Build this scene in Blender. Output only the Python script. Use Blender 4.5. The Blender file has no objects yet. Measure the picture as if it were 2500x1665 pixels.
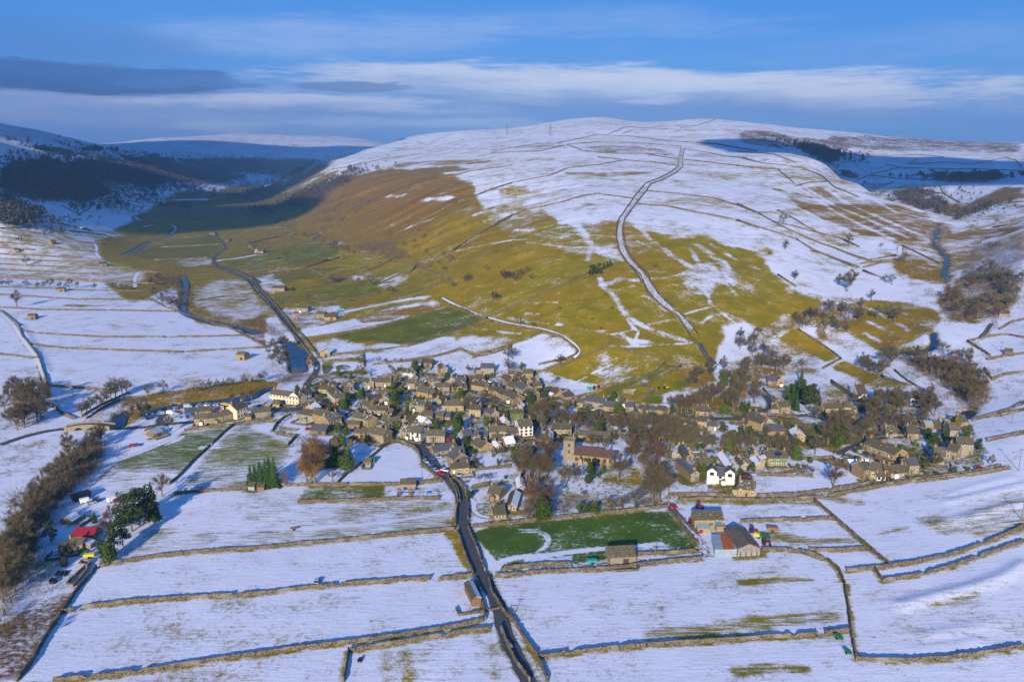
import bpy, math, random
import numpy as np
from mathutils import Vector
random.seed(7); RNG = np.random.RandomState(7)
S = bpy.context.scene
COL = S.collection
R = math.radians
# ------------------------------------------------------------------ camera, light, exposure
CAMH, PITCH, FPX = 150.0, R(12.8), 1944.4
cam_d = bpy.data.cameras.new('camera'); cam = bpy.data.objects.new('camera', cam_d); COL.objects.link(cam)
cam.location = (0, 0, CAMH); cam.rotation_euler = (R(90) - PITCH, 0, 0)
cam_d.sensor_width = 36; cam_d.lens = 28; cam_d.clip_start = 1; cam_d.clip_end = 60000
S.camera = cam
S.view_settings.view_transform = 'Standard'; S.view_settings.look = 'None'
S.view_settings.gamma = 1; S.view_settings.use_curve_mapping = False
S.view_settings.exposure = 0.55
S.cycles.max_bounces = 5; S.cycles.diffuse_bounces = 2; S.cycles.glossy_bounces = 2
S.cycles.transparent_max_bounces = 6; S.cycles.volume_bounces = 0; S.cycles.transmission_bounces = 2
S.cycles.caustics_reflective = False; S.cycles.caustics_refractive = False
SUN_EL, SUN_AZ = R(19.5), R(180 + 14)      # compass-like azimuth from +Y, clockwise; where the sun stands
sd = Vector((math.sin(SUN_AZ) * math.cos(SUN_EL), math.cos(SUN_AZ) * math.cos(SUN_EL), math.sin(SUN_EL)))
sun_d = bpy.data.lights.new('sun', 'SUN'); sun = bpy.data.objects.new('sun', sun_d); COL.objects.link(sun)
sun_d.energy = 5.0; sun_d.angle = R(0.5); sun_d.color = (1.0, 0.86, 0.68)
sun.location = (0, -100, 400); sun.rotation_euler = sd.to_track_quat('Z', 'Y').to_euler()

# ------------------------------------------------------------------ photograph pixels (2500 wide) and crop frames
FR = {'O': (0, 0, 1)}
for i, x in enumerate((0, 600, 1200)):
    FR['T%d' % (i + 1)] = (x, 250, 650 / 2265); FR['T%d' % (i + 5)] = (x, 650, 650 / 2265); FR['B%d' % (i + 1)] = (x, 1050, 650 / 1657)
FR['T4'] = (1800, 250, 700 / 2355); FR['T8'] = (1800, 650, 700 / 2355); FR['B4'] = (1800, 1050, 700 / 1785)
for i in range(6): FR['V%d' % (i + 1)] = ((450, 750, 1050, 1350, 1650, 1950)[i], 860, 350 / 2355)
for i in range(4): FR['W%d' % (i + 1)] = ((750, 1050, 1350, 1650)[i], 1040, 350 / 2355)
FR['W5'] = (2050, 1000, 450 / 2355); FR['W6'] = (80, 1150, 350 / 1663); FR['W7'] = (250, 960, 350 / 2355); FR['W8'] = (1650, 1210, 350 / 2355)
def px(fr, x, y):
    a = FR[fr]; return (a[0] + x * a[2], a[1] + y * a[2])
def parse(s):
    """'T5 10,20 30,40 T6 0,1' -> list of tuples (px, py, extra...) in photograph pixels"""
    out = []; fr = 'O'
    for w in s.split():
        if w in FR: fr = w; continue
        v = [float(t) for t in w.split(',')]
        p = px(fr, v[0], v[1]); out.append((p[0], p[1], *[t * FR[fr][2] if i == 0 else t for i, t in enumerate(v[2:])]))
    return out
cp, sp = math.cos(PITCH), math.sin(PITCH)
def ray(x, y):
    """azimuth and slope (dz per metre of ground) of a photograph pixel"""
    u = (np.asarray(x, float) - 1250) / FPX; v = (832.5 - np.asarray(y, float)) / FPX
    dx, dy, dz = u, cp + sp * v, -sp + cp * v
    h = np.hypot(dx, dy); return np.arctan2(dx, dy), dz / h
def project(X, Y, Z):
    z = Z - CAMH; f = Y * cp - z * sp; up = Y * sp + z * cp
    return 1250 + FPX * X / f, 832.5 - FPX * up / f

# ------------------------------------------------------------------ terrain heights (thin-plate spline over azimuth and log distance)
CT = []
def cD(x, y, D):
    a, s = ray(x, y); CT.append((float(a), math.log(D), CAMH + D * float(s)))
def cZ(x, y, z):
    a, s = ray(x, y); D = (z - CAMH) / float(s); CT.append((float(a), math.log(D), z))
def cA(adeg, D, z): CT.append((R(adeg), math.log(D), z))
for x, y, z in [(0,1600,0),(400,1600,0),(800,1600,0),(1250,1620,0),(1700,1600,0),(2100,1600,1),(2500,1620,2),
  (0,1400,-2),(300,1350,-1),(700,1350,0),(1250,1350,0),(1700,1350,0),(2100,1350,2),(2500,1350,6),
  (0,1200,-3),(250,1150,-3),(600,1150,0),(1000,1150,0),(1400,1150,0),(1800,1180,1),(2200,1180,4),(2500,1200,10),
  (0,1030,-1),(200,1020,-2),(400,1020,-2),(700,1010,0),(1000,1000,1),(1300,1000,2),(1600,1000,3),(1900,1000,6),(2200,1020,8),(2500,1050,16),
  (0,900,1),(200,900,0),(450,900,-1),(650,900,-2),(740,880,-2),(900,900,3),(1150,900,4),(1400,900,6),(1650,920,9),
  (0,780,2),(300,780,1),(600,780,0),(800,800,3),(950,800,6),(1100,810,10),
  (0,700,4),(200,700,3),(400,700,1),(600,700,2),(800,700,6),(950,700,12),
  (0,620,14),(200,630,8),(400,630,3),(600,630,3),(750,640,7),(300,580,8),(480,580,3),(600,580,4),(720,590,7),
  (400,540,10),(500,540,4),(600,540,5),(560,500,8),(660,500,9),(620,470,12)]: cZ(x, y, z)
for x, y, D in [(0,545,1500),(0,480,1750),(0,430,2000),(0,400,2300),(0,350,3200),(0,308,4200),(100,550,1550),(100,450,2050),(100,400,2600),(100,340,4300),(110,325,4700),
  (200,545,1700),(200,500,2000),(200,450,2400),(200,410,3000),(200,375,4000),(200,348,5500),(300,520,2100),(300,470,2650),(300,420,3300),(300,370,5000),
  (400,500,2700),(400,460,3200),(400,430,3700),(400,400,4500),(400,365,6500),(400,338,8000),(500,470,3700),(500,430,4800),(500,400,5600),(500,335,8500),(560,327,9000),
  (640,445,5200),(640,420,5800),(640,390,6400),(640,360,7500),(640,329,9000),(750,390,6800),(750,360,7800),(780,333,9000),(900,343,9300),
  (720,520,2250),(700,480,2900),(700,455,3200),(740,425,3400),(790,402,3500),(690,440,3400),
  (800,560,1620),(800,520,1850),(800,480,2150),(800,450,2450),(815,428,2750),(840,400,3200),(850,385,3900),(900,368,4600),(950,352,5200),(1000,336,5400),(1060,327,5400),
  (900,610,1230),(900,570,1400),(900,520,1650),(900,470,1950),(900,430,2250),(930,405,2600),(950,380,3600),
  (1000,690,880),(1000,640,1010),(1000,590,1150),(1000,540,1330),(1000,490,1570),(1000,440,1900),(1000,415,2250),(1010,385,2900),(1050,360,4000),
  (1100,750,740),(1100,700,800),(1100,650,890),(1100,600,990),(1100,550,1120),(1100,500,1300),(1100,450,1600),(1100,420,1900),(1100,385,2500),(1100,350,3500),(1130,321,4700),
  (1250,840,600),(1250,780,660),(1250,700,750),(1250,620,860),(1250,550,1010),(1250,500,1170),(1250,450,1420),(1250,410,1750),(1250,370,2300),(1250,340,3300),(1250,317,4700),
  (1400,860,565),(1400,800,610),(1400,700,700),(1400,625,800),(1400,545,950),(1400,490,1100),(1400,450,1300),(1400,410,1550),(1400,380,1850),(1400,350,2400),(1400,320,3500),(1400,291,4700),
  (1470,288,4800),(1560,301,4700),(1550,860,560),(1550,780,620),(1550,700,695),(1550,600,830),(1550,500,1060),(1550,430,1400),(1550,380,1850),(1550,350,2300),(1550,330,3200),
  (1620,301,4500),(1700,292,4400),(1700,860,570),(1700,800,615),(1700,700,705),(1700,600,840),(1700,500,1080),(1700,430,1430),(1700,385,1850),(1700,352,2400),(1700,325,3300),
  (1800,294,4400),(1800,850,600),(1800,780,650),(1800,700,725),(1800,600,865),(1800,500,1120),(1800,430,1480),(1800,380,1950),(1800,350,2600),(1850,320,3500),(1850,301,4500),
  (1900,860,620),(1900,800,660),(1900,720,730),(1900,650,810),(1900,570,940),(1900,500,1130),(1900,430,1480),(1900,375,2000),(1900,345,2900),(1900,309,4500),
  (2000,900,590),(2000,850,640),(2000,780,690),(2000,710,760),(2000,650,850),(2000,590,970),(2000,530,1120),(2000,470,1360),(2000,420,1650),(2015,402,1800),
  (2100,920,580),(2100,870,620),(2100,800,680),(2100,740,740),(2100,680,820),(2100,620,930),(2100,560,1070),(2100,500,1270),(2100,452,1550),
  (2200,850,620),(2200,780,690),(2200,720,770),(2200,650,880),(2200,590,1010),(2200,540,1150),(2200,495,1350),(2250,515,1300),
  (2260,900,575),(2270,820,640),(2290,760,720),(2300,700,800),(2310,640,920),(2310,590,1050),(2310,555,1170),(2320,540,1260),
  (2360,520,1380),(2400,490,1550),(2340,480,1750),(2300,450,2100),(2250,470,1850),(2200,440,2200),(2200,410,2500),(2100,420,2500),(2100,390,3000),(2050,370,3200),(1990,355,3200),
  (2300,410,2600),(2400,430,2300),(2500,455,1900),(2500,420,2500),(2500,390,3100),(2300,380,3300),(2200,360,3900),(2000,335,3900),(2100,326,4700),(2300,343,5000),(2500,351,5200),
  (2500,500,1350),(2500,560,1050),(2440,560,1150),(2400,600,1010),(2500,640,840),(2400,680,830),(2500,740,740),(2400,760,725),(2500,850,625),(2400,850,630),(2500,950,545),(2400,950,545)]: cD(x, y, D)
# ground hidden behind ridges, and beyond the frame
for a, D, z in [(-28,8000,260),(-15,14000,200),(-5,9000,180),(5,8000,250),(15,8000,250),(25,8500,150),(0,14000,100),(15,15000,50),(30,15000,50),(-30,15000,100),
  (-50,100,0),(-50,300,-1),(-50,700,6),(-50,1200,40),(-50,2500,250),(-50,8000,300),(50,100,0),(50,300,6),(50,500,20),(50,900,90),(50,2000,200),(50,6000,220),
  (0,60,0),(-30,60,0),(30,60,0),(-25,130,-1),(25,130,1),(50,15000,50),(-50,15000,100)]: cA(a, D, z)
for x, D, z in [(1943,2600,148),(2023,2200,104),(2023,2600,110),(2100,1850,70),(2100,2150,85),(2180,1650,55),(2246,1500,48)]: a, _ = ray(x, 450); CT.append((float(a), math.log(D), z))
CT = np.array(CT)
AZS, LDS = 2.4, 1.0
def tps_fit(P, z, lam=2e-4):
    n = len(P); d2 = ((P[:, None] - P[None]) ** 2).sum(-1); K = 0.5 * d2 * np.log(d2 + 1e-12) + lam * np.eye(n)
    A = np.zeros((n + 3, n + 3)); A[:n, :n] = K; Q = np.c_[np.ones(n), P]; A[:n, n:] = Q; A[n:, :n] = Q.T
    return np.linalg.solve(A, np.r_[z, 0, 0, 0])
CP = np.c_[CT[:, 0] * AZS, CT[:, 1] * LDS]
TW = tps_fit(CP, CT[:, 2])
def tps_eval(a, l):
    sh = a.shape; q = np.c_[a.ravel() * AZS, l.ravel() * LDS]; out = np.zeros(len(q))
    for i in range(0, len(q), 20000):
        b = q[i:i + 20000]; d2 = (b[:, :1] - CP[None, :, 0]) ** 2 + (b[:, 1:] - CP[None, :, 1]) ** 2
        out[i:i + 20000] = (0.5 * d2 * np.log(d2 + 1e-12)) @ TW[:-3] + TW[-3] + b @ TW[-2:]
    return out.reshape(sh)
AZ = np.r_[np.linspace(R(-52), R(-35), 22)[:-1], np.linspace(R(-35), R(35), 790), np.linspace(R(35), R(52), 22)[1:]]
LD = np.log(np.r_[np.geomspace(60, 190, 16)[:-1], np.geomspace(190, 3000, 760)[:-1], np.geomspace(3000, 16000, 190)])
NA, NL = len(AZ), len(LD)
ca, cl = np.linspace(R(-52), R(52), 260), np.linspace(LD[0], LD[-1], 300)
ZC = tps_eval(*np.meshgrid(ca, cl, indexing='ij'))
def bil(G, xa, xl, ga, gl):
    i = np.clip((xa - ga[0]) / (ga[1] - ga[0]), 0, len(ga) - 1.001); j = np.clip((xl - gl[0]) / (gl[1] - gl[0]), 0, len(gl) - 1.001)
    i0 = i.astype(int); j0 = j.astype(int); fi = i - i0; fj = j - j0
    return G[i0, j0] * (1 - fi) * (1 - fj) + G[i0 + 1, j0] * fi * (1 - fj) + G[i0, j0 + 1] * (1 - fi) * fj + G[i0 + 1, j0 + 1] * fi * fj
AA, LL = np.meshgrid(AZ, LD, indexing='ij')
ZT = bil(ZC, AA, LL, ca, cl)
DD = np.exp(LL); XX = DD * np.sin(AA); YY = DD * np.cos(AA)
_H = {}
def vnoise(x, y, seed=0):
    if seed not in _H: _H[seed] = np.random.RandomState(seed + 11).rand(256, 256)
    T = _H[seed]; xi = np.floor(x).astype(int); yi = np.floor(y).astype(int); fx = x - xi; fy = y - yi
    fx = fx * fx * (3 - 2 * fx); fy = fy * fy * (3 - 2 * fy)
    g = lambda a, b: T[a & 255, b & 255]
    return (g(xi, yi) * (1 - fx) + g(xi + 1, yi) * fx) * (1 - fy) + (g(xi, yi + 1) * (1 - fx) + g(xi + 1, yi + 1) * fx) * fy
def fbm(x, y, o=4, seed=0):
    s = 0; a = 0.5
    for k in range(o): s = s + a * (vnoise(x * 2 ** k + 17.3 * k, y * 2 ** k - 9.1 * k, seed + k) - 0.5) * 2; a *= 0.5
    return s
hill = np.clip((ZT - 18) / 60, 0, 1); far = np.clip((DD - 1200) / 2500, 0, 1)
ZT = ZT + hill * (2.2 * fbm(XX / 90, YY / 90, 4, 1) + 0.5 * fbm(XX / 18, YY / 18, 3, 5)) + far * hill * 14 * fbm(XX / 420, YY / 420, 5, 9)
ZT = ZT + 0.25 * fbm(XX / 25, YY / 25, 3, 14)
# gullies raking down the brown flank, and terraces on the snowy right-hand flank
sv_ = XX * -.34 + YY * .94; tv_ = XX * .94 + YY * .34
fk = np.clip((ZT - 18) / 25, 0, 1) * np.clip((150 - ZT) / 50, 0, 1) * np.clip((DD - 700) / 300, 0, 1) * np.clip((R(6) - AA) / R(5), 0, 1) * np.clip((AA + R(22)) / R(4), 0, 1) * np.clip((3600 - DD) / 600, 0, 1)
ZT = ZT + fk * (9 * fbm(sv_ / 60 + .25 * fbm(XX / 200, YY / 200, 2, 83), tv_ / 900, 3, 81) + 2.2 * fbm(sv_ / 22, tv_ / 300, 2, 87))
rk = np.clip((ZT - 30) / 25, 0, 1) * np.clip((AA - R(12)) / R(6), 0, 1) * np.clip((2600 - DD) / 600, 0, 1)
ZT = ZT + rk * 1.6 * fbm(ZT / 9, YY / 900, 3, 91)
ZTs = ZT.copy()            # before carving
def gi(a, l):
    """fractional grid indices of azimuth / log distance"""
    return np.interp(a, AZ, np.arange(NA)), np.interp(l, LD, np.arange(NL))
def gsamp(G, x, y):
    x = np.asarray(x, float); y = np.asarray(y, float)
    i, j = gi(np.arctan2(x, y), np.log(np.hypot(x, y) + 1e-6)); i = np.clip(i, 0, NA - 1.001); j = np.clip(j, 0, NL - 1.001)
    i0 = i.astype(int); j0 = j.astype(int); fi = i - i0; fj = j - j0
    return G[i0, j0] * (1 - fi) * (1 - fj) + G[i0 + 1, j0] * fi * (1 - fj) + G[i0, j0 + 1] * (1 - fi) * fj + G[i0 + 1, j0 + 1] * fi * fj
def hz(x, y): return gsamp(ZT, x, y)
SL = (ZTs - CAMH) / DD     # slope seen from the camera
def ground(x, y, nth=0):
    """world point of the ground seen at a photograph pixel"""
    a, s = ray(x, y); a = float(a); s = float(s)
    i = float(np.interp(a, AZ, np.arange(NA))); i0 = min(int(i), NA - 2); f = i - i0
    c = SL[i0] * (1 - f) + SL[i0 + 1] * f
    k = np.nonzero((c[1:] >= s) & (c[:-1] < s) & (LD[1:] > math.log(150)))[0]
    if len(k) == 0:
        j = int(np.argmax(c)); D = math.exp(LD[j])
    else:
        j = int(k[0]); t = (s - c[j]) / (c[j + 1] - c[j] + 1e-12); D = math.exp(LD[j] * (1 - t) + LD[j + 1] * t)
    return (D * math.sin(a), D * math.cos(a))
def dens(pts, step=14):
    out = []
    for p, q in zip(pts[:-1], pts[1:]):
        n = max(1, int(math.hypot(q[0] - p[0], q[1] - p[1]) / step))
        for k in range(n): out.append(tuple(p[m] + (q[m] - p[m]) * k / n for m in range(2)))
    out.append(tuple(pts[-1][:2])); return out
def smooth(pts, n=2):
    """Chaikin rounding of a polyline in photograph pixels"""
    for _ in range(n):
        o = [pts[0]]
        for p, q in zip(pts[:-1], pts[1:]):
            o += [(0.75 * p[0] + 0.25 * q[0], 0.75 * p[1] + 0.25 * q[1]), (0.25 * p[0] + 0.75 * q[0], 0.25 * p[1] + 0.75 * q[1])]
        pts = o + [pts[-1]]
    return pts
def gpoly(s, step=14, close=False, sm=0):
    p = parse(s) if isinstance(s, str) else s
    if close: p = p + [p[0]]
    if sm: p = smooth([q[:2] for q in p], sm)
    return np.array([ground(*q) for q in dens(p, step)])

# ------------------------------------------------------------------ ground cover channels painted on the terrain grid
CV = {k: np.zeros((NA, NL)) for k in ('snow', 'lush', 'brown', 'moor', 'soil', 'streak')}
CV['snow'][:] = 0.86; CV['streak'][:] = .3
def blur(M, r):
    if r < 1: return M
    for ax in (0, 1):
        for _ in range(2):
            k = np.ones(2 * r + 1) / (2 * r + 1)
            P = np.pad(M, [(r, r) if a == ax else (0, 0) for a in (0, 1)], mode='edge')
            c = np.cumsum(np.insert(P, 0, 0, axis=ax), axis=ax)
            M = (np.take(c, range(2 * r + 1, c.shape[ax]), axis=ax) - np.take(c, range(0, c.shape[ax] - 2 * r - 1), axis=ax)) / (2 * r + 1)
    return M
def box(W, pad):
    i, j = gi(np.arctan2(W[:, 0], W[:, 1]), np.log(np.hypot(W[:, 0], W[:, 1])))
    return slice(max(0, int(i.min()) - pad), min(NA, int(i.max()) + pad + 2)), slice(max(0, int(j.min()) - pad), min(NL, int(j.max()) + pad + 2))
def pmask(W, X, Y):
    c = np.zeros(X.shape, bool)
    for k in range(len(W) - 1):
        x0, y0 = W[k]; x1, y1 = W[k + 1]
        if y0 == y1: continue
        m = ((y0 > Y) != (y1 > Y)); c ^= m & (X < (x1 - x0) * (Y - y0) / (y1 - y0) + x0)
    return c
def put(b, M, d):
    for k, v in d.items(): CV[k][b] = CV[k][b] * (1 - M) + v * M
def area(s, f=2, amt=1.0, rag=0.0, **d):
    W = gpoly(s, 30, close=True); b = box(W, 3 * f + 2)
    M = blur(pmask(W, XX[b], YY[b]).astype(float), f)
    if rag:
        D = DD[b]; n = fbm(XX[b] / (D * .03), YY[b] / (D * .05), 4, 21); M = np.clip((M + n * rag - 0.5) * 2.2 + 0.5, 0, 1) * (M > 0.01)
    put(b, M * amt, d)
def seg_dist(W, b, side=False):
    X, Y = XX[b], YY[b]; best = np.full(X.shape, 1e9); sg = np.zeros(X.shape)
    for k in range(len(W) - 1):
        p, q = W[k], W[k + 1]; d = q - p; L2 = (d ** 2).sum() + 1e-9
        t = np.clip(((X - p[0]) * d[0] + (Y - p[1]) * d[1]) / L2, 0, 1); ex, ey = X - p[0] - t * d[0], Y - p[1] - t * d[1]
        e = np.hypot(ex, ey); m = e < best; best[m] = e[m]
        if side: sg[m] = (ex * sd.x + ey * sd.y)[m]
    return (best, sg) if side else best
def chunks(W, n=10):
    for k in range(0, len(W) - 1, n): yield W[k:k + n + 1]
def line(s, w, soft=1.0, amt=1.0, sunny=None, sm=0, rag=0, **d):
    Wf = gpoly(s, 12, sm=sm) if isinstance(s, str) else s
    for W in chunks(Wf):
        Dm = np.hypot(*W.mean(0)); pad = int(3 + (w + soft) / (Dm * 0.0014)); b = box(W, min(pad, 60))
        if sunny:
            e, sg = seg_dist(W, b, True); e = np.where(sg > 0, e, e * sunny)
        else: e = seg_dist(W, b)
        M = np.clip((w + soft - e) / max(soft, 1e-3), 0, 1)
        if rag: D = np.maximum(DD[b], 400); M = M * np.clip(.62 + rag * fbm(XX[b] / (D * .012), YY[b] / (D * .02), 3, 33), 0, 1)
        put(b, M * amt, d)
# ------------------------------------------------------------------ node helpers, sky and clouds
class NT:
    def __init__(s, tree): s.t = tree; s.n = tree.nodes; s.l = tree.links
    def new(s, typ, **kw):
        n = s.n.new(typ)
        for k, v in kw.items(): setattr(n, k, v)
        return n
    def setin(s, sock, v):
        if v is None: return
        if isinstance(v, bpy.types.NodeSocket): s.l.new(v, sock)
        elif isinstance(v, (tuple, list)) and sock.type == 'RGBA' and len(v) == 3: sock.default_value = (*v, 1)
        else: sock.default_value = v
    def m(s, op, a, b=None, c=None, clamp=False):
        n = s.new('ShaderNodeMath', operation=op, use_clamp=clamp)
        for i, v in enumerate((a, b, c)): s.setin(n.inputs[i], v)
        return n.outputs[0]
    def mix(s, f, a, b, bt='MIX'):
        n = s.new('ShaderNodeMix', data_type='RGBA', blend_type=bt); s.setin(n.inputs[0], f); s.setin(n.inputs[6], a); s.setin(n.inputs[7], b); return n.outputs[2]
    def sep(s, v): n = s.new('ShaderNodeSeparateXYZ'); s.l.new(v, n.inputs[0]); return n.outputs
    def comb(s, x, y, z): n = s.new('ShaderNodeCombineXYZ'); [s.setin(n.inputs[i], v) for i, v in enumerate((x, y, z))]; return n.outputs[0]
    def noise(s, v, scale=1, detail=3, rough=.5): n = s.new('ShaderNodeTexNoise'); s.setin(n.inputs['Vector'], v); n.inputs['Scale'].default_value = scale; n.inputs['Detail'].default_value = detail; n.inputs['Roughness'].default_value = rough; return n.outputs[0]
    def ramp(s, v, a, b): n = s.new('ShaderNodeMapRange', interpolation_type='SMOOTHSTEP'); s.setin(n.inputs[0], v); s.setin(n.inputs[1], a); s.setin(n.inputs[2], b); return n.outputs[0]
    def mapping(s, v, sc=(1, 1, 1), rot=(0, 0, 0)): n = s.new('ShaderNodeMapping'); s.l.new(v, n.inputs[0]); n.inputs['Scale'].default_value = sc; n.inputs['Rotation'].default_value = rot; return n.outputs[0]
W = bpy.data.worlds.new('World'); S.world = W; W.use_nodes = True; W.node_tree.nodes.clear()
w = NT(W.node_tree)
sky = w.new('ShaderNodeTexSky', sky_type='NISHITA', sun_disc=False, sun_elevation=SUN_EL, sun_rotation=SUN_AZ, altitude=350, air_density=1.0, dust_density=0.4, ozone_density=2.5)
tc = w.new('ShaderNodeTexCoord'); nx, ny, nzz = w.sep(tc.outputs['Generated'])
el = w.m('ARCSINE', nzz); az = w.m('ARCTAN2', nx, ny)
warp = w.noise(w.comb(w.m('MULTIPLY', az, 5), w.m('MULTIPLY', el, 22), 0.0), 1, 4, .6)
fine = w.noise(w.comb(w.m('MULTIPLY', az, 9), w.m('MULTIPLY', el, 90), 3.0), 1, 9, .72)
big = w.noise(w.comb(w.m('MULTIPLY', az, 1.6), w.m('MULTIPLY', el, 9), 7.0), 1, 4, .55)
elw = w.m('ADD', el, w.m('MULTIPLY', w.m('SUBTRACT', warp, .5), .030)); azw = w.m('ADD', az, w.m('MULTIPLY', w.m('SUBTRACT', warp, .5), .22))
def blob(x, y, hx, hy, tilt=0.0):
    """soft elliptical bank of cloud centred at a direction in the sky"""
    a0, s0 = ray(x, y); a0 = float(a0); e0 = math.atan(float(s0)); A = hx / FPX; E = hy / FPX
    u = w.m('DIVIDE', w.m('SUBTRACT', azw, a0), A)
    v = w.m('DIVIDE', w.m('SUBTRACT', w.m('SUBTRACT', elw, e0), w.m('MULTIPLY', w.m('SUBTRACT', azw, a0), tilt)), E)
    r = w.m('ADD', w.m('POWER', w.m('ABSOLUTE', u), 2.6), w.m('MULTIPLY', v, v))
    return w.m('SUBTRACT', 1.0, r), v
def cloud(c, b, lo, hi, bright, dark=None, amt=1.0, nz=2.6):
    d, v = b; d = w.m('ADD', d, w.m('MULTIPLY', w.m('SUBTRACT', fine, .5), nz)); f = w.m('MULTIPLY', w.ramp(d, lo, hi), amt)
    cc = bright if dark is None else w.mix(w.ramp(w.m('ADD', v, w.m('MULTIPLY', w.m('SUBTRACT', fine, .5), 1.5)), -.9, .5), dark, bright)
    return w.mix(f, c, cc)
hs = w.new('ShaderNodeHueSaturation'); w.l.new(sky.outputs[0], hs.inputs['Color']); hs.inputs['Saturation'].default_value = 1.35; hs.inputs['Value'].default_value = 1.0
c = w.mix(1.0, hs.outputs[0], (.62, .90, 1.45), 'MULTIPLY')
c = w.mix(.66, c, (.72, 2.9, 7.9)); c = w.mix(w.m('MULTIPLY', w.ramp(el, .13, .0), .75), c, (1.0, 3.2, 8.4))
WH = (6.6, 7.4, 9.6); GR = (2.0, 3.5, 7.2); DK = (.6, 1.5, 3.9)
# thin veil low over the horizon all round, and broken high streaks
low = w.m('MULTIPLY', w.ramp(el, .16, .0), w.ramp(w.m('ADD', big, w.m('MULTIPLY', fine, .35)), .48, .8)); c = w.mix(w.m('MULTIPLY', low, .5), c, (3.0, 4.4, 7.6))
high = w.m('MULTIPLY', w.ramp(w.m('ADD', big, w.m('MULTIPLY', w.m('SUBTRACT', fine, .5), .9)), .52, .78), .30); c = w.mix(high, c, (3.0, 4.6, 8.2))
for x, y, hx, hy, t, lo, hi, br, dk, am in [
    (300, 280, 760, 75, 0, -.4, 1.3, (4.6, 5.4, 8.6), (3.2, 4.4, 8.2), .8), (820, 90, 460, 50, .03, -.2, 1.5, (4.6, 6.0, 9.6), None, .6), (1500, 60, 500, 40, -.03, -.1, 1.5, (3.6, 5.2, 9.4), None, .45), (150, 100, 380, 50, -.05, -.1, 1.5, (1.2, 2.6, 6.6), None, .6), (2250, 110, 420, 50, .02, -.1, 1.5, (3.2, 5.0, 9.6), None, .4),
    (1080, 300, 380, 16, -.02, -.1, 1.1, (5.2, 6.2, 9.0), None, .8), (560, 308, 160, 14, 0, 0, 1.0, (5.6, 6.6, 9.2), None, .6), (1900, 300, 500, 22, -.02, 0, 1.4, (3.2, 5.0, 9.0), None, .5),
    (850, 262, 500, 28, -.01, -.15, .7, WH, GR, .95), (1560, 228, 880, 60, -.04, -.2, .65, WH, GR, .97), (1250, 200, 420, 36, -.02, -.1, 1.0, WH, GR, .7), (1700, 205, 620, 30, .0, -.1, 1.1, (8.4, 9.0, 10.8), None, .55),
    (1500, 268, 480, 18, -.01, 0, 1.1, (2.0, 3.6, 8.0), None, .6), (1560, 252, 70, 11, 0, 0, 1.2, (8.4, 8.8, 10.4), None, .5),
    (840, 214, 130, 14, 0, -.1, .6, (1.5, 2.6, 5.6), None, .8), (165, 186, 350, 32, -.03, -.1, .55, (.75, 1.9, 5.2), DK, .92), (500, 202, 130, 10, -.03, -.1, .7, (1.1, 2.4, 5.8), None, .75)]:
    c = cloud(c, blob(x, y, hx, hy, t), lo, hi, br, dk, am)
bg = w.new('ShaderNodeBackground'); w.l.new(c, bg.inputs[0]); bg.inputs[1].default_value = 0.064
wo = w.new('ShaderNodeOutputWorld'); w.l.new(bg.outputs[0], wo.inputs[0])

# ------------------------------------------------------------------ materials
def mat(name, col=None, rough=.9, metal=0.0, build=None, spec=.2):
    m = bpy.data.materials.new(name); m.use_nodes = True; t = NT(m.node_tree); b = m.node_tree.nodes['Principled BSDF']
    b.inputs['Roughness'].default_value = rough; b.inputs['Metallic'].default_value = metal; b.inputs['Specular IOR Level'].default_value = spec
    if col: b.inputs['Base Color'].default_value = (*col, 1)
    if build:
        c = build(t, b)
        if c is not None: t.l.new(c, b.inputs['Base Color'])
    return m
def pos(t): return t.new('ShaderNodeNewGeometry').outputs['Position']
def objpos(t): return t.new('ShaderNodeTexCoord').outputs['Object']
def orand(t): return t.new('ShaderNodeObjectInfo').outputs['Random']
def varied(c1, c2, scale=1.5, snow=0, objvar=.0, coords=pos):
    def f(t, b):
        n = t.noise(coords(t), scale, 5, .65); c = t.mix(t.ramp(n, .3, .7), c1, c2)
        if objvar: c = t.mix(1.0, c, t.mix(orand(t), (1 - objvar,) * 3, (1 + objvar, 1 + objvar * .8, 1 + objvar * .6)), 'MULTIPLY')
        if snow:
            s = t.ramp(t.noise(pos(t), .9, 5, .7), 1 - snow - .06, 1 - snow + .06); c = t.mix(s, c, (.64, .67, .76))
        return c
    return f
SNOWC = (.64, .67, .80)
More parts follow.
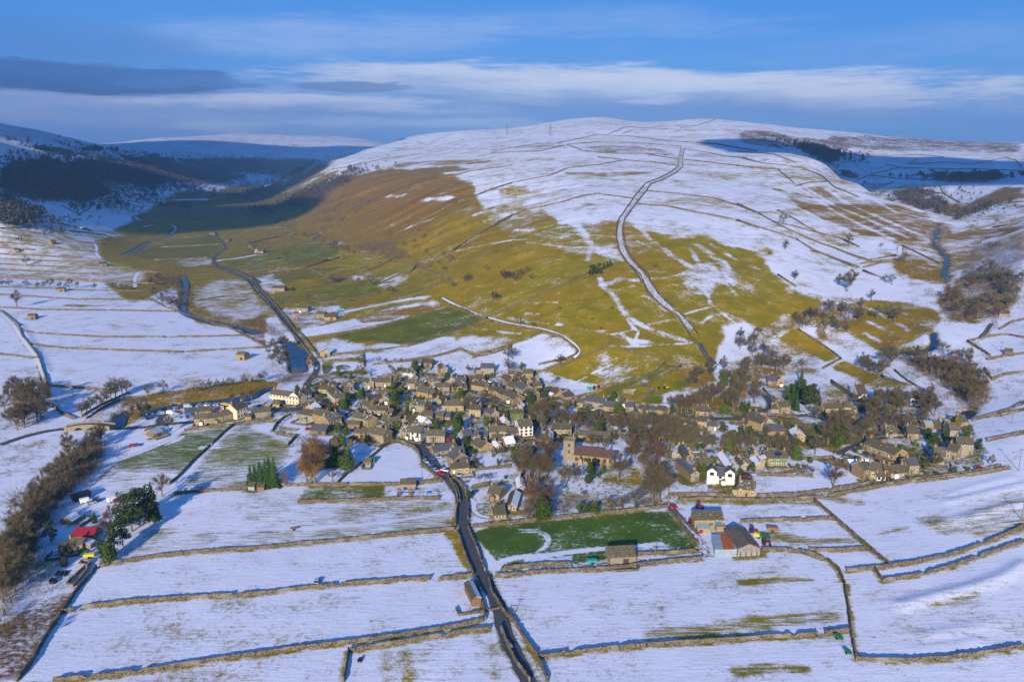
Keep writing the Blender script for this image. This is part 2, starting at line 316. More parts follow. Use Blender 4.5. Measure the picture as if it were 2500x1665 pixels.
def terr(t, b):
    def at(nm): n = t.new('ShaderNodeAttribute'); n.attribute_name = nm; return n
    A = at('cover'); B = at('cover2'); P = pos(t); sA = t.new('ShaderNodeSeparateColor'); t.l.new(A.outputs['Color'], sA.inputs[0]); sB = t.new('ShaderNodeSeparateColor'); t.l.new(B.outputs['Color'], sB.inputs[0])
    s, lush, brown = sA.outputs; moor, soil, streak = sB.outputs
    n1 = t.noise(P, .012, 3, .6); n2 = t.noise(P, .07, 4, .65); n3 = t.noise(P, .5, 4, .75)
    ns = t.noise(t.mapping(P, (.10, .9, .3), (0, 0, R(-6))), 1, 4, .7); nf = t.noise(P, 2.6, 2, .6)
    na = t.m('ADD', t.m('MULTIPLY', n1, .2), t.m('ADD', t.m('MULTIPLY', n2, .3), t.m('MULTIPLY', n3, .5)))
    nst = t.m('ADD', t.m('MULTIPLY', n2, .15), t.m('ADD', t.m('MULTIPLY', ns, .5), t.m('MULTIPLY', nf, .35)))
    nm = t.new('ShaderNodeMix', data_type='FLOAT'); t.l.new(streak, nm.inputs[0]); t.l.new(na, nm.inputs[2]); t.l.new(nst, nm.inputs[3])
    nn = t.m('MULTIPLY_ADD', t.m('SUBTRACT', nm.outputs[0], .5), 4.6, .5)
    f = t.m('MULTIPLY_ADD', t.m('SUBTRACT', s, nn), 2.0, .5, clamp=True)
    g1 = t.mix(t.ramp(n2, .35, .68), (.34, .235, .002), (.20, .165, .003)); g1 = t.mix(t.m('MULTIPLY', t.ramp(n3, .4, .7), .45), g1, (.14, .115, .004)); g1 = t.mix(t.m('MULTIPLY', t.ramp(n1, .45, .65), .4), g1, (.30, .16, .006))
    gl = t.mix(t.ramp(n2, .35, .7), (.070, .125, .010), (.048, .085, .014)); gb = t.mix(t.ramp(n3, .35, .7), (.25, .135, .010), (.13, .075, .010)); gm = t.mix(t.ramp(n3, .35, .7), (.20, .095, .060), (.085, .045, .038)); gs = t.mix(t.ramp(n3, .35, .7), (.058, .046, .032), (.028, .024, .018))
    g1 = t.mix(t.m('MULTIPLY', t.ramp(t.noise(t.mapping(P, (.035, .012, .05), (0, 0, R(35))), 1, 5, .7), .5, .66), .3), g1, (.14, .135, .005)); g = t.mix(lush, g1, gl); g = t.mix(brown, g, gb); g = t.mix(moor, g, gm); g = t.mix(soil, g, gs)
    sc = t.mix(t.ramp(nst, .38, .62), SNOWC, (.53, .56, .68)); sc = t.mix(t.ramp(n2, .5, .75), sc, (.56, .58, .68))
    bp = t.new('ShaderNodeBump'); bp.inputs['Strength'].default_value = .35; bp.inputs['Distance'].default_value = .5; t.l.new(t.m('ADD', n3, t.m('MULTIPLY', ns, .6)), bp.inputs['Height']); t.l.new(bp.outputs[0], b.inputs['Normal'])
    return t.mix(f, g, sc)
M = {}
M['terrain'] = mat('ground_cover', rough=.95, build=terr, spec=.05)
def stonewall(t, b):
    P = pos(t); n = t.noise(P, 1.6, 5, .8); v = t.new('ShaderNodeTexVoronoi'); v.inputs['Scale'].default_value = 2.4; t.l.new(P, v.inputs['Vector'])
    c = t.mix(t.ramp(n, .35, .7), (.25, .19, .115), (.12, .095, .062)); c = t.mix(t.ramp(v.outputs['Distance'], .35, .7), c, (.05, .045, .035)); c = t.mix(t.ramp(t.noise(P, .18, 3), .5, .7), c, (.21, .19, .15))
    return t.mix(t.m('MULTIPLY', t.ramp(t.noise(P, 1.1, 4, .7), .56, .66), .8), c, (.10, .105, .03))
M['wall'] = mat('dry_stone', rough=1, build=stonewall, spec=.05)
M['asphalt'] = mat('asphalt', rough=.75, build=varied((.040, .048, .062), (.070, .074, .084), .35), spec=.3)
def track(t, b):
    P = pos(t); n = t.noise(P, .8, 4, .7); return t.mix(t.ramp(n, .47, .56), SNOWC, (.13, .10, .075))
M['track'] = mat('snowy_track', build=track)
M['snowtrack'] = mat('snow_covered_track', build=varied(SNOWC, (.55, .55, .6), .9))
def water(t, b):
    n = t.noise(t.mapping(pos(t), (.8, .4, 1)), 1, 4, .6); bp = t.new('ShaderNodeBump'); bp.inputs['Strength'].default_value = .12; bp.inputs['Distance'].default_value = .3; t.l.new(n, bp.inputs['Height']); t.l.new(bp.outputs[0], b.inputs['Normal'])
    return t.mix(t.ramp(t.noise(pos(t), .07, 4, .6), .4, .65), (.006, .035, .10), (.010, .022, .035))
M['water'] = mat('river_water', rough=.18, build=water, spec=.28)

# ------------------------------------------------------------------ object helpers
REG = []         # every thing: (object, px, py, what, extra) - labels are written at the end
def mesh(name, V, F, mats=(), smooth=False, mi=None):
    me = bpy.data.meshes.new(name); me.from_pydata([tuple(v) for v in V], [], F)
    for m_ in mats: me.materials.append(m_)
    if mi is not None: me.polygons.foreach_set('material_index', mi)
    if smooth: me.polygons.foreach_set('use_smooth', [True] * len(F))
    me.update(); return me
def npmesh(name, V, Q, mats=(), smooth=False, mi=None):
    """fast mesh from numpy: V (n,3), Q (m,3 or 4)"""
    me = bpy.data.meshes.new(name); V = np.asarray(V, np.float32); Q = np.asarray(Q, np.int32); k = Q.shape[1]
    me.vertices.add(len(V)); me.vertices.foreach_set('co', V.ravel()); me.loops.add(Q.size); me.loops.foreach_set('vertex_index', Q.ravel())
    me.polygons.add(len(Q)); me.polygons.foreach_set('loop_start', np.arange(len(Q), dtype=np.int32) * k)
    if smooth: me.polygons.foreach_set('use_smooth', np.ones(len(Q), bool))
    for m_ in mats: me.materials.append(m_)
    if mi is not None: me.polygons.foreach_set('material_index', np.asarray(mi, np.int32))
    me.update(calc_edges=True); me.validate(); return me
def link(name, data, parent=None, loc=None, rz=None, scale=None):
    o = bpy.data.objects.new(name, data); COL.objects.link(o)
    if parent is not None: o.parent = parent
    if loc is not None: o.location = loc
    if rz is not None: o.rotation_euler = (0, 0, rz)
    if scale is not None: o.scale = scale
    return o
def thing(o, cat, label=None, group=None, kind=None, at=None, what=None):
    if kind: o['kind'] = kind
    if cat: o['category'] = cat
    if label: o['label'] = label
    if group: o['group'] = group
    if at is not None: REG.append((o, at[0], at[1], what or cat))
    return o
HDATA = '''V1 165,1195,390,1182,88 390,1182,640,1142,85 640,1140,862,1088,95 870,1108,1055,1032,145,8,c 1000,1122,1100,1118,62,5,l 1105,1088,1425,1042,75 235,1040,492,1000,55,6,n
 20,1058,225,1028,55,7,lbd 1405,812,1880,868,118,7,c 1882,866,2090,772,125,7,w 1455,912,1562,905,55,6,n 1322,905,1415,902,45,7,gn 1965,985,2130,1005,60,7,gs 1905,1118,2112,1150,100,7 2112,1150,2310,1212,140,9,l
 V2 365,1240,575,1152,95,8 50,1342,300,1362,60,9,ld 185,690,350,690,80 350,690,480,668,75 560,632,770,612,55 330,742,470,868,110,7,w 475,885,640,862,120,7 570,712,650,750,70,8 650,752,770,740,75,9,g
 905,962,1010,1010,105 1005,1052,1135,1066,105 1135,1066,1300,1078,115,7 1300,1078,1392,1086,80,6 1110,575,1382,572,82 980,602,1098,592,90,8,g 1640,602,1770,606,92 1780,622,1932,612,60 1600,415,1690,430,40,6 1690,420,1795,388,65,13,g
 1690,470,1820,452,40,7,gs 1430,565,1548,500,60,8,g 1965,548,2198,542,62 2110,652,2340,650,78 1870,240,2050,250,68,8,lB 2190,382,2310,372,105,11,g 1985,762,2105,702,85,9,g 2090,850,2205,862,68,9,g 1680,962,1930,992,108 1930,975,2055,952,78
 1215,782,1480,765,55,9,ln 1180,852,1350,852,70,6,g 735,1140,860,1180,88,7 860,1180,995,1232,100,7 605,1232,860,1242,55,5,l 1140,1240,1350,1272,48,6,n 1210,1162,1330,1180,62,6 1350,1212,1540,1190,58,6 1555,1202,1660,1222,88,9,g
 1885,1132,2058,1132,88 2112,1122,2240,1130,78 2245,1112,2350,1112,50,6,d 1775,1160,1900,1200,50,6,s 985,1432,1255,1492,112,8 765,1402,978,1420,78,6,l
 W1 1520,196,1688,216,108,8 1690,220,1860,242,118,8,w 1957,275,2262,275,112,7 V3 355,642,535,642,80 542,640,612,632,45,6 282,522,408,522,58,7,g 412,525,585,526,42,7,d 692,522,900,512,72 880,645,975,600,72,10,g 830,362,1050,352,92,8,d
 1160,470,1290,562,66,6 1252,604,1385,662,70,7 1385,662,1520,732,110,8,d 1520,735,1680,792,78,7 962,662,1040,702,60,6 1042,692,1185,780,78,7 1195,772,1365,872,98,8 1300,402,1412,392,38,6,l 1420,456,1525,442,48,6 1525,432,1690,432,82,7
 1560,542,1682,522,50,8,g 1640,642,1840,626,75,6 2055,735,2200,712,50,7,gr 2210,780,2355,760,25,7,lr 238,972,550,962,90,7 638,1062,830,1062,118,7 1002,1132,1140,1102,108,8,gd 1380,962,1512,972,50,8,g 1322,1112,1535,1112,100,6,v 1192,1212,1312,1200,55,8,gs
 1465,1388,1690,1372,158,9,w3 930,1402,1056,1412,98,7 1062,1402,1265,1397,98,7 1272,1392,1455,1382,62,7 705,1442,935,1452,58,8,dP 562,1462,702,1442,58,9,d 432,1472,520,1472,60,7,gsl
 W2 675,342,830,425,58,8 1018,292,1250,302,58,7 1245,352,1400,332,55,8,s 75,502,460,422,68,7,d 1085,402,1195,382,50,7,gs 385,642,590,622,25,15,wd 272,572,385,642,90,8,d 345,802,650,772,92,6 1612,472,1690,482,78,8,gs 1895,312,2018,322,108,11,g
 940,1192,1140,1226,88,8 1242,1402,1422,1412,78,15,gn 1050,1548,1252,1522,75,8 1432,1076,1560,1072,58,11,gs V4 0,1342,305,1366,88,8 W3 412,222,600,242,75,7,l 600,242,940,262,78,7,l 1372,402,1690,458,62,7,d 1690,458,1862,482,112,7,d 1955,522,2100,532,58,12,gd
 W4 170,570,290,562,68,16,gd 242,926,380,906,128,18,gd 582,942,960,962,120,9,wd 822,742,985,732,58,18,gs 1012,1152,1300,1172,112,9 1215,532,1360,532,50,9,g 1312,712,1450,702,58,10,gs 1500,652,1830,642,112,8,P 1068,702,1172,692,42,9,g 447,702,620,692,50,8,l 432,562,512,560,38,8,l
 1482,152,1780,152,68,8,d 1905,252,2120,262,88,9,gs 1640,332,1720,352,50,7 1190,342,1290,352,50,7 V5 322,1062,535,1072,92,7 347,1252,520,1256,110,7 522,1292,682,1282,70,6,d 1722,1016,1880,1006,108,8 1562,992,1720,1002,58,6 1200,1100,1290,1190,80,7 1280,1192,1390,1282,90,8,d 1392,1292,1572,1232,105,13,g 1482,1372,1780,1372,72,8,ld 1502,542,1660,562,75,8,d 1662,562,1775,556,100,10,gd
 V4 355,910,512,912,85,5 512,925,815,948,118,8,d 818,975,1080,982,78,8,d 1085,945,1200,925,90,8,w 1200,985,1325,972,78,7,d 1395,985,1560,1005,60,6,l 1560,985,1690,1012,52,6,ld 1690,1012,1815,1035,70,7,ln 1238,1118,1395,1142,90,6,l 1825,1120,2200,1200,40,6,ln
 V6 442,1002,740,1002,72,7 742,1002,880,1002,90,8 882,1012,960,1002,70,6 747,1142,915,1136,88,7 917,1122,982,1120,40,5 972,755,1115,736,58,13,rw 1830,862,2030,882,88,8,w 1082,932,1200,942,50,7 1412,962,1530,962,55,7 1425,1400,1620,1390,60,7
 W5 582,342,700,332,55,7 860,387,1012,378,68,9 300,512,480,580,72,8 480,580,600,620,72,8 600,622,690,662,72,8 300,900,385,882,110,8 387,882,535,882,88,8 472,912,582,906,48,4,w 565,842,640,840,60,7 652,872,860,846,45,8 882,832,1010,812,92,8,d 1190,702,1335,702,95,9 1345,622,1480,642,90,8 1482,592,1700,576,118,8 1302,282,1430,262,55,8
 1400,372,1512,362,85,9 1540,217,1642,197,40,8 1092,242,1200,232,28,6,lm 142,772,250,766,30,8,ls W6 400,932,582,926,68,5 300,948,380,942,58,3,lo 455,808,705,796,30,8,lR 470,620,560,560,20,6,lm
 T5 2010,797,2080,803,45,7,lB 475,218,550,218,22,5,lB 235,450,300,450,25,6,lB T6 632,775,715,768,35,10,glB 430,392,530,392,35,7,B 600,447,668,447,38,7 668,462,770,456,25,9,l 225,218,330,215,28,8 T1 442,1212,485,1208,22,9,l 122,1280,162,1278,20,8,l 848,1398,908,1396,18,9,l 2118,1237,2150,1235,13,8,l 2198,1287,2240,1285,18,8 1780,1130,1830,1130,14,9,l 1920,1185,1950,1185,13,9,l 700,1082,745,1084,16,9,l
 T2 25,1235,65,1233,18,9,l 105,1287,180,1277,22,9 W1 1530,1022,1785,1017,62,6,lB B1 1545,374,1585,373,18,5,lt 1600,378,1645,376,22,5,lo B2 1410,1098,1465,1088,42,11,glo W1 945,640,1050,640,42,4,lo
 T8 2150,410,2225,410,18,8,l 2195,725,2260,720,18,6,lo W7 840,740,1000,690,60,7,lm 700,665,860,665,45,5,l B3 738,838,898,830,42,9,lB'''
# ------------------------------------------------------------------ what covers the ground, field by field
OL = dict(snow=0.02, lush=0.12, brown=0.15)
# the big hill: olive pasture below, bracken and long grass on the flank, snow above
area('O 640,590 640,540 700,500 760,470 830,440 900,420 960,415 1030,418 1100,428 1150,450 1165,480 1190,505 1260,512 1340,528 1400,552 1480,548 1540,560 1620,568 1700,588 1790,602 1850,628 1900,675 1960,720 2020,745 1960,775 1860,800 1760,830 1740,890 1650,950 1560,1000 1420,1000 1320,940 1200,900 1150,880 1060,860 960,860 860,870 760,860 700,800 700,760 700,660 660,620', f=5, rag=0.9, snow=0.02, lush=0.1, brown=0.1, streak=0.2)
area('O 640,600 600,560 600,500 560,470 420,470 380,500 330,540 270,570 240,620 250,690 330,740 420,700 480,790 600,800 690,760 720,680', f=4, rag=0.6, snow=0.04, lush=0.35, brown=0.35, streak=0.5)
area('O 640,560 690,510 760,470 830,435 900,420 960,415 1030,418 1100,428 1160,455 1150,500 1050,540 960,600 900,620 820,590 740,570', f=8, rag=0.6, amt=.85, snow=0.02, brown=0.85, lush=0)
area('O 880,480 950,450 1080,440 1150,470 1100,500 980,540', f=6, rag=0.5, amt=.8, brown=0.95)
area('O 1190,505 1260,512 1340,528 1400,552 1480,548 1540,560 1530,600 1400,590 1250,560 1150,540', f=5, rag=.9, amt=.6, snow=0.35)
area('O 585,500 730,470 730,650 585,660', f=3, snow=.04, lush=.35, brown=.2)
area('T1 1900,640 2265,640 2265,760 2265,900 2100,930 1950,900 1900,760', f=4, snow=.05, lush=.6, soil=.3)
area('T2 0,690 330,690 480,770 300,900 200,1000 0,1020', f=4, snow=.05, lush=.5, soil=.2)
# snow patches and streaks on the olive hill
for s, w, v in [('T3 650,975 700,1020 780,1120 860,1220 960,1290 1110,1340', 4, .95), ('T3 855,1225 830,1290 820,1350', 2.5, .7), ('T3 200,1085 400,1090 600,1120 730,1120', 1.6, .75), ('T3 0,1205 200,1170 450,1165 730,1125', 1.6, .8),
   ('T3 800,1125 900,1135 1060,1145', 2, .8), ('T3 0,1430 150,1370 300,1300 450,1220 600,1155', 1.2, .5), ('T3 1240,1040 1330,1150 1450,1230 1540,1310 1690,1400', 3.5, .8), ('T3 1340,1510 1500,1490 1650,1460 1800,1450', 3, .7),
   ('T3 1690,1240 1740,1330 1780,1420', 2.5, .6), ('T3 1750,1220 1880,1290 1960,1370 2050,1450 2150,1568', 5, .75), ('T3 1870,1210 2000,1290 2150,1370 2265,1420', 3, .95), ('T3 1090,1430 1330,1450 1450,1410', 1.5, .4),
   ('T7 920,100 960,180 1040,250 1090,330 1150,420 1250,490 1370,540 1500,580 1640,625', 2.6, .9), ('T7 950,160 1100,110 1260,120', 4, .75), ('T7 1060,200 1200,170', 3, .6), ('T7 1030,580 1200,540 1210,530 1150,450', 1.6, .75), ('T7 1110,580 1200,650 1240,680', 2, .8),
   ('T7 560,495 700,520 830,545 960,550', 1.8, .85), ('T7 330,320 450,305 560,310', 1, .7), ('T7 300,400 350,405 400,405', 2, .8), ('T7 130,440 300,470 480,490', 2, .7), ('T7 1100,685 1300,680 1500,665 1700,650', 1.5, .92), ('T7 1230,640 1330,645 1440,655', 3.5, .8),
   ('T7 1340,110 1500,90 1650,65', 1.4, .8), ('T7 1640,410 1750,375 1860,350', 1.2, .7), ('T7 1700,110 1830,230 1870,320 1950,390 2080,490', 1.8, .85), ('T7 1340,495 1440,475 1530,455', 1.4, .7), ('T7 1790,480 1860,430 1940,410', 1.4, .7), ('T7 2000,405 2100,445 2170,490', 1.8, .85),
   ('T7 2110,350 2120,290 2060,220', 2, .6), ('T7 480,910 600,960 720,990 880,1040', 5, .8), ('T7 850,905 930,870 1020,835', 1, .7), ('T7 1090,775 1180,760', .8, .6), ('T7 1200,755 1300,780 1400,795', 1.2, .85), ('T7 700,990 800,945', .8, .7),
   ('T2 1170,800 1300,800 1350,790', 6, .6), ('T2 1500,830 1740,815', 7, .8), ('T2 1240,1130 1350,1080 1480,1030 1600,990', 2, .5), ('T2 1700,1290 1900,1240 2100,1200 2265,1170', 1.3, .9), ('T2 1420,1340 1600,1310 1700,1290', 1, .5), ('T2 560,1150 640,1110', 3, .6),
   ('T2 1950,960 2100,900 2265,870', 4, .55), ('T2 2265,980 2100,1070 1900,1180 1800,1250', 1.4, .35), ('T2 800,1190 860,1230', 4, .7), ('T2 1010,1330 1080,1335', 2, .8)]:
    line(s, w * .55, soft=w * 1.1, snow=min(1, v + .08), rag=.6, amt=1.0)
area('T3 600,1200 850,1240 1080,1260 1090,1320 900,1280 650,1280 480,1230', f=4, rag=.8, amt=.7, snow=.6)
area('T3 1110,1130 1180,1060 1300,1130 1430,1230 1280,1300 1180,1260', f=4, rag=.8, amt=.5, snow=.45)
area('T3 1560,1440 1800,1430 2000,1420 2100,1500 2180,1568 1700,1568 1600,1500', f=4, rag=1, amt=.7, snow=.6)
area('T7 1650,60 1900,20 2100,40 2265,200 2100,190 1900,120 1740,110', f=4, rag=1, amt=.8, snow=.65)
area('T7 1940,520 2050,480 2200,500 2265,560 2100,610 1960,590', f=4, rag=.6, snow=.9)
area('T7 750,790 900,800 1060,860 1260,860 1390,890 1290,940 1100,970 960,900 850,860', f=5, rag=.9, amt=.6, snow=.55)
area('T7 370,930 480,905 700,980 900,1040 860,1090 650,1130 480,1100 380,1010', f=3, rag=.3, snow=.85)
# snow fields behind the village
area('T7 0,740 100,700 300,630 440,570 600,610 720,700 735,745 640,790 560,830 380,880 150,860 0,830', f=2, rag=.3, snow=.96)
area('T7 430,690 480,590 560,570 640,620 720,700 730,740 650,690 520,650', f=4, rag=.6, amt=.8, snow=.2, brown=.5, soil=.3)
area('T6 1440,800 1830,720 1960,770 2265,690 2265,900 2110,900 1900,930 1750,930 1640,830', f=3, rag=.3, snow=.95)
area('T6 1050,850 1440,810 1640,830 1650,930 1300,930 1100,930', f=2, rag=.3, snow=.93)
area('T6 650,790 900,760 1200,720 1500,650 1760,600 1840,700 1600,760 1350,800 1050,840 700,800', f=4, rag=.6, snow=.85)
area('T6 1770,640 1900,590 2060,590 2240,650 1970,750 1840,710', f=4, rag=.5, snow=.72)
area('T6 510,640 700,620 1000,650 1300,650 1400,670 1000,735 730,755 640,760 560,700', f=6, rag=.9, snow=.72, lush=.5)
area('T6 430,560 520,620 640,770 560,700', f=3, rag=.3, snow=.85)
area('T6 700,600 900,560 1200,500 1500,410 1740,345 1880,390 2050,440 1900,505 1700,585 1400,670 1200,650 1000,640 800,620', f=3, rag=.2, snow=.02, lush=.85)
area('T6 430,540 800,480 1100,400 1400,310 1540,270 1640,310 1640,340 1400,370 1200,470 900,520 520,600', f=3, rag=.5, snow=.9)
area('T6 520,590 700,575 1000,530 1300,460 1500,400 1340,420 1000,490 700,550', f=2, rag=.4, amt=.8, snow=.85)
area('T6 900,440 1200,370 1400,350 1640,330 1720,340 1500,400 1340,420 1210,460 1000,490', f=2, rag=.5, amt=.9, snow=.1, brown=.85)
area('T6 950,380 1100,330 1400,270 1540,250 1640,290 1500,300 1200,360', f=3, rag=.7, amt=.8, snow=.1, lush=.2)
line('T6 860,385 1100,330 1350,285 1540,262', 4, soft=3, snow=.85)
area('T6 0,200 200,180 400,150 620,170 800,120 1000,60 1200,20 1450,0 1750,100 1500,210 1200,300 900,360 700,380 500,330 300,330 200,280', f=3, amt=.7, snow=.05, lush=.35, brown=.15)
area('T6 320,370 500,340 800,340 870,400 760,460 560,520 450,530 400,470', f=2, rag=.5, snow=.55, soil=.3, brown=.4)
area('T6 50,90 150,80 300,130 380,180 250,200 140,210', f=4, rag=1.2, amt=.8, snow=.75)
area('T6 870,90 1000,60 1150,100 1090,150 960,140', f=4, rag=1.6, amt=.8, snow=.75)
area('T6 1100,150 1200,110 1400,90 1300,130 1150,180', f=4, rag=1.6, amt=.8, snow=.7)
# flat meadows by the river and beyond the bend
area('T5 1660,220 1850,140 2100,120 2200,230 2265,330 2265,430 2050,450 1850,400 1680,330', f=6, rag=1.2, snow=.38, lush=.3, streak=.9)
area('T1 1100,1290 1500,1150 1790,1120 1900,1210 1850,1280 1790,1310 1500,1340 1200,1330', f=1, snow=.02, lush=.9)
area('T1 1480,1340 1790,1310 1800,1380 1600,1400 1500,1390', f=1, rag=.3, snow=.35, lush=.6)
area('T1 780,1170 1200,1100 1100,1200 1050,1280 850,1310 800,1240', f=3, amt=.8, snow=.05, brown=.7)
area('T1 860,1350 1100,1330 1340,1370 1330,1440 1100,1430', f=2, snow=.03, brown=.45)
area('T1 1140,960 1400,910 2110,930 2050,990 1500,1010 1170,990', f=2, amt=.9, snow=.03, moor=.5, brown=.6)
area('T1 1440,820 1900,780 2265,720 2265,900 2100,930 1650,900', f=3, amt=.9, snow=.05, lush=.75)
area('T1 1900,1330 2265,1290 2265,1480 2150,1470 1900,1410', f=2, amt=.8, snow=.1, lush=.7)
line('T1 1850,1350 1900,1340 2000,1330 2170,1300', 3, soft=3, snow=.9)
area('T6 1290,800 1560,790 1600,770 1830,720 1760,740 1500,790 1330,810', f=2, amt=.6, snow=.1, brown=.6)
area('T5 2080,460 2265,430 2265,560 2150,570 2060,500', f=2, rag=.4, snow=.1, brown=.9, soil=.3)
area('T5 1980,540 2265,570 2265,690 2100,590', f=2, rag=.4, snow=.25, brown=.9)
# left valley side: thin snow on the meadows with grass showing, and the steep bank
area('T1 0,1040 330,1020 640,1050 900,1080 1060,1120 800,1180 850,1310 900,1370 1200,1440 1200,1540 0,1500', f=4, rag=.4, snow=.56, lush=.2, brown=.25, streak=.9)
area('T1 500,1180 800,1180 850,1310 900,1370 1200,1440 1200,1540 600,1500 450,1400', f=8, rag=.6, amt=.8, snow=.42, brown=.35, lush=.15)
area('T1 0,560 150,530 700,520 1000,560 1500,540 1900,600 1900,680 1400,720 1300,760 1000,740 700,800 500,860 300,840 0,800', f=4, rag=.4, amt=.85, snow=.22, soil=.9, brown=.2)
area('T1 600,850 1000,900 1300,860 1500,740 1300,700 800,700', f=4, rag=.7, amt=.7, snow=.55, soil=.5, brown=.4)
area('T1 0,800 300,900 500,950 350,1020 0,1060', f=4, rag=.5, amt=.7, snow=.45, moor=.5, brown=.3)
area('T1 800,850 1050,820 1300,880 1140,960 900,950 780,900', f=3, rag=.5, amt=.7, snow=.6, brown=.3)
area('T1 1300,500 2265,500 2265,620 1900,640 1500,680 1300,620', f=3, amt=.8, snow=.25, soil=.9)
area('T1 1330,700 1900,640 2265,640 2265,700 1500,740', f=2, rag=.4, amt=.9, snow=.8)
area('T2 0,490 620,500 560,560 350,680 250,640 0,600', f=3, amt=.85, snow=.15, soil=.9)
area('T2 0,600 350,600 330,690 0,690', f=2, rag=.6, amt=.6, snow=.6)
area('T2 330,700 500,600 620,530 690,500 690,580 600,640 500,700 480,770 380,750', f=3, snow=.1, brown=.45, soil=.5)
area('T2 480,710 560,660 690,600 790,590 780,620 650,700 520,760', f=2, snow=.15, lush=.3, soil=.3)
area('T2 0,690 480,760 800,640 900,600 900,680 700,780 500,880 200,960 0,1000', f=4, amt=.9, snow=.06, lush=.4, soil=.5)
# moor tops
area('T3 780,380 1000,370 1400,390 1560,430 1590,470 1300,440 900,415', f=3, rag=.7, amt=.8, snow=.36, moor=.9)
area('T3 1640,430 1900,440 1850,470 1650,465', f=3, rag=.6, amt=.6, snow=.5, moor=.9)
area('T3 0,400 600,350 620,370 450,420 200,400 0,440', f=3, rag=.6, amt=.6, snow=.5, brown=.7, moor=.3)
area('T3 280,470 540,470 560,490 300,500', f=2, rag=.5, amt=.6, snow=.4, brown=.6)
area('T3 570,590 900,600 1350,590 1450,600 1300,610 1000,635 650,620', f=2, rag=.5, amt=.85, snow=.2, brown=.35)
area('T3 300,560 560,560 600,600 450,620 320,600', f=3, rag=.8, amt=.7, snow=.5, brown=.5)
area('T3 80,740 400,750 420,800 200,820 60,790', f=5, rag=1, amt=.7, snow=.35, lush=.05)
area('T3 0,800 200,780 600,800 500,880 200,930 0,960', f=6, rag=1, amt=.4, snow=.55)
area('T3 600,680 1100,700 1080,760 800,760 640,720', f=5, rag=.9, amt=.4, snow=.6)
area('T3 740,850 860,850 870,880 760,880', f=2, rag=.5, amt=.6, snow=.4, brown=.3)
area('T2 1250,530 1450,500 1480,530 1300,560', f=2, rag=.5, amt=.8, snow=.2, brown=.5)
area('T2 1350,580 1750,540 1920,570 1800,590 1500,620 1380,610', f=2, rag=.4, amt=.9, snow=.1, brown=.6, soil=.2)
area('T2 1480,500 1950,490 2100,490 2050,520 1700,540 1500,530', f=2, rag=.5, amt=.8, snow=.3, brown=.6)
area('T2 1150,400 1700,330 2265,300 2265,340 1900,440 1500,430', f=3, rag=.9, amt=.5, snow=.6, moor=.5, soil=.4)
area('T4 0,230 300,250 600,300 800,310 1000,370 700,400 480,390 200,360 0,330', f=4, rag=.8, amt=.85, snow=.26, moor=.85)
area('T4 0,250 400,280 700,300 500,330 100,300', f=2, rag=.7, amt=.7, snow=.35, moor=.5, soil=.6)
area('T4 700,290 1200,285 1700,310 2355,330 2355,420 2000,400 1500,390 1300,400 900,350', f=4, rag=1, amt=.8, snow=.34, moor=.7, soil=.5)
area('T4 1250,360 1500,370 1380,410', f=3, rag=.5, amt=.6, snow=.4, moor=1)
area('T4 0,350 500,390 800,520 700,500 400,440 0,400', f=4, rag=.7, amt=.4, snow=.65, moor=.5)
area('T4 230,680 380,720 600,830 800,950 1000,1010 1290,1140 1000,1070 750,970 500,870 380,760', f=3, rag=.6, amt=.9, snow=.22, brown=.6, moor=.1)
area('T4 500,690 700,690 1000,820 1300,980 1500,1060 1480,1110 1200,1080 900,960 650,800', f=4, rag=.7, amt=.85, snow=.28, brown=.65)
area('T4 1030,770 1150,800 1400,890 1640,960 1560,980 1300,900', f=4, rag=.7, amt=.7, snow=.4, moor=.5, brown=.4)
area('T4 380,740 640,700 1000,790 1500,900 1640,970 1500,1110 1290,1150 900,1020 600,900', f=4, rag=.5, amt=.8, snow=.42, brown=.65, moor=.15)
area('T4 1280,1150 1650,980 1700,960 1760,1080 1700,1200 1900,1330 1800,1440 1650,1500 1400,1500 1300,1400 1330,1250', f=4, rag=.5, amt=.75, snow=.4, brown=.75)
area('T4 1350,1010 1500,960 1640,990 1500,1110 1400,1130', f=3, rag=.5, amt=.7, snow=.3, brown=.7)
line('T4 480,690 650,790 800,900 1000,1000 1290,1130', 3, soft=2, snow=.8); line('T4 540,690 800,850 1050,950 1400,1110', 3, soft=2, snow=.8)
line('T4 700,690 900,830 1200,960 1500,1090', 3, soft=2, snow=.75); line('T4 1100,790 1300,900 1640,975', 3, soft=2, snow=.8)
area('T4 1260,740 1450,720 1650,760 1750,830 1700,920 1500,880 1350,820', f=3, rag=.4, amt=.85, snow=.3, moor=.5, soil=.6)
area('T4 1700,830 1900,820 1950,870 1800,940 1690,930', f=2, rag=.4, amt=.9, snow=.3, moor=.3, brown=.7)
area('T4 1900,830 2200,690 2355,700 2355,790 2250,800 1980,880', f=2, snow=.08, moor=.45, brown=.4, soil=.2)
area('T4 490,370 620,365 840,420 850,450 760,520 700,480 560,420', f=2, snow=.3, soil=.8)
area('T4 770,530 950,590 1000,640 880,620', f=2, snow=.4, soil=.7)
area('T4 1500,1180 1900,1060 2355,1010 2355,1060 2000,1130 1950,1230 2100,1280 1850,1300 1700,1260', f=4, rag=.7, amt=.85, snow=.3, brown=.8)
area('T4 1280,1290 1500,1300 1680,1360 1690,1440 1600,1480 1450,1440 1300,1380', f=3, rag=.4, snow=.12, brown=.8, lush=0)
area('T4 1800,880 2355,800 2355,1000 2000,1040 1800,1000', f=6, rag=.5, amt=.25, snow=.6, brown=.3)
area('T4 0,1260 150,1340 300,1440 420,1514 0,1514', f=3, snow=.03)
area('T4 380,1400 600,1440 800,1460 700,1514 500,1514', f=4, rag=.7, amt=.35, snow=.55, moor=.3)
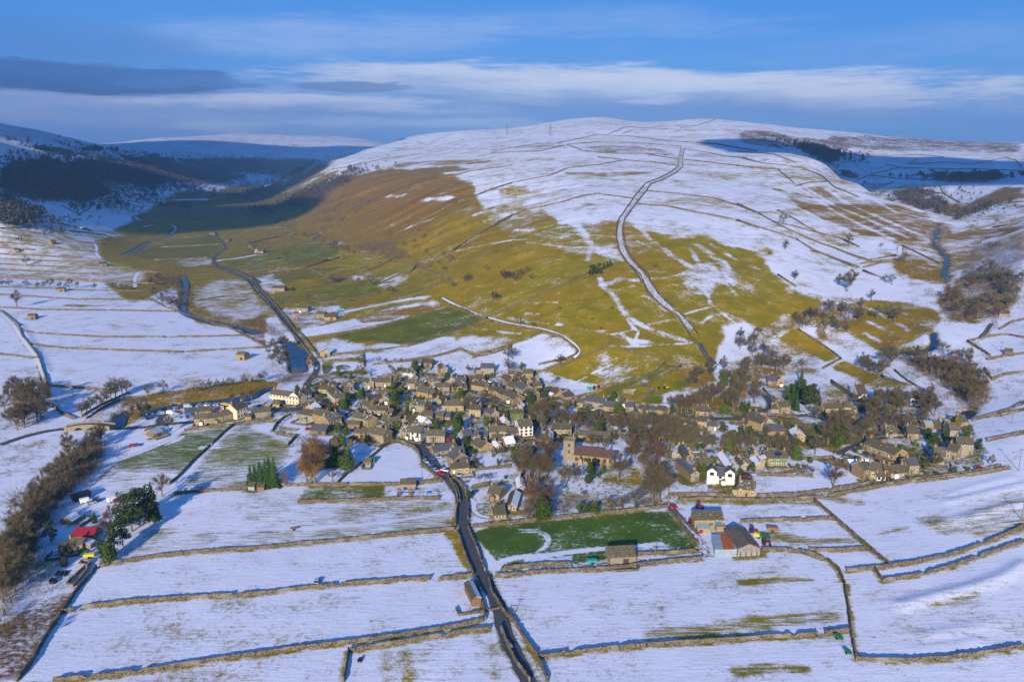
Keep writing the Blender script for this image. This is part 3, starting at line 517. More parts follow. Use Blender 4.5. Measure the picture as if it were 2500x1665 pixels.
area('T4 100,1140 260,1180 320,1250 200,1260 100,1190', f=4, rag=.9, amt=.6, snow=.5)
area('T4 230,1180 300,1240 280,1280 200,1240', f=3, rag=.6, amt=.7, snow=.2)
area('T4 820,1140 950,1170 900,1200 830,1170', f=2, amt=.9, snow=.05); area('T4 1130,1220 1300,1250 1320,1280 1150,1240', f=2, amt=.9, snow=.05)
# T8: steep olive bank right of the village
area('T8 940,300 1100,270 1340,300 1500,330 1650,380 1650,470 1500,600 1230,700 1150,690 1000,600 860,520 900,430 1030,420', f=3, rag=.4, snow=.05, brown=.25)
area('T8 1180,560 1380,560 1230,670 1100,660', f=2, rag=.4, snow=.05, brown=.9); area('T8 1490,330 1640,370 1600,430 1480,400', f=2, amt=.8, brown=.9)
for s in ['T8 1040,330 1150,380 1260,440', 'T8 1280,345 1400,400 1500,450', 'T8 1060,450 1150,490 1270,540', 'T8 1000,520 1080,570 1170,620', 'T8 1300,460 1410,530', 'T8 820,490 900,560 960,640 1000,690', 'T8 1000,610 1100,670 1180,720']: line(s, .8, soft=2.2, snow=.85, rag=1)
area('T8 700,500 820,480 900,560 980,660 900,700 800,640 720,560', f=3, rag=.8, amt=.85, snow=.6, moor=.4, brown=.3)
area('T8 650,470 820,460 700,520 740,600 860,660 760,640 640,560', f=2, rag=.3, amt=.8, snow=.15, moor=.5, soil=.4)
area('T8 380,550 500,520 640,600 840,760 720,780 640,740 540,700 440,700 300,680', f=3, rag=.3, snow=.03)
area('T8 440,710 540,700 640,740 720,790 640,830 500,850 400,820', f=3, rag=.5, snow=.85)
area('T8 660,870 760,850 900,860 1000,930 940,960 1050,1000 1250,1010 1400,1020 1420,1080 1080,1040 900,1040 800,960 700,920', f=2, rag=.4, snow=.88)
area('T8 760,830 860,780 1000,820 1180,900 1420,990 1400,1020 1180,990 1000,970 1000,930 900,880', f=2, rag=.3, snow=.03, brown=.25)
area('T8 700,1010 900,1050 980,1110 800,1110 720,1060', f=3, rag=.6, snow=.6)
area('T8 1310,850 1450,830 1600,890 1760,960 1790,1030 1520,1020 1400,930', f=2, rag=.2, snow=.95)
area('T8 1300,780 1650,780 1900,800 2080,1000 2100,1100 1900,1180 1500,1150 1000,1180 500,1200 0,1250 0,950 200,900 400,960 700,1000', f=5, rag=.6, amt=.35, snow=.45, brown=.35, soil=.3)
area('T8 1000,1150 1900,1180 1850,1260 1600,1300 1200,1330 900,1450 600,1500 500,1350 800,1300', f=4, rag=.7, amt=.8, snow=.35, brown=.5, soil=.4, lush=.2)
area('T8 1780,100 2355,0 2355,140 2280,330 2000,470 1750,450 1650,300 1800,180', f=4, rag=.4, amt=.6, snow=.45, brown=.5, soil=.4)
area('T8 320,1240 500,1230 560,1310 450,1320', f=1, snow=.05, brown=.8)
area('T8 1500,560 1600,530 1560,620 1450,680 1350,700', f=2, amt=.3, snow=.5)
area('T8 60,560 400,430 860,250 1040,290 1060,440 900,500 640,480 440,520 200,640 60,640', f=3, rag=.4, amt=.8, snow=.3, brown=.5, soil=.3)
area('T8 120,620 420,560 640,720 660,860 500,880 250,860 60,980', f=4, rag=.5, amt=.6, snow=.3, brown=.4, soil=.2)
area('T8 1340,300 1560,330 1650,470 1560,560 1300,780 1100,900 950,760 1230,700 1500,600', f=4, rag=.5, amt=.6, snow=.35, brown=.5, soil=.15)
area('T8 1750,120 2355,0 2355,140 2280,330 2000,470 1750,450 1630,300 1800,180', f=4, rag=.4, amt=.6, snow=.2, brown=.5, soil=.5)
area('T8 1320,740 1900,800 2080,1000 2090,1120 1900,1200 1700,1000 1450,850', f=3, rag=.3, amt=.7, snow=.15, brown=.5, soil=.5)
# patchwork of valley meadows
for s_, d_ in (('T1 1600,1150 1790,1125 1850,1150 1830,1210 1620,1215', dict(lush=1)), ('T1 1950,1120 2265,1050 2265,1120 2000,1180', dict(lush=.1, brown=.6)), ('T1 1960,1190 2265,1150 2265,1240 1980,1260', dict(lush=.5)), ('T1 1560,1060 1780,1060 1770,1120 1500,1145', dict(lush=.3, brown=.5)), ('T6 0,90 500,20 840,0 560,100 200,160', dict(lush=.8)), ('T6 560,110 900,10 1200,0 860,90 700,150', dict(brown=.5)), ('T6 460,210 860,150 1200,120 1160,215 800,290 540,320', dict(lush=.7)), ('T6 860,370 1250,250 1600,150 1560,240 1200,330', dict(lush=.5)), ('T2 0,1260 600,1160 620,1240 200,1330 0,1370', dict(lush=.7)), ('T2 0,1150 300,1100 420,1130 500,1160 200,1230 0,1250', dict(brown=.6)), ('T2 650,1190 820,1250 760,1300 400,1390 300,1330', dict(lush=.9)), ('T6 1180,180 1420,90 1740,100 1500,200 1250,260', dict(lush=.45))): area(s_, f=1, amt=.75, **d_)
for s_ in ('T2 0,1395 500,1300 850,1240', 'T2 100,1310 500,1215 640,1190', 'T6 300,340 800,300 1200,220', 'T6 40,75 500,10', 'T1 1960,1185 2265,1130', 'T6 860,100 1130,50', 'T6 1200,100 1400,60', 'T1 1870,1400 2265,1350', 'T2 300,1420 700,1330 840,1310'): line(s_, .5, soft=1.5, snow=.6, rag=1)
# wooded slope and gardens behind the church (V5, V4)
area('V5 0,180 300,260 600,360 700,500 500,480 300,520 0,620', f=2, rag=.2, snow=.04, brown=.75); area('V5 0,480 250,390 300,430 120,600 0,640', f=2, snow=.02, lush=.85, brown=0)
area('V5 0,0 420,0 560,250 0,180', f=2, snow=.05)
area('V5 0,850 300,700 800,700 1200,900 1560,900 1500,1010 800,1080 300,1050 0,1040', f=3, rag=.3, amt=.85, snow=.08, brown=.45, soil=.2, lush=.2)
area('V5 800,100 1500,230 1300,600 1000,500 700,350', f=4, rag=.5, amt=.7, snow=.35, brown=.5)
area('V5 1280,220 1700,260 1850,380 1300,440', f=2, rag=.3, amt=.85, snow=.1, brown=.8)
area('V4 0,290 450,130 750,0 1250,0 1800,160 1830,230 1500,380 1100,480 850,570 400,500 0,360', f=1, rag=.1, snow=.04, lush=.05)
area('V4 480,100 900,130 950,200 650,330 550,250', f=4, rag=1, amt=.7, snow=.55); area('V4 800,300 1100,280 1600,250 1650,280 1300,400 1100,450 900,380', f=5, rag=1, amt=.75, snow=.75)
line('V4 650,345 800,270 960,205', .8, soft=.6, snow=.9); line('V4 370,490 550,405', .7, soft=.6, snow=.9)
area('V4 0,360 250,420 560,510 830,570 620,690 300,620 0,560', f=2, rag=.4, snow=.9)
area('V4 850,570 1100,500 1500,400 1840,210 2050,210 1800,350 1500,530 1200,640 900,740 800,620', f=1, snow=.12, lush=.7); area('V4 1300,540 1500,420 1850,320 1700,420 1450,560', f=2, rag=.6, amt=.8, snow=.7)
area('V4 540,1060 1000,1040 1020,1200 800,1130', f=2, snow=.03, lush=.8); area('V4 1450,760 1700,650 1850,700 1800,850 1500,850', f=2, rag=.2, snow=.1, lush=.7)
area('V4 300,1130 700,1140 1000,1200 1000,1300 700,1330 400,1300', f=2, rag=.4, snow=.8)
area('W4 50,250 150,100 350,70 700,90 1180,90 1200,330 800,340 500,360 200,300', f=1, rag=.1, snow=.97); area('W4 0,290 500,350 1100,330 1150,420 600,440 100,400', f=1, snow=.08, brown=.2)
area('W3 1180,170 1400,0 2355,0 2355,330 1900,300 1400,230', f=2, rag=.5, snow=.85)
# village ground: broken snow, gravel and gardens
area('V2 0,300 600,330 1000,400 1700,250 2355,380 V3 1400,250 1900,450 2355,720 V4 1400,900 W4 1200,450 1300,750 W4 950,1000 W3 2000,900 W3 1400,600 W3 900,150 W2 1700,400 W2 600,600 W2 0,480 W1 1500,200 W1 900,280 W1 600,100 V1 2200,1300 V1 1900,1050 V1 1500,950 V1 1350,850 V1 2100,550', f=4, rag=.5, amt=.75, snow=.52, lush=.35, brown=.4, soil=.5)
area('V1 0,780 1300,800 1420,950 900,1030 0,1060', f=2, rag=.2, amt=.8, snow=.6, soil=.9); area('W7 700,330 1250,200 1500,350 1250,520 900,560 700,440', f=2, rag=.3, amt=.7, snow=.75, soil=.6)
area('V1 0,620 850,560 1500,480 1550,540 1100,640 600,740 0,830', f=1, rag=.3, snow=.08, brown=.65); area('V1 0,690 400,700 0,760', f=2, rag=.6, amt=.6, snow=.4)
area('V1 1120,1110 1560,1060 1590,1130 1250,1150', f=1, snow=.1, brown=.8, moor=.4)
# bowling green and play lawns at the top of the village
area('V2 260,180 420,170 420,240 340,310 270,240', f=1, snow=.25, lush=.8); area('V2 330,310 980,290 980,360 330,350', f=1, snow=.05, lush=.8); area('V2 260,130 900,100 950,180 750,140 250,180', f=1, snow=.1, lush=.4)
area('V2 440,230 560,200 700,190 760,230 800,280 600,300 420,310', f=1, snow=1)
area('V2 465,250 500,215 580,203 660,205 710,225 715,255 680,280 600,290 520,290 475,280', f=0, snow=.2, lush=.9)
# fields below the village
area('W7 1290,640 2130,540 2000,650 1770,870 1500,1110 1270,1340 900,1260 100,1280 400,1060 800,880 1250,720', f=1, snow=.16, lush=.85, streak=1.0)
area('W7 0,1500 100,1300 900,1290 1240,1330 1100,1548 0,1548', f=3, snow=.5, lush=.6, streak=1)
area('W7 1380,1400 1700,1000 2130,560 2355,510 B2 280,100 230,240 160,330 B1 1540,360 1100,385', f=2, snow=.36, lush=.6, streak=1)
area('B1 800,300 1100,300 1090,350 800,350', f=3, rag=.3, amt=.5, snow=.75)
line('W7 60,1290 500,1280 1300,1270', 1.2, soft=1, snow=.4, brown=.8, moor=.4); line('W7 1620,890 1770,885 1900,890', 1.3, soft=1, snow=1); line('W7 1050,830 1200,780 1290,720', 1.5, soft=.8, snow=1)
area('B1 1240,450 1500,440 1550,470 1300,480', f=3, rag=.7, amt=.7, snow=.3, lush=.3)
area('B1 850,700 1000,600 1200,600 1657,560 B2 300,560 900,560 1290,600 900,655 300,715 B1 1657,735 1000,785 B1 850,790', f=4, rag=.5, amt=.9, snow=.6, lush=.4, streak=.9)
area('B2 0,380 330,400 900,440 1200,430 1290,480 1290,600 0,700', f=4, rag=.4, amt=.7, snow=.6, lush=.4, streak=.9)
area('B2 330,445 360,360 870,350 875,425 600,435', f=1, snow=.2, lush=.8, streak=.5); area('B2 885,420 880,350 1200,360 1205,415', f=1, rag=.3, snow=.55, lush=.4)
for s in ['B2 895,385 925,385 925,412 895,412', 'B2 950,385 1030,385 1040,415 945,418', 'B2 1110,385 1150,375 1190,385 1190,412 1110,412']: area(s, f=0, snow=1)
area('B2 1200,480 1290,400 1300,600 1240,560', f=2, rag=.7, amt=.7, snow=.4)
area('B2 1240,640 1310,640 1400,880 1360,860 1300,730', f=2, rag=.6, amt=.8, snow=.3)
area('B2 1400,1260 1530,1250 1560,1350 1600,1568 1500,1568 1420,1400', f=3, rag=.9, amt=.8, snow=.5, lush=.1); area('B2 640,1390 1400,1300 1657,1300 1657,1568 630,1568', f=2, amt=.5, snow=.82, streak=.6)
for x in (870, 990): line('B2 %d,1400 %d,1568' % (x, x + 10), .8, soft=3, amt=.6, snow=.35)
area('B3 0,600 300,570 600,540 900,510 1095,500 1180,590 1280,720 900,780 500,830 50,870 B2 1600,860 1410,640', f=1, rag=.1, snow=.1, lush=1, streak=.2)
area('B3 0,620 300,600 500,620 700,640 900,680 1100,700 1270,730 900,780 500,830 50,870', f=5, rag=.6, amt=.45, snow=.5, streak=.4)
area('B3 200,790 500,790 500,835 220,850', f=2, rag=.4, amt=.8, snow=.85); area('B3 900,720 1060,710 1270,740 900,780', f=2, rag=.4, amt=.7, snow=.8)
line('B3 20,870 60,810 200,785 350,775 550,750 720,735 880,725 1050,705', 1.0, soft=1.0, snow=1, sm=2); line('B3 180,620 280,615 340,640 368,680 350,720 300,755 240,770', .3, soft=.5, snow=.8, sm=2); line('B3 190,635 280,630 330,655 350,690 320,730 280,755', .3, soft=.3, snow=.9, sm=2)
area('B3 0,910 300,895 900,850 1300,810 1657,800 B4 130,800 400,780 620,870 690,1100 705,1240 400,1270 0,1290 B3 1500,1290 900,1335 300,1395 B3 100,1130', f=2, amt=.6, snow=.88, streak=.5)
for s, w in [('B3 1150,1270 1400,1265 1657,1215', 5), ('B4 0,1235 200,1195 400,1165 600,1160', 3), ('B4 30,950 250,930 450,930', 1.5), ('B3 1000,1280 1200,1280 1400,1270', 3), ('B4 0,1500 200,1475 400,1480', 2), ('B3 1560,945 1657,940', 1.5), ('B4 0,525 200,505 350,495 540,510', 2.5), ('B4 190,655 300,665 400,680', 3), ('B4 420,690 700,690', 2), ('B4 1300,590 1500,560 1700,520 1785,480', 8), ('B4 1560,640 1700,620 1785,620', 5), ('B4 560,420 740,450', 3), ('B4 900,640 1060,605', 1.5), ('B4 1200,1100 1400,1050 1500,1020', 1.2)]:
    line(s, w * .6, soft=w, amt=.85, snow=.25, lush=.3, streak=.9)
area('B4 1250,450 1500,400 1785,330 1785,540 1500,590 1300,560', f=6, rag=.9, amt=.5, snow=.7, streak=.9)
area('B4 700,1000 1785,800 1785,1330 1500,1380 1100,1420 760,1420', f=2, amt=.4, snow=.85, streak=.7)
area('B3 1150,450 1657,470 B4 0,440 540,440 600,540 300,555 B3 1657,560 1250,590', f=2, rag=.4, amt=.6, snow=.72, lush=.4, streak=.5)
area('B1 0,1280 200,1050 480,1000 470,1030 380,1150 280,1300 200,1440 105,1568 0,1568', f=2, rag=.4, amt=.9, snow=.30, brown=.6, moor=.7, soil=.2)
# scrub ground of the left riverbank and churchyard
area('B1 0,1300 150,1150 400,1010 480,1000 380,1150 280,1300 100,1568 0,1568', f=2, rag=.5, snow=.30, brown=.6, moor=.6, soil=.3); area('B1 0,1100 200,760 350,480 640,200 700,120 600,80 400,200 200,400 0,700', f=3, rag=.4, amt=.85, snow=.2, brown=.6, soil=.6)
area('B1 0,120 250,20 480,30 540,70 430,200 300,300 200,480 0,640', f=2, rag=.4, amt=.6, snow=.75, moor=.4, brown=.3)
area('T5 0,850 300,830 380,1000 250,1000 0,950', f=3, rag=.6, amt=.6, snow=.6, moor=.5, brown=.3); area('T5 450,1040 800,1070 900,1110 700,1260 600,1280 480,1200', f=2, rag=.5, amt=.5, snow=.72, moor=.5)
area('T5 690,1280 900,1160 1130,1090 1300,1130 1100,1200 800,1370', f=2, rag=.5, amt=.8, snow=.5, brown=.7, soil=.5); area('T5 1050,1120 1500,1050 2265,960 2265,1050 1500,1150 1300,1200 1100,1350 1000,1350', f=2, rag=.4, amt=.9, snow=.2, brown=.75)
area('T5 500,325 1000,328 1290,320 1000,345 600,350', f=1, rag=.3, amt=.85, snow=.3, brown=.3)
area('T5 420,180 T5 0,170 0,110 1130,150 1130,210', f=1, amt=.3, snow=.7)
area('T5 900,760 1700,740 1500,820 1000,810', f=5, rag=.8, amt=.35, snow=.7, streak=.6)
area('W3 0,600 1300,650 1550,900 1850,1250 1700,1340 800,1430 0,1480', f=4, rag=.7, amt=.7, snow=.6, lush=.3, brown=.3); area('W3 800,850 1450,870 1450,920 900,910', f=2, amt=.9, snow=.1, brown=.4); area('W3 1300,700 1500,850 1430,880 1250,740', f=2, amt=.9, snow=.1, brown=.8)
area('W2 1300,850 2000,800 2000,1500 1550,1520 1550,1000', f=3, rag=.4, amt=.7, snow=.35, brown=.6, moor=.3)
area('W2 0,1010 420,1050 460,1548 0,1548', f=2, amt=.3, snow=.8); area('W2 640,980 1000,930 1300,880 1250,940 700,1030', f=1, snow=.08, lush=.6)
area('W2 720,1240 850,1190 1000,1210 1170,1250 1160,1320 1000,1380 900,1480 780,1440 720,1340', f=1, snow=.6, lush=.6, streak=0)
area('W1 0,980 1300,970 1320,1020 0,1030', f=1, rag=.2, snow=.1, lush=.5)
area('W1 250,750 600,700 650,900 250,940', f=2, rag=.4, amt=.6, snow=.85); area('W1 0,250 600,300 700,650 200,740 0,800', f=3, rag=.4, amt=.7, snow=.3, brown=.6, soil=.3)
area('B4 0,420 130,420 420,395 480,430', f=1, rag=.2, amt=.5, snow=.5)
area('W8 900,990 1450,900 1500,960 1300,1050 950,1060', f=1, snow=.03, lush=.35); area('W8 0,120 500,60 1500,110 2355,90 2355,150 1300,140 500,110 100,140', f=1, snow=.05, lush=.4)
area('W8 200,620 500,640 480,900 700,1030 500,1060 450,900 350,750', f=1, rag=.2, amt=.8, snow=.6, soil=.7)

for s_ in ['T1 1350,705 1900,695 1900,735 1600,750 1400,735', 'T1 1900,645 2265,650 2265,700 1950,690', 'T1 1450,825 1780,822 1780,832 1450,835', 'T2 0,600 290,650 280,690 0,695', 'T2 80,645 200,640 300,660 100,665']: area(s_, f=1, rag=.5, snow=.85, lush=0)
# garden plots: every parcel of the village has its own surface
b = box(gpoly('V2 0,300 V3 2355,300 V6 1500,1000 W5 1900,700 W4 1300,1000 W1 0,700 V1 0,900', 30), 4)
Vp = gpoly('V1 900,1030 1300,900 2100,800 2200,400 V2 300,320 900,420 1500,430 1800,330 V3 700,380 1100,350 1500,330 1900,560 2300,600 V4 300,700 1300,800 1800,900 V5 1500,1030 2200,1000 V6 1000,950 1600,1000 2100,1100 W5 1700,200 1850,700 1300,830 900,880 500,940 150,780 W4 2000,480 2200,760 1300,780 1200,960 950,1130 600,1110 0,920 W3 1900,560 1400,250 900,180 400,150 W2 1900,300 1300,600 1250,680 700,730 W1 2300,350 1400,180 900,280 600,200 W1 0,100 V1 2200,1280 1900,1000 1500,1060 1300,1180 0,1240', 20, close=True)
b = box(Vp, 4); ins = pmask(Vp, XX[b], YY[b]); rs_ = np.random.RandomState(4); x0, y0 = Vp.min(0); x1, y1 = Vp.max(0)
sx, sy = np.meshgrid(np.arange(x0, x1, 12), np.arange(y0, y1, 16), indexing='ij'); sx = (sx + rs_.uniform(-5, 5, sx.shape)).ravel(); sy = (sy + rs_.uniform(-7, 7, sy.shape)).ravel()
X_, Y_ = XX[b][ins], YY[b][ins]; ci = np.zeros(len(X_), int)
for i in range(0, len(X_), 4000): ci[i:i + 4000] = ((X_[i:i + 4000, None] - sx) ** 2 + ((Y_[i:i + 4000, None] - sy) * .8) ** 2).argmin(1)
typ = rs_.choice(5, len(sx), p=(.24, .26, .20, .18, .12)); PL = np.array([(.50, .3, .3, .4), (.18, .8, .15, .1), (.18, .1, .6, .7), (.08, .35, .55, .4), (.85, 0, 0, 0)])[typ]
for k, nm in enumerate(('snow', 'lush', 'brown', 'soil')): t_ = CV[nm][b]; t_[ins] = t_[ins] * .25 + PL[ci, k] * .75; CV[nm][b] = t_
# ground worn and thawed round each house
def walk_houses():
    fr = 'O'
    for w_ in HDATA.split():
        if w_ in FR: fr = w_; continue
        v = [t_ for t_ in w_.split(',')][:4]; yield px(fr, float(v[0]), float(v[1])), px(fr, float(v[2]), float(v[3]))
for p0, p1 in walk_houses(): line(np.array([ground(*p0), ground(*p1)]), 1.2, soft=3.5, amt=.8, rag=.5, snow=.12, brown=.4, soil=.45, lush=.2)
# weather over everything: drift and thaw at several sizes, and bands along the contours of the slopes
slope = np.clip((ZTs - 25) / 60, 0, 1); cb = fbm(ZTs * .16 + XX / 300, (XX + YY) / 260, 4, 41); cb2 = fbm(ZTs * .45, (XX - YY) / 130, 3, 45)
CV['snow'] = np.where((slope > .1) & (CV['snow'] > .8), CV['snow'] - .09 * slope, CV['snow']); dn = fbm(XX / 45, YY / 45, 4, 51); fl = fbm(XX / 14, YY / 10, 3, 55); sn = CV['snow']
pat = np.clip(sn * (1 - sn) * 4, 0, 1)
st_ = fbm(sv_ / 60 + .25 * fbm(XX / 200, YY / 200, 2, 83), tv_ / 900, 4, 81); rkb = rk * fbm(ZTs / 7, YY / 700, 4, 93)
CV['soil'] = np.clip(CV['soil'] + fk * np.clip(.9 * st_ - .05, 0, .55) + fk * .25 * np.clip(fl, 0, 1), 0, 1)
CV['snow'] = np.clip(sn + rk * .5 * np.minimum(rkb, .08) * (sn > .2) + pat * (.30 * dn + .22 * fl) + .12 * np.minimum(fl + dn, .1) + slope * (.22 * np.minimum(cb, .05) + .16 * np.minimum(cb2, .1)) * (sn > .3) + np.clip(far, 0, 1) * .25 * np.minimum(fbm(ZTs * .07, XX / 500, 4, 61), .02) * (sn > .3), 0, 1)
CV['brown'] = np.clip(CV['brown'] + rk * .5 * np.clip(-rkb, 0, 1) * 2 + .30 * fk * (.2 + .8 * np.clip((R(2) - AA) / R(10), 0, 1)) + .28 * dn + slope * (.35 * cb + .25 * cb2), 0, 1); CV['moor'] = np.clip(CV['moor'] + far * .5 * np.clip(cb + .2, 0, 1), 0, 1)
CV['lush'] = np.clip(CV['lush'] * (1 - .6 * fk) + .10 * fbm(XX / 70, YY / 70, 3, 71) - slope * .2 * cb2, 0, 1)

for s_, w_, v_ in (('T7 1350,560 1500,610 1650,640', 1.2, .9), ('T7 1150,460 1250,560 1220,640', 1.2, .9), ('T7 60,560 250,575', 1.5, .85), ('T7 1290,250 1400,300 1480,380', 1.5, .7), ('T7 1860,60 2000,150 2110,260', 1.6, .8), ('T7 1500,170 1700,130', 1.2, .7), ('T7 900,560 1030,580 1110,620', 1.3, .8), ('T7 500,640 760,720', 1.2, .6), ('T3 1400,1450 1600,1400 1930,1370', 1.6, .75), ('T3 1240,1180 1500,1300', 1.5, .7), ('T3 300,1190 600,1230 850,1235', 1.8, .8), ('T3 1950,1380 2000,1480 2060,1560', 2.2, .85), ('T2 1300,1400 1600,1330', 1.2, .7), ('T6 2030,535 2265,570', 1.6, .9), ('T6 1800,730 2000,690', 1.2, .7)): line(s_, w_ * .5, soft=w_, snow=v_, rag=.6)
# old terrace banks crossing the eastern fields, and tyre lines pressed into the snow
def bank(s, h, w_):
    for Wc in chunks(gpoly(s, 8, sm=2)):
        Dm = np.hypot(*Wc.mean(0)); b = box(Wc, min(40, int(3 + 3 * w_ / (Dm * .0014)))); e = seg_dist(Wc, b); ZT[b] = np.maximum(ZT[b], ZTs[b] + h * np.exp(-(e / w_) ** 2))
for s_, h_ in (('B4 1230,585 1450,545 1650,480 1784,452', .7), ('B4 1330,395 1500,345 1700,300', .4), ('B4 1330,445 1500,405 1784,342', .6), ('B4 1030,1092 1250,1030 1450,985 1620,930 1700,890 1784,840', 1.0), ('B4 1180,1280 1400,1240 1600,1195', .4), ('B4 1100,1380 1350,1340 1500,1310', .3), ('T5 170,500 260,640 360,800 400,900', .8)): bank(s_, h_, 3.2)
for s_ in ('B2 20,980 400,930 900,880 1400,840', 'B1 700,900 1200,880 1657,850', 'B3 60,1000 500,960 1000,930 1600,880', 'B4 760,1380 1100,1300 1500,1230', 'B2 60,1330 500,1230 1000,1160 1450,1110', 'B4 600,470 900,520 1200,500'): line(s_, .25, soft=.7, sm=2, amt=.5, rag=1.2, snow=.45)
line('B1 850,600 1200,600 1500,615 B2 0,620 300,615 600,600 900,570 1250,510', .6, soft=1, sm=2, amt=.9, snow=1)
# ------------------------------------------------------------------ rivers: carve the bed, then lay the water
RIV = [  # (closed outline in photo pixels, depth)
  'T6 340,640 380,630 420,660 500,720 530,760 500,780 520,850 525,900 470,880 430,890 385,900 380,850 370,780 350,700',
  'V1 0,822 400,770 800,725 1150,660 1250,600 1450,540 1500,575 1300,640 1200,720 1050,770 800,790 400,815 0,860',
  'W7 660,310 900,215 1380,150 2355,20 2355,75 1800,140 1300,205 900,265 640,370',
  'W7 0,540 150,430 330,285 440,280 400,420 350,540', 'T6 0,520 100,535 120,560 60,565 0,545', 'T6 285,590 330,600 340,650 300,650',
  'B1 500,110 560,60 620,50 560,110 480,170 420,220 380,290 300,330 290,310 360,270 400,210 440,150',
 
  'T8 1590,530 1640,540 1625,570 1660,610 1640,650 1590,680 1500,700 1350,720 1340,705 1500,680 1580,655 1605,610 1590,570',
  'T8 1690,50 1720,50 1760,90 1720,110 1730,160 1760,180 1730,180 1700,120 1730,90', 'T8 1850,1180 1930,1170 1960,1190 1900,1230 1830,1260']
def ribbon(s, hw):
    L_ = gpoly(s, 8, sm=2); keep = [0]
    for k in range(1, len(L_)):
        if np.hypot(*(L_[k] - L_[keep[-1]])) > hw * 1.5: keep.append(k)
    L_ = L_[keep]; L_[1:-1] = (L_[:-2] + 2 * L_[1:-1] + L_[2:]) / 4; d = np.gradient(L_, axis=0); n = np.c_[-d[:, 1], d[:, 0]] / np.hypot(*d.T)[:, None]; P = np.r_[L_ + n * hw, (L_ - n * hw)[::-1]]; return np.r_[P, P[:1]]
RIV += [('T1 1050,1300 1120,1270 1200,1235 1260,1190 1330,1165 1430,1140 1500,1085 1490,1050 1430,1030 1300,1040 1200,1060', 2.6), ('T1 1560,1470 1570,1510 1590,1550 T5 1575,200 1565,290 1555,380 1660,430 1900,485 2050,515 2265,560', 3), ('T1 1150,970 1180,1000 1210,1010', 5), ('T4 1640,985 1660,1020 1620,1060 1640,1110 1600,1160 1660,1200 1740,1300 1680,1390 1720,1450', 1.5), ('T4 2020,1300 1900,1350 1730,1385', 1.3)]
WAT = []
for r_ in RIV:
    Wp = gpoly(r_, 10, close=True) if isinstance(r_, str) else ribbon(*r_); b = box(Wp, 8); Mk = pmask(Wp, XX[b], YY[b]).astype(float)
    Mk2 = np.clip(blur(Mk, 2) * 2.2, 0, 1); ZT[b] = ZT[b] - 1.9 * Mk2 * np.clip(Mk2 + .2, 0, 1); zw = gsamp(blur(ZTs, 4), Wp[:, 0], Wp[:, 1]) - .9
    CV['soil'][b] = np.maximum(CV['soil'][b], Mk2 * .7); CV['snow'][b] *= (1 - Mk2); WAT.append((Wp, zw))

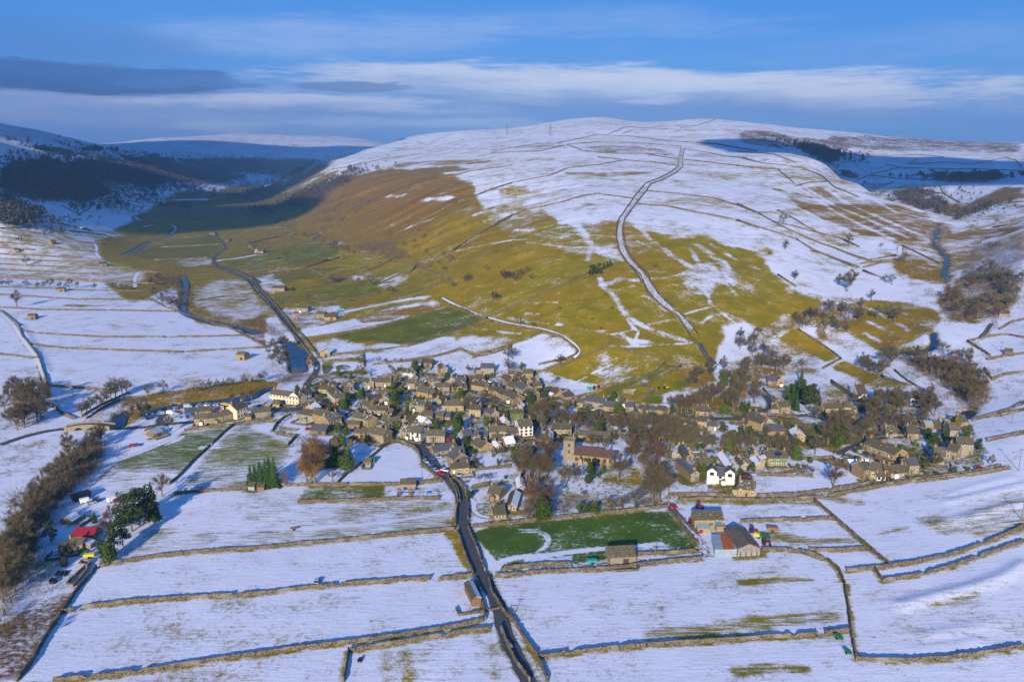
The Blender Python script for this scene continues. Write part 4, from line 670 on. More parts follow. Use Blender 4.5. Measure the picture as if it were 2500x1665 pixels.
# ------------------------------------------------------------------ walls: data first (they also melt the snow at their sunny foot)
WALLS = [('near', s) for s in [
 'B1 620,850 800,815 1000,785 1200,765 1400,750 1657,735 B2 300,715 600,690 900,655 1100,635 1300,618', 'B1 388,1135 468,1120', 'B1 520,1105 800,1072 1200,1045 1657,1020 B2 300,995 700,955 1000,935 1152,925', 'B2 1200,932 1300,920 1420,903',
 'B1 330,1564 700,1530 1000,1490 1300,1440 1657,1390 B2 300,1365 600,1330 900,1290 1200,1245 1400,1205 1480,1185', 'B2 645,1378 900,1335 1200,1285 1400,1255 1525,1240', 'B2 610,1568 622,1480 640,1372', 'B1 105,1564 200,1440 280,1300 380,1145 470,1010 560,905 600,855',
 'B1 1080,400 1300,380 1550,362 1657,357 B2 200,348 500,343 800,340 962,340', 'B2 1060,335 1220,318', 'W7 1100,1500 1240,1390 1500,1110 1770,870', 'W7 1800,840 2000,650 2150,530', 'B2 320,452 600,442 900,432 1210,425',
 'B2 1270,310 1310,380 1322,450 1310,520 1305,600', 'B2 1318,630 1350,730 1385,830 1418,900', 'B2 1430,930 1460,1020 1480,1100 1492,1180', 'B2 1380,390 1385,480 1386,560', 'B2 1380,600 1440,740 1490,880', 'B2 1510,920 1530,1010 1600,1120 1657,1190 B3 100,1130 200,1290 290,1420 325,1500 350,1564',
 'B2 1585,1230 1620,1310 1657,1370', 'B3 60,1225 100,1340 150,1440 240,1564', 'B2 1400,605 1657,578 B3 300,560 600,530 900,500 1095,478', 'B3 1100,495 1180,590 1260,690 1290,715', 'B3 60,868 200,850 330,838 500,838', 'B3 25,912 300,888 500,878 750,865 900,845 1100,822 1310,803', 'B3 905,778 1100,770 1290,752',
 'B3 285,1418 600,1378 900,1348 1200,1328 1500,1308 1657,1298 B4 200,1292 400,1282 500,1275', 'B4 545,1268 700,1250', 'B4 735,1430 900,1438 1100,1438 1300,1425 1500,1398 1700,1365 1784,1348', 'B4 738,1420 710,1260 690,1100 665,950 630,870 560,810 420,762',
 'B4 905,942 1100,912 1300,862 1500,792 1784,692', 'B4 855,865 902,935', 'B4 680,878 800,868 945,852', 'B4 962,845 1100,828 1300,788 1500,722 1650,662 1784,602', 'B4 480,437 600,542 760,682 955,843', 'B4 150,745 300,750 408,758', 'B4 448,750 600,752 795,740', 'B4 20,572 300,562 605,553',
 'B3 1160,437 1300,432 1657,440 B4 100,442 300,437 540,422', 'B3 1100,408 1300,402 1505,412', 'B4 125,412 400,400 560,377 830,332', 'B4 570,412 700,387 900,347 1200,312 1500,272 1690,237', 'B4 845,350 1100,312 1300,290 1500,258 1640,227', 'B4 120,280 300,282 470,287', 'B4 600,180 700,250 825,322', 'B4 400,185 600,172',
 'B4 1555,65 1784,15', 'B3 1130,500 1190,560 1290,660', 'W1 500,945 640,800 760,720 900,610', 'W1 1000,560 1150,440 1250,350 1380,260', 'W1 1380,265 1480,240 1620,290 1760,350 1840,440 1880,620 2000,730 2150,860 2230,900', 'W1 1850,930 2160,890', 'W2 320,880 430,1000 480,1120 490,1260', 'W2 700,1010 830,980 980,945',
 'W2 370,830 440,890 560,990 600,1060', 'W2 600,1090 615,1300 620,1540', 'W2 750,730 1000,700 1330,660', 'V1 800,1200 1000,1150 1250,1145 1560,1140', 'V1 0,1290 400,1250 760,1210', 'V1 1450,1300 1520,1180 1640,1080 1750,1030', 'V1 1530,1320 1700,1370 1850,1390', 'V1 1700,1540 1850,1370', 'V1 1560,1250 1700,1280 1850,1290']]
WALLS += [('mid', s) for s in [
 'T5 0,243 300,262 660,285', 'T5 685,285 1000,288 1290,295', 'T5 0,352 400,374 905,378', 'T5 930,378 1500,388', 'T5 190,562 500,583 900,605 1410,605', 'T5 1440,605 1800,600 2080,592', 'T5 240,667 600,702 1000,717 1560,732', 'T5 1590,732 1900,712 2265,692', 'T5 0,748 330,788',
 'T5 0,378 100,455 160,505 190,600 260,680 330,780 370,900 410,1020 420,1120', 'T5 440,1022 700,1037 990,1072', 'T5 0,180 400,192 700,207 1240,215', 'T5 1270,275 1400,348 1560,395 1800,467 1950,522 2080,592 2265,690', 'T5 450,1180 520,1250 640,1300', 'T5 700,1280 850,1190 1000,1125 1100,1078', 'T5 730,1300 870,1210 1020,1140',
 'T5 0,97 300,115 600,127 1130,147 1330,152', 'T6 510,622 800,572 1100,520 1300,470 1500,405 1740,340', 'T6 730,755 1000,733 1400,680 1700,588 1900,510 2060,440', 'T6 650,812 900,790', 'T6 1080,840 1350,810 1600,772 1830,710 1965,760 2265,680', 'T6 1740,330 1880,378 1950,420 2060,435', 'T6 1650,275 1700,310 1740,330',
 'T6 620,345 900,290 1150,230', 'T6 860,375 1200,310 1500,222 1740,115', 'T6 1120,160 1450,5', 'T6 2100,428 2265,350', 'T7 0,430 200,340 500,210 825,60', 'T7 0,475 200,512 430,552 600,602 720,700 745,740 640,790 400,840', 'T7 380,905 600,850 800,762 1000,688 1080,682 1200,737 1400,792 1470,822', 'T7 1500,830 1700,852 1850,882',
 'T7 1470,830 1400,900 1200,962 1000,1020 850,1080 680,1130', 'T7 1610,852 1450,950 1300,1020', 'T7 430,560 300,622 100,692 0,728', 'T7 0,728 -160,780', 'T7 1190,0 1270,80 1330,230 1460,350 1590,430 1700,610 1770,700 1850,800', 'T7 1250,0 1330,80 1420,230 1600,400 1680,480 1770,600',
 'T7 970,1130 1080,1080 1220,1110 1280,1120', 'T7 1280,1125 1400,1060 1270,1000 1200,1020 1000,1110', 'T7 1280,1020 1400,1060 1430,1040', 'T8 500,520 620,602 750,682 850,760', 'T8 850,760 700,842', 'T8 1180,905 1300,952 1430,990', 'T8 1290,860 1400,950 1490,1000', 'T8 2050,1240 2150,1230 2355,1180', 'T8 2050,1430 2200,1400 2355,1375',
 'T8 1930,1270 2100,1220 2240,1180 2355,1120', 'T8 2150,520 2250,460 2355,440', 'T8 2000,600 2050,560 2100,480', 'T8 1890,615 1980,600 2040,540 2080,480', 'T8 1890,620 2000,690 2080,740', 'T8 2060,580 2200,560 2355,590', 'T8 2090,930 2200,890 2355,870', 'T8 2030,840 2050,890 2090,925', 'T8 2050,770 2200,740 2355,720', 'T8 210,1010 300,1090 370,1110', 'T8 770,945 860,1000 990,1090', 'T8 770,955 870,1030 960,1090', 'T8 740,1110 1000,1108 1130,1100',
 'T6 2265,690 2120,740 1965,760', 'T6 430,540 500,610 560,690 640,790', 'T6 40,85 120,200 250,330 330,420 400,520 430,560', 'T6 0,110 90,240 240,390 330,500 440,620 560,760', 'T5 1650,300 1900,260 2200,230', 'T6 1215,850 1310,930', 'T6 1000,750 1010,860']]
WALLS += [('far', s) for s in [
 'T1 0,1332 400,1352 900,1362', 'T1 0,1377 600,1407 1100,1437', 'T1 0,1292 300,1307 700,1327', 'T1 0,1240 300,1258', 'T1 0,1192 300,1217 600,1262 820,1275', 'T1 0,1145 200,1167 500,1237', 'T1 0,1100 250,1147', 'T1 90,1077 400,1132 700,1190 900,1212', 'T1 350,1010 600,1052 780,1102', 'T1 0,1474 500,1502 1130,1532', 'T1 0,1425 500,1450 900,1470', 'T1 525,880 690,968', 'T1 860,1340 1000,1390 1180,1440', 'T1 1180,1440 1350,1450',
 'T1 580,960 600,1000 690,1000', 'T1 660,965 740,920 780,885', 'T1 0,1075 200,1070 330,1020', 'T1 0,525 200,510 500,490', 'T1 1280,1180 1800,1135', 'T1 1370,1235 1900,1210', 'T1 1310,1345 1800,1320', 'T1 520,1090 900,1130',
 'T3 1612,375 1592,480 1590,545 1530,592 1440,642 1310,692 1220,800 1130,930 1068,1020 1060,1130 1090,1270 1150,1360 1250,1480 1290,1560', 'T3 1640,395 1627,470 1627,550 1570,602 1450,667 1350,697 1320,752 1230,862 1135,990 1112,1070 1150,1250 1210,1350 1330,1462 1370,1560',
 'T3 0,742 150,692 350,652 500,627 600,582 650,562 900,535 1130,495', 'T3 1130,495 1400,515 1590,545', 'T3 0,1052 150,972 300,917 600,852 760,802 900,782 1100,807 1210,822', 'T3 1325,757 1600,782 1900,822 2100,882 2265,947', 'T3 1240,867 1500,887 1700,932 1900,967 2050,997', 'T3 2085,1007 2265,1072', 'T3 790,415 1000,437 1300,442 1590,487', 'T3 640,360 900,342 1200,347 1610,377',
 'T3 640,362 780,415', 'T3 1640,402 1850,432 1980,462 2150,477 2265,512', 'T3 0,440 200,422 400,420 620,372', 'T3 560,350 700,320 900,277 1200,292 1500,332', 'T3 1500,332 1900,352 2265,417', 'T3 1110,272 1200,240', 'T3 0,410 200,385 400,355 600,352', 'T3 1000,270 1150,210 1500,230', 'T3 1600,220 1750,200 1900,150', 'T3 900,467 1100,490', 'T3 1640,490 1900,520 2265,560', 'T3 1640,340 1900,360 2265,420',
 'T2 2265,690 2100,740 1950,800 1800,850', 'T2 690,582 900,542 1000,512', 'T2 1470,635 1750,635 1900,590 2100,562 2265,537', 'T2 920,1280 1050,1292 1160,1312 1250,1347 1450,1392 1650,1472 1810,1532', 'T2 970,1462 1100,1412 1240,1347', 'T2 1110,535 1150,580', 'T2 1000,520 1200,480 1500,440', 'T2 1200,450 1350,470 1600,440', 'T2 1220,420 1500,390', 'T2 200,1440 500,1412 800,1320', 'T2 0,1100 300,1065 420,1120', 'T2 1480,1385 1700,1310 1900,1170 2265,970', 'T2 0,1450 400,1400 700,1340', 'T2 520,1410 700,1490', 'T2 0,1210 300,1140 420,1125', 'T2 0,1380 300,1330', 'T2 1500,1000 1800,850', 'T2 1380,1470 1450,1400', 'T2 1260,575 1470,640',
 'T4 0,452 200,502 400,522 550,547 700,612 800,702 1000,782', 'T4 0,837 150,902 300,987 450,1062 600,1132 800,1202 950,1262 1100,1305', 'T4 0,972 200,1037 350,1082 480,1127', 'T4 980,640 1150,582 1330,537', 'T4 840,430 1000,422 1200,442 1500,432 1700,452', 'T4 1560,547 2000,552 2355,567', 'T4 1400,510 1500,452 1850,457 1940,507', 'T4 1950,507 2200,457', 'T4 1100,602 1300,627 1700,642', 'T4 1330,537 1540,545', 'T4 1400,510 1700,495 1940,510',
 'T4 480,1125 620,1215 800,1290 980,1365', 'T4 300,985 500,1030 700,1085 850,1120 1000,1190', 'T4 330,890 450,950 560,1020 720,1100', 'T4 0,525 200,545 330,550 470,670', 'T4 480,690 600,660 730,655', 'T4 1150,700 1290,655', 'T4 1300,730 1500,720 1690,757', 'T4 1660,690 1690,750 1830,830', 'T4 2200,455 2290,480 2340,540', 'T4 1620,1140 1900,1060 2150,1000 2355,950', 'T4 2100,1030 2300,1000', 'T4 1010,1330 1140,1310 1330,1290', 'T4 1035,1360 1150,1325 1340,1305', 'T4 1030,1385 1200,1450', 'T4 600,1220 700,1250 1000,1360', 'T4 330,1420 480,1514',
 'T4 1060,1305 1300,1260', 'T4 0,405 300,430 480,500', 'T4 820,440 980,420', 'T4 840,560 1000,600', 'T4 1050,745 1200,800 1300,870', 'T4 1350,1180 1500,1250 1680,1340', 'T4 2355,820 2100,840 1980,880', 'T4 1230,515 1330,535']]
WPATHS = []
for cls, s in WALLS:
    pl = parse(s); W_ = gpoly(s, 8 if cls == 'near' else 6)
    keep = [0]
    for k in range(1, len(W_)):
        if math.hypot(*(W_[k] - W_[keep[-1]])) > 1.0: keep.append(k)
    W_ = W_[keep]
    if len(W_) < 2: continue
    # a wall seen edge-on can jump behind a ridge: cut where it leaps
    seg = np.hypot(*(W_[1:] - W_[:-1]).T); med = np.median(seg)
    ok = [0]
    for k in range(len(seg)):
        if seg[k] > 14 * med and seg[k] > 150: break
        ok.append(k + 1)
    W_ = W_[ok]
    if len(W_) < 2: continue
    WPATHS.append((cls, pl, W_))
    if cls != 'far': line(W_, .9 if cls == 'near' else .7, soft=1.3, amt=.9, sunny=3.0, rag=.5, snow=.02, lush=.15, brown=.1)
    else: line(W_, .8, soft=1.5, amt=.5, sunny=2.0, snow=.3)
# roads: strips for asphalt and tracks; (points, half width, material, lift)
ROADS = [('road', 'B3 268,1664 215,1520 140,1385 60,1225 B2 1585,1090 1500,960 1440,820 1400,720 1365,620 1350,520 1345,430 1325,380 1270,300 1200,240 1140,170 1100,110 1060,75 960,62 905,60', 2.5, 'asphalt'),
 ('road', 'W1 1400,190 V2 1395,1370 1300,1260 1150,1130 1000,1050 850,990 700,950 560,910 330,830 180,760 90,700 V1 1990,600 2000,520 2090,430 2160,340 2190,250 2180,170 2080,60 2000,0 T6 545,770 470,650 395,550 325,460 240,350 150,240 60,130 10,80 T5 2200,215 2100,105 2000,60 1900,30 1820,0', 2.2, 'asphalt'),
 ('road', 'T1 2215,1535 2130,1470 2000,1430 1860,1400 1805,1360 1830,1300 1880,1265 1945,1240 1900,1200 1850,1150 1830,1110 1790,1080 1850,1040 1940,1000', 2.2, 'asphalt'),
 ('road', 'V1 2230,830 2090,880 1960,930 1800,955 1600,955 1450,940', 3.6, 'asphalt'), ('road', 'W7 1560,480 1300,470 1200,510 930,510 700,570 400,575 0,565 T5 870,1376 600,1380 380,1400 200,1450 0,1520', 2.0, 'asphalt'),
 ('road', 'W7 940,520 930,430 960,380 1060,330 1250,300', 1.8, 'asphalt'), ('road', 'W1 1860,300 2100,300 2355,290 W2 400,290 560,270 680,250 V3 1500,1440 1650,1420 1750,1380 1780,1290 1700,1120 1610,970 1500,820 1400,700 1290,620 1100,540 960,470', 2.4, 'asphalt'),
 ('road', 'V4 480,975 850,990 1100,1010 1400,1040 V5 100,1060 400,1080 680,1098 980,1088 1200,1045 1400,985 1560,905 1620,860', 1.7, 'asphalt'), ('road', 'V5 1570,890 1555,810 1500,740 1440,695', 2.2, 'asphalt'), ('road', 'V5 1480,1040 1800,1050 2200,1030 V6 500,1140 900,1150', 1.5, 'asphalt'),
 ('road', 'T7 1765,655 1790,710 1840,780 1900,830', 2.0, 'asphalt'), ('road', 'W5 60,580 150,610 260,670 400,700 520,720 760,690', 2.2, 'asphalt'), ('road', 'W5 0,560 120,480 300,420 480,380 620,350 800,340', 1.5, 'asphalt'),
 ('track', 'T3 1625,395 1612,480 1610,550 1560,595 1440,655 1330,700 1265,800 1170,935 1095,1030 1080,1140 1115,1270 1170,1360 1290,1480 T7 1220,0 1290,80 1370,225 1520,370 1630,440 1700,540', 2.6, 'track'),
 ('track', 'B3 1100,455 1140,510 1200,580 1270,650 1320,720 1330,770 1280,805 1200,810 1000,812 900,820 700,845 500,855 300,865 100,885 0,890', 1.3, 'track'), ('track', 'B3 1100,425 1300,420 1657,425 B4 100,430 300,422 540,410 700,372 900,335 1200,302 1500,262 1690,228', 1.1, 'track'),
 ('track', 'T6 1670,270 1760,318 1880,370 1960,412 2050,428 2120,455 2265,490 T7 200,495 430,530 600,585 730,680 760,730 700,780', 1.1, 'snowtrack'), ('track', 'T1 780,1170 820,1220 830,1250 800,1280 860,1330', 2.0, 'snowtrack'), ('track', 'T5 1185,50 1160,80 1140,110 1150,180', 2.2, 'snowtrack'), ('track', 'T5 0,395 90,470 140,540 180,620 260,710 340,830 380,950 400,1100', 1.5, 'snowtrack'),
 ('track', 'T5 660,1335 750,1265 880,1190 1000,1135 1110,1080', 1.8, 'snowtrack'), ('track', 'B1 560,340 700,200 850,150 1000,90 1110,40', 1.4, 'snowtrack'), ('track', 'V1 1750,1050 1640,1110 1550,1200 1500,1290 1600,1340 1850,1370 1960,1390 1900,1470 1800,1540', 1.3, 'track'),
 ('track', 'T8 1000,20 960,80 900,130 890,200 920,260', 1.6, 'snowtrack'), ('track', 'T4 1700,690 1680,720 1750,780 1840,830', 3.0, 'track'), ('track', 'T4 1340,1180 1330,1230 1350,1280 1200,1310 1050,1340 1000,1400', 1.8, 'snowtrack'), ('track', 'W2 640,1190 760,1240 700,1330 730,1430 880,1500 980,1500', 1.0, 'snowtrack'), ('track', 'T8 2100,430 2140,470 2060,540 2030,580 1920,615 2000,680 2080,740', 1.6, 'track'), ('track', 'T8 1230,830 1300,900 1400,970 1450,1000', 2.0, 'snowtrack')]
RP = []
for kind, s, hw, mm in ROADS:
    W_ = gpoly(smooth([q[:2] for q in parse(s)], 2), 6); keep = [0]
    for k in range(1, len(W_)):
        dd = math.hypot(*(W_[k] - W_[keep[-1]]))
        if dd > hw * .8 and dd < 250: keep.append(k)
    W_ = W_[keep]
    for _ in range(6): W_[1:-1] = (W_[:-2] + 2 * W_[1:-1] + W_[2:]) / 4
    RP.append((kind, W_, hw, mm, s)); line(W_, hw + .3, soft=1.2, amt=.7, snow=.3, soil=.35, brown=.5)
    # flatten across the road so it never dips into a bank
    for Wc in chunks(W_):
        Dm = np.hypot(*Wc.mean(0)); b = box(Wc, min(30, int(3 + (hw + 2) / (Dm * .0014)))); e = seg_dist(Wc, b); Mk = np.clip((hw + 2.0 - e) / 2.0, 0, 1); zb = blur(ZT[b], 1); ZT[b] = ZT[b] * (1 - Mk) + zb * Mk
# ------------------------------------------------------------------ the ground sheet
idx = np.arange(NA * NL).reshape(NA, NL)
Q = np.stack([idx[:-1, :-1], idx[1:, :-1], idx[1:, 1:], idx[:-1, 1:]], -1).reshape(-1, 4)[:, ::-1]
Q = Q[:, ::-1]
V = np.stack([XX, YY, ZT], -1).reshape(-1, 3)
tm = npmesh('terrain', V, Q, [M['terrain']], smooth=True)
for nm, ks in (('cover', ('snow', 'lush', 'brown')), ('cover2', ('moor', 'soil', 'streak'))):
    at_ = tm.color_attributes.new(nm, 'FLOAT_COLOR', 'POINT'); C4 = np.ones((NA * NL, 4), np.float32)
    for i, k in enumerate(ks): C4[:, i] = CV[k].ravel()
    at_.data.foreach_set('color', C4.ravel())
ter = link('terrain', tm); thing(ter, None, 'snow and grass covered dale floor and fells', kind='structure')
def tess(W_):
    from mathutils.geometry import tessellate_polygon
    P = [Vector((x, y, 0)) for x, y in W_[:-1]]; return P, [tuple(t_) for t_ in tessellate_polygon([P])]
for Wp, zw in WAT:
    P, F = tess(Wp); thing(link('river_water', mesh('river_water', [(p.x, p.y, z_) for p, z_ in zip(P, zw)], F, [M['water']])), None, kind='structure')
RDLAB = iter(['dark asphalt road coming up from the bottom of the photo into the village', 'asphalt main street running through the village and out along the river', 'winding asphalt road crossing the meadows up the dale', 'wide asphalt junction below the long white inn', 'asphalt road over the arched stone bridge', 'asphalt entrance bend of the riverside car park', 'asphalt street past the white three-storey inn and up between the terraces', 'asphalt lane below the wooded slope', 'asphalt drive climbing beside the wood to a forked junction', 'lane past the ochre lawn toward the long stone house', 'black asphalt bend at the foot of the walled hill track', 'asphalt close among the eastern stone houses', 'lane under the trees above the eastern houses',
  'rutted snowy track climbing the hill between two walls', 'rutted farm lane from the church corner to the road', 'narrow walled lane below the eastern houses', 'snow covered walled track curving behind the village', 'snow covered field track across the far meadows', 'short snow covered crossing at the tree row', 'snowy lane following the wall in the western fields', 'snowy avenue lane between bare trees by the river', 'snow covered lane beside the tree belt along the river', 'rutted drive looping round the frosted field corner', 'snow covered lane climbing through trees above the wood', 'rutted moorland road zigzagging up the far slope', 'snowy lane descending the valley side above the beck', 'snow covered garden drive round an oval lawn', 'rutted lane down the snowy eastern bank', 'snow covered path beside the beck field'])
for n_, (kind, W_, hw, mm, s) in enumerate(RP):
    d = np.gradient(W_, axis=0); L_ = np.hypot(*d.T)[:, None] + 1e-9; nrm = np.c_[-d[:, 1], d[:, 0]] / L_
    rows = np.linspace(-1, 1, 7); V = []; hwv = hw * (1 + .08 * np.sin(np.arange(len(W_)) * 1.7))
    for r_ in rows:
        P = W_ + nrm * (r_ * hwv)[:, None]; V.append(np.c_[P, hz(P[:, 0], P[:, 1]) + .10 + .02 * n_ % .08 + (hz(W_[:, 0], W_[:, 1]) * 0)])
    V = np.concatenate(V); N = len(W_); Q = np.array([[a * N + k, a * N + k + 1, (a + 1) * N + k + 1, (a + 1) * N + k] for a in range(6) for k in range(N - 1)])
    thing(link(kind, npmesh(kind, V, Q, [M[mm]], smooth=True)), None, next(RDLAB), kind='structure')
# ------------------------------------------------------------------ dry stone walls, each run a thing
for n_, (cls, pl, W_) in enumerate(WPATHS):
    rs = np.random.RandomState(n_); Dm = float(np.hypot(*W_.mean(0)))
    stp = {'near': .9, 'mid': 4.0, 'far': 10.0}[cls]; seg = np.hypot(*(W_[1:] - W_[:-1]).T); L_ = np.r_[0, np.cumsum(seg)]
    n = max(2, int(L_[-1] / stp)); t_ = np.linspace(0, L_[-1], n); P = np.c_[np.interp(t_, L_, W_[:, 0]), np.interp(t_, L_, W_[:, 1])]
    P[1:-1] += rs.randn(n - 2, 2) * .07
    d = np.gradient(P, axis=0); nr = np.c_[-d[:, 1], d[:, 0]] / (np.hypot(*d.T)[:, None] + 1e-9)
    h = (1.42 if cls == 'near' else 1.45) + rs.randn(n) * .06; hb = .36; ht = .2
    if cls == 'far': h = h + Dm / 4000; hb = .45 + Dm / 5000
    if cls != 'far': g_ = rs.rand(n) < (.008 if cls == 'near' else .02); g_ |= np.roll(g_, 1); h = np.where(g_, h * .5, h)
    z = hz(P[:, 0], P[:, 1]); rowsV = []
    for o_, zz in ((-hb, -.5), (-ht * 1.3, .85), (-ht, 1.0), (ht, 1.0), (ht * 1.3, .85), (hb, -.5)):
        jit = rs.randn(n) * .06; Pq = P + nr * (o_ + jit)[:, None]; zq = z + (h * zz + rs.randn(n) * .07 if zz > 0 else -.6); rowsV.append(np.c_[Pq, zq])
    V = np.concatenate(rowsV); k_ = len(rowsV)
    Q = [[a * n + k, a * n + k + 1, (a + 1) * n + k + 1, (a + 1) * n + k] for a in range(k_ - 1) for k in range(n - 1)]
    Q += [[0, n, 2 * n, 3 * n], [0, 3 * n, 4 * n, 5 * n], [n - 1, 4 * n - 1, 3 * n - 1, 2 * n - 1], [n - 1, 6 * n - 1, 5 * n - 1, 4 * n - 1]]
    c0 = W_[len(W_) // 2]; X_, Y_ = project(c0[0], c0[1], float(hz(*c0)))
    thing(link('dry_stone_wall', npmesh('dry_stone_wall', V, Q, [M['wall']])), 'stone wall', group='dry stone field walls', kind='thing', at=(X_, Y_), what=('wall', pl, cls))
# ------------------------------------------------------------------ far-off clouds high overhead whose shade lies on the dale head and the moor
def cloudbank(name, x, y, a, hx, hy, z, seed, lab):
    u, v = np.meshgrid(np.linspace(0, 2 * math.pi, 41)[:-1], np.linspace(0, math.pi, 17), indexing='ij'); rr = 1 + .22 * fbm(np.cos(u) * 2 + seed, np.sin(u) * 2 + seed, 4, seed)
    X = hx * rr * np.cos(u) * np.sin(v); Y = hy * rr * np.sin(u) * np.sin(v); Z = np.cos(v) * 140 * np.where(v < 1.57, 1 + .5 * fbm(X / 300, Y / 300, 3, seed), .35)
    V = np.stack([X * math.cos(a) - Y * math.sin(a), X * math.sin(a) + Y * math.cos(a), Z], -1).reshape(-1, 3); i2 = np.arange(40 * 17).reshape(40, 17); j2 = np.roll(i2, -1, 0)
    Q = np.stack([i2[:, :-1], i2[:, 1:], j2[:, 1:], j2[:, :-1]], -1).reshape(-1, 4)
    o = link(name, npmesh(name, V, Q, [M['cloud']], smooth=True), loc=(x, y, z)); thing(o, 'cloud', lab, group='clouds above the dale'); return o
M['cloud'] = mat('cloud_white', (.85, .87, .9))
CLZ = 1700
def shade(gx, gy, gz): k = (CLZ - gz) / sd.z; return gx + sd.x * k, gy + sd.y * k
for a_, D_, hx, hy, rot, sdv, lab in [(-19.5, 6200, 1500, 2200, R(19), 3, 'broad flat cloud drifting over the dark wooded dale head'), (-30, 2850, 430, 1250, R(28), 5, 'flat cloud over the snowy fellside beyond the western wood'), (28, 2500, 560, 780, R(-25), 8, 'grey flat cloud over the moor plantation'), (-25.5, 4800, 850, 1500, R(25), 12, 'long cloud joining the two banks over the western fell'), (-31.5, 1950, 420, 480, R(28), 13, 'small dark-based cloud over the near end of the western wood')]:  # last two unseen clouds are added to fill sunlit gaps in the shade
    gx, gy = D_ * math.sin(R(a_)), D_ * math.cos(R(a_)); x_, y_ = shade(gx, gy, 120); cloudbank('cloud', x_, y_, -rot, hx, hy, CLZ, sdv, lab)
# ------------------------------------------------------------------ haze
HZT = 640
hb_ = mesh('haze', [(x, y, z) for z in (-30, HZT) for x, y in ((-13500, -900), (13500, -900), (13500, 16500), (-13500, 16500))], [(0, 3, 2, 1), (4, 5, 6, 7), (0, 1, 5, 4), (1, 2, 6, 5), (2, 3, 7, 6), (3, 0, 4, 7)])
hm = bpy.data.materials.new('haze'); hm.use_nodes = True; ht_ = NT(hm.node_tree); hm.node_tree.nodes.clear()
pv = ht_.new('ShaderNodeVolumePrincipled'); pv.inputs['Color'].default_value = (.30, .60, 1.0, 1); pv.inputs['Density'].default_value = 8.5e-5; pv.inputs['Anisotropy'].default_value = .1
ho = ht_.new('ShaderNodeOutputMaterial'); ht_.l.new(pv.outputs[0], ho.inputs['Volume']); hb_.materials.append(hm)
thing(link('haze', hb_), None, kind='stuff')
# ------------------------------------------------------------------ building materials
M['stone'] = mat('warm_limestone', rough=.95, build=varied((.36, .28, .13), (.22, .17, .08), 1.3, objvar=.16), spec=.05)
M['render_white'] = mat('white_render', rough=.8, build=varied((.68, .66, .62), (.58, .56, .51), .8))
M['cream'] = mat('cream_render', rough=.8, build=varied((.70, .62, .40), (.60, .52, .34), .8))
M['roof'] = mat('stone_slate', rough=.95, build=varied((.130, .112, .070), (.060, .055, .040), 1.6, snow=.33, objvar=.2), spec=.05)
M['patchy'] = mat('stone_slate_under_thawing_snow', rough=.95, build=varied((.130, .112, .070), (.060, .055, .040), 1.6, snow=.40, objvar=.2), spec=.05)
M['slate'] = mat('blue_slate', rough=.6, build=varied((.060, .062, .075), (.095, .09, .095), 1.2, snow=.02), spec=.3)
M['roof_red'] = mat('red_brown_slate', rough=.9, build=varied((.115, .062, .048), (.070, .042, .036), 1.4))
M['roof_snow'] = mat('roof_under_snow', rough=.9, build=varied((.68, .71, .80), (.56, .60, .70), .6))
M['glass'] = mat('window_glass', (.02, .025, .035), rough=.08, spec=.6)
M['white'] = mat('white_paint', (.78, .77, .74), rough=.5)
M['door_dark'] = mat('door_paint', (.07, .05, .04), rough=.5); M['green'] = mat('green_paint', (.02, .16, .07), rough=.5); M['teal'] = mat('teal_canvas', (.02, .28, .26), rough=.6)
M['blue_shed'] = mat('blue_boards', (.02, .14, .42), rough=.6); M['tin'] = mat('corrugated_sheet', rough=.45, metal=.3, build=varied((.34, .42, .46), (.24, .31, .35), .5)); M['rust'] = mat('rusted_sheet', rough=.8, build=varied((.42, .11, .02), (.30, .07, .02), .7))
M['asb'] = mat('weathered_cement_sheet', rough=.95, build=varied((.115, .10, .085), (.06, .055, .05), .8)); M['wood'] = mat('timber', rough=.9, build=varied((.24, .15, .07), (.15, .09, .045), 2)); M['redtin'] = mat('red_painted_tin', (.24, .015, .03), rough=.5)
M['iron'] = mat('dark_metal', (.03, .03, .035), rough=.5, metal=.5); M['concrete'] = mat('concrete', rough=.9, build=varied((.26, .23, .19), (.18, .16, .14), 1)); M['clay'] = mat('clay_pot', (.32, .12, .05), rough=.8)
M['darkstone'] = mat('weathered_limestone', rough=.95, build=varied((.26, .20, .11), (.17, .13, .075), 1.3, objvar=.2), spec=.05)
M['oldstone'] = mat('grey_church_stone', rough=.95, build=varied((.29, .25, .16), (.19, .16, .11), 1.3), spec=.05)
M['ivy'] = mat('ivy_leaf', rough=.8, build=varied((.12, .19, .01), (.05, .10, .01), 2.5)); M['grave'] = mat('gravestone', (.12, .12, .11), rough=.9); M['solar'] = mat('solar_glass', (.01, .02, .06), rough=.15, spec=.6); M['orange'] = mat('orange_paint', (.6, .16, .02), rough=.5); M['yellow'] = mat('yellow_paint', (.62, .48, .02), rough=.5)
def boxv(x0, y0, z0, x1, y1, z1):
    return [(x0, y0, z0), (x1, y0, z0), (x1, y1, z0), (x0, y1, z0), (x0, y0, z1), (x1, y0, z1), (x1, y1, z1), (x0, y1, z1)]
BF = [(0, 3, 2, 1), (4, 5, 6, 7), (0, 1, 5, 4), (1, 2, 6, 5), (2, 3, 7, 6), (3, 0, 4, 7)]
def bx(name, b_, m_, parent=None, **k): return link(name, mesh(name, boxv(*b_), BF, [M[m_]]), parent, **k)
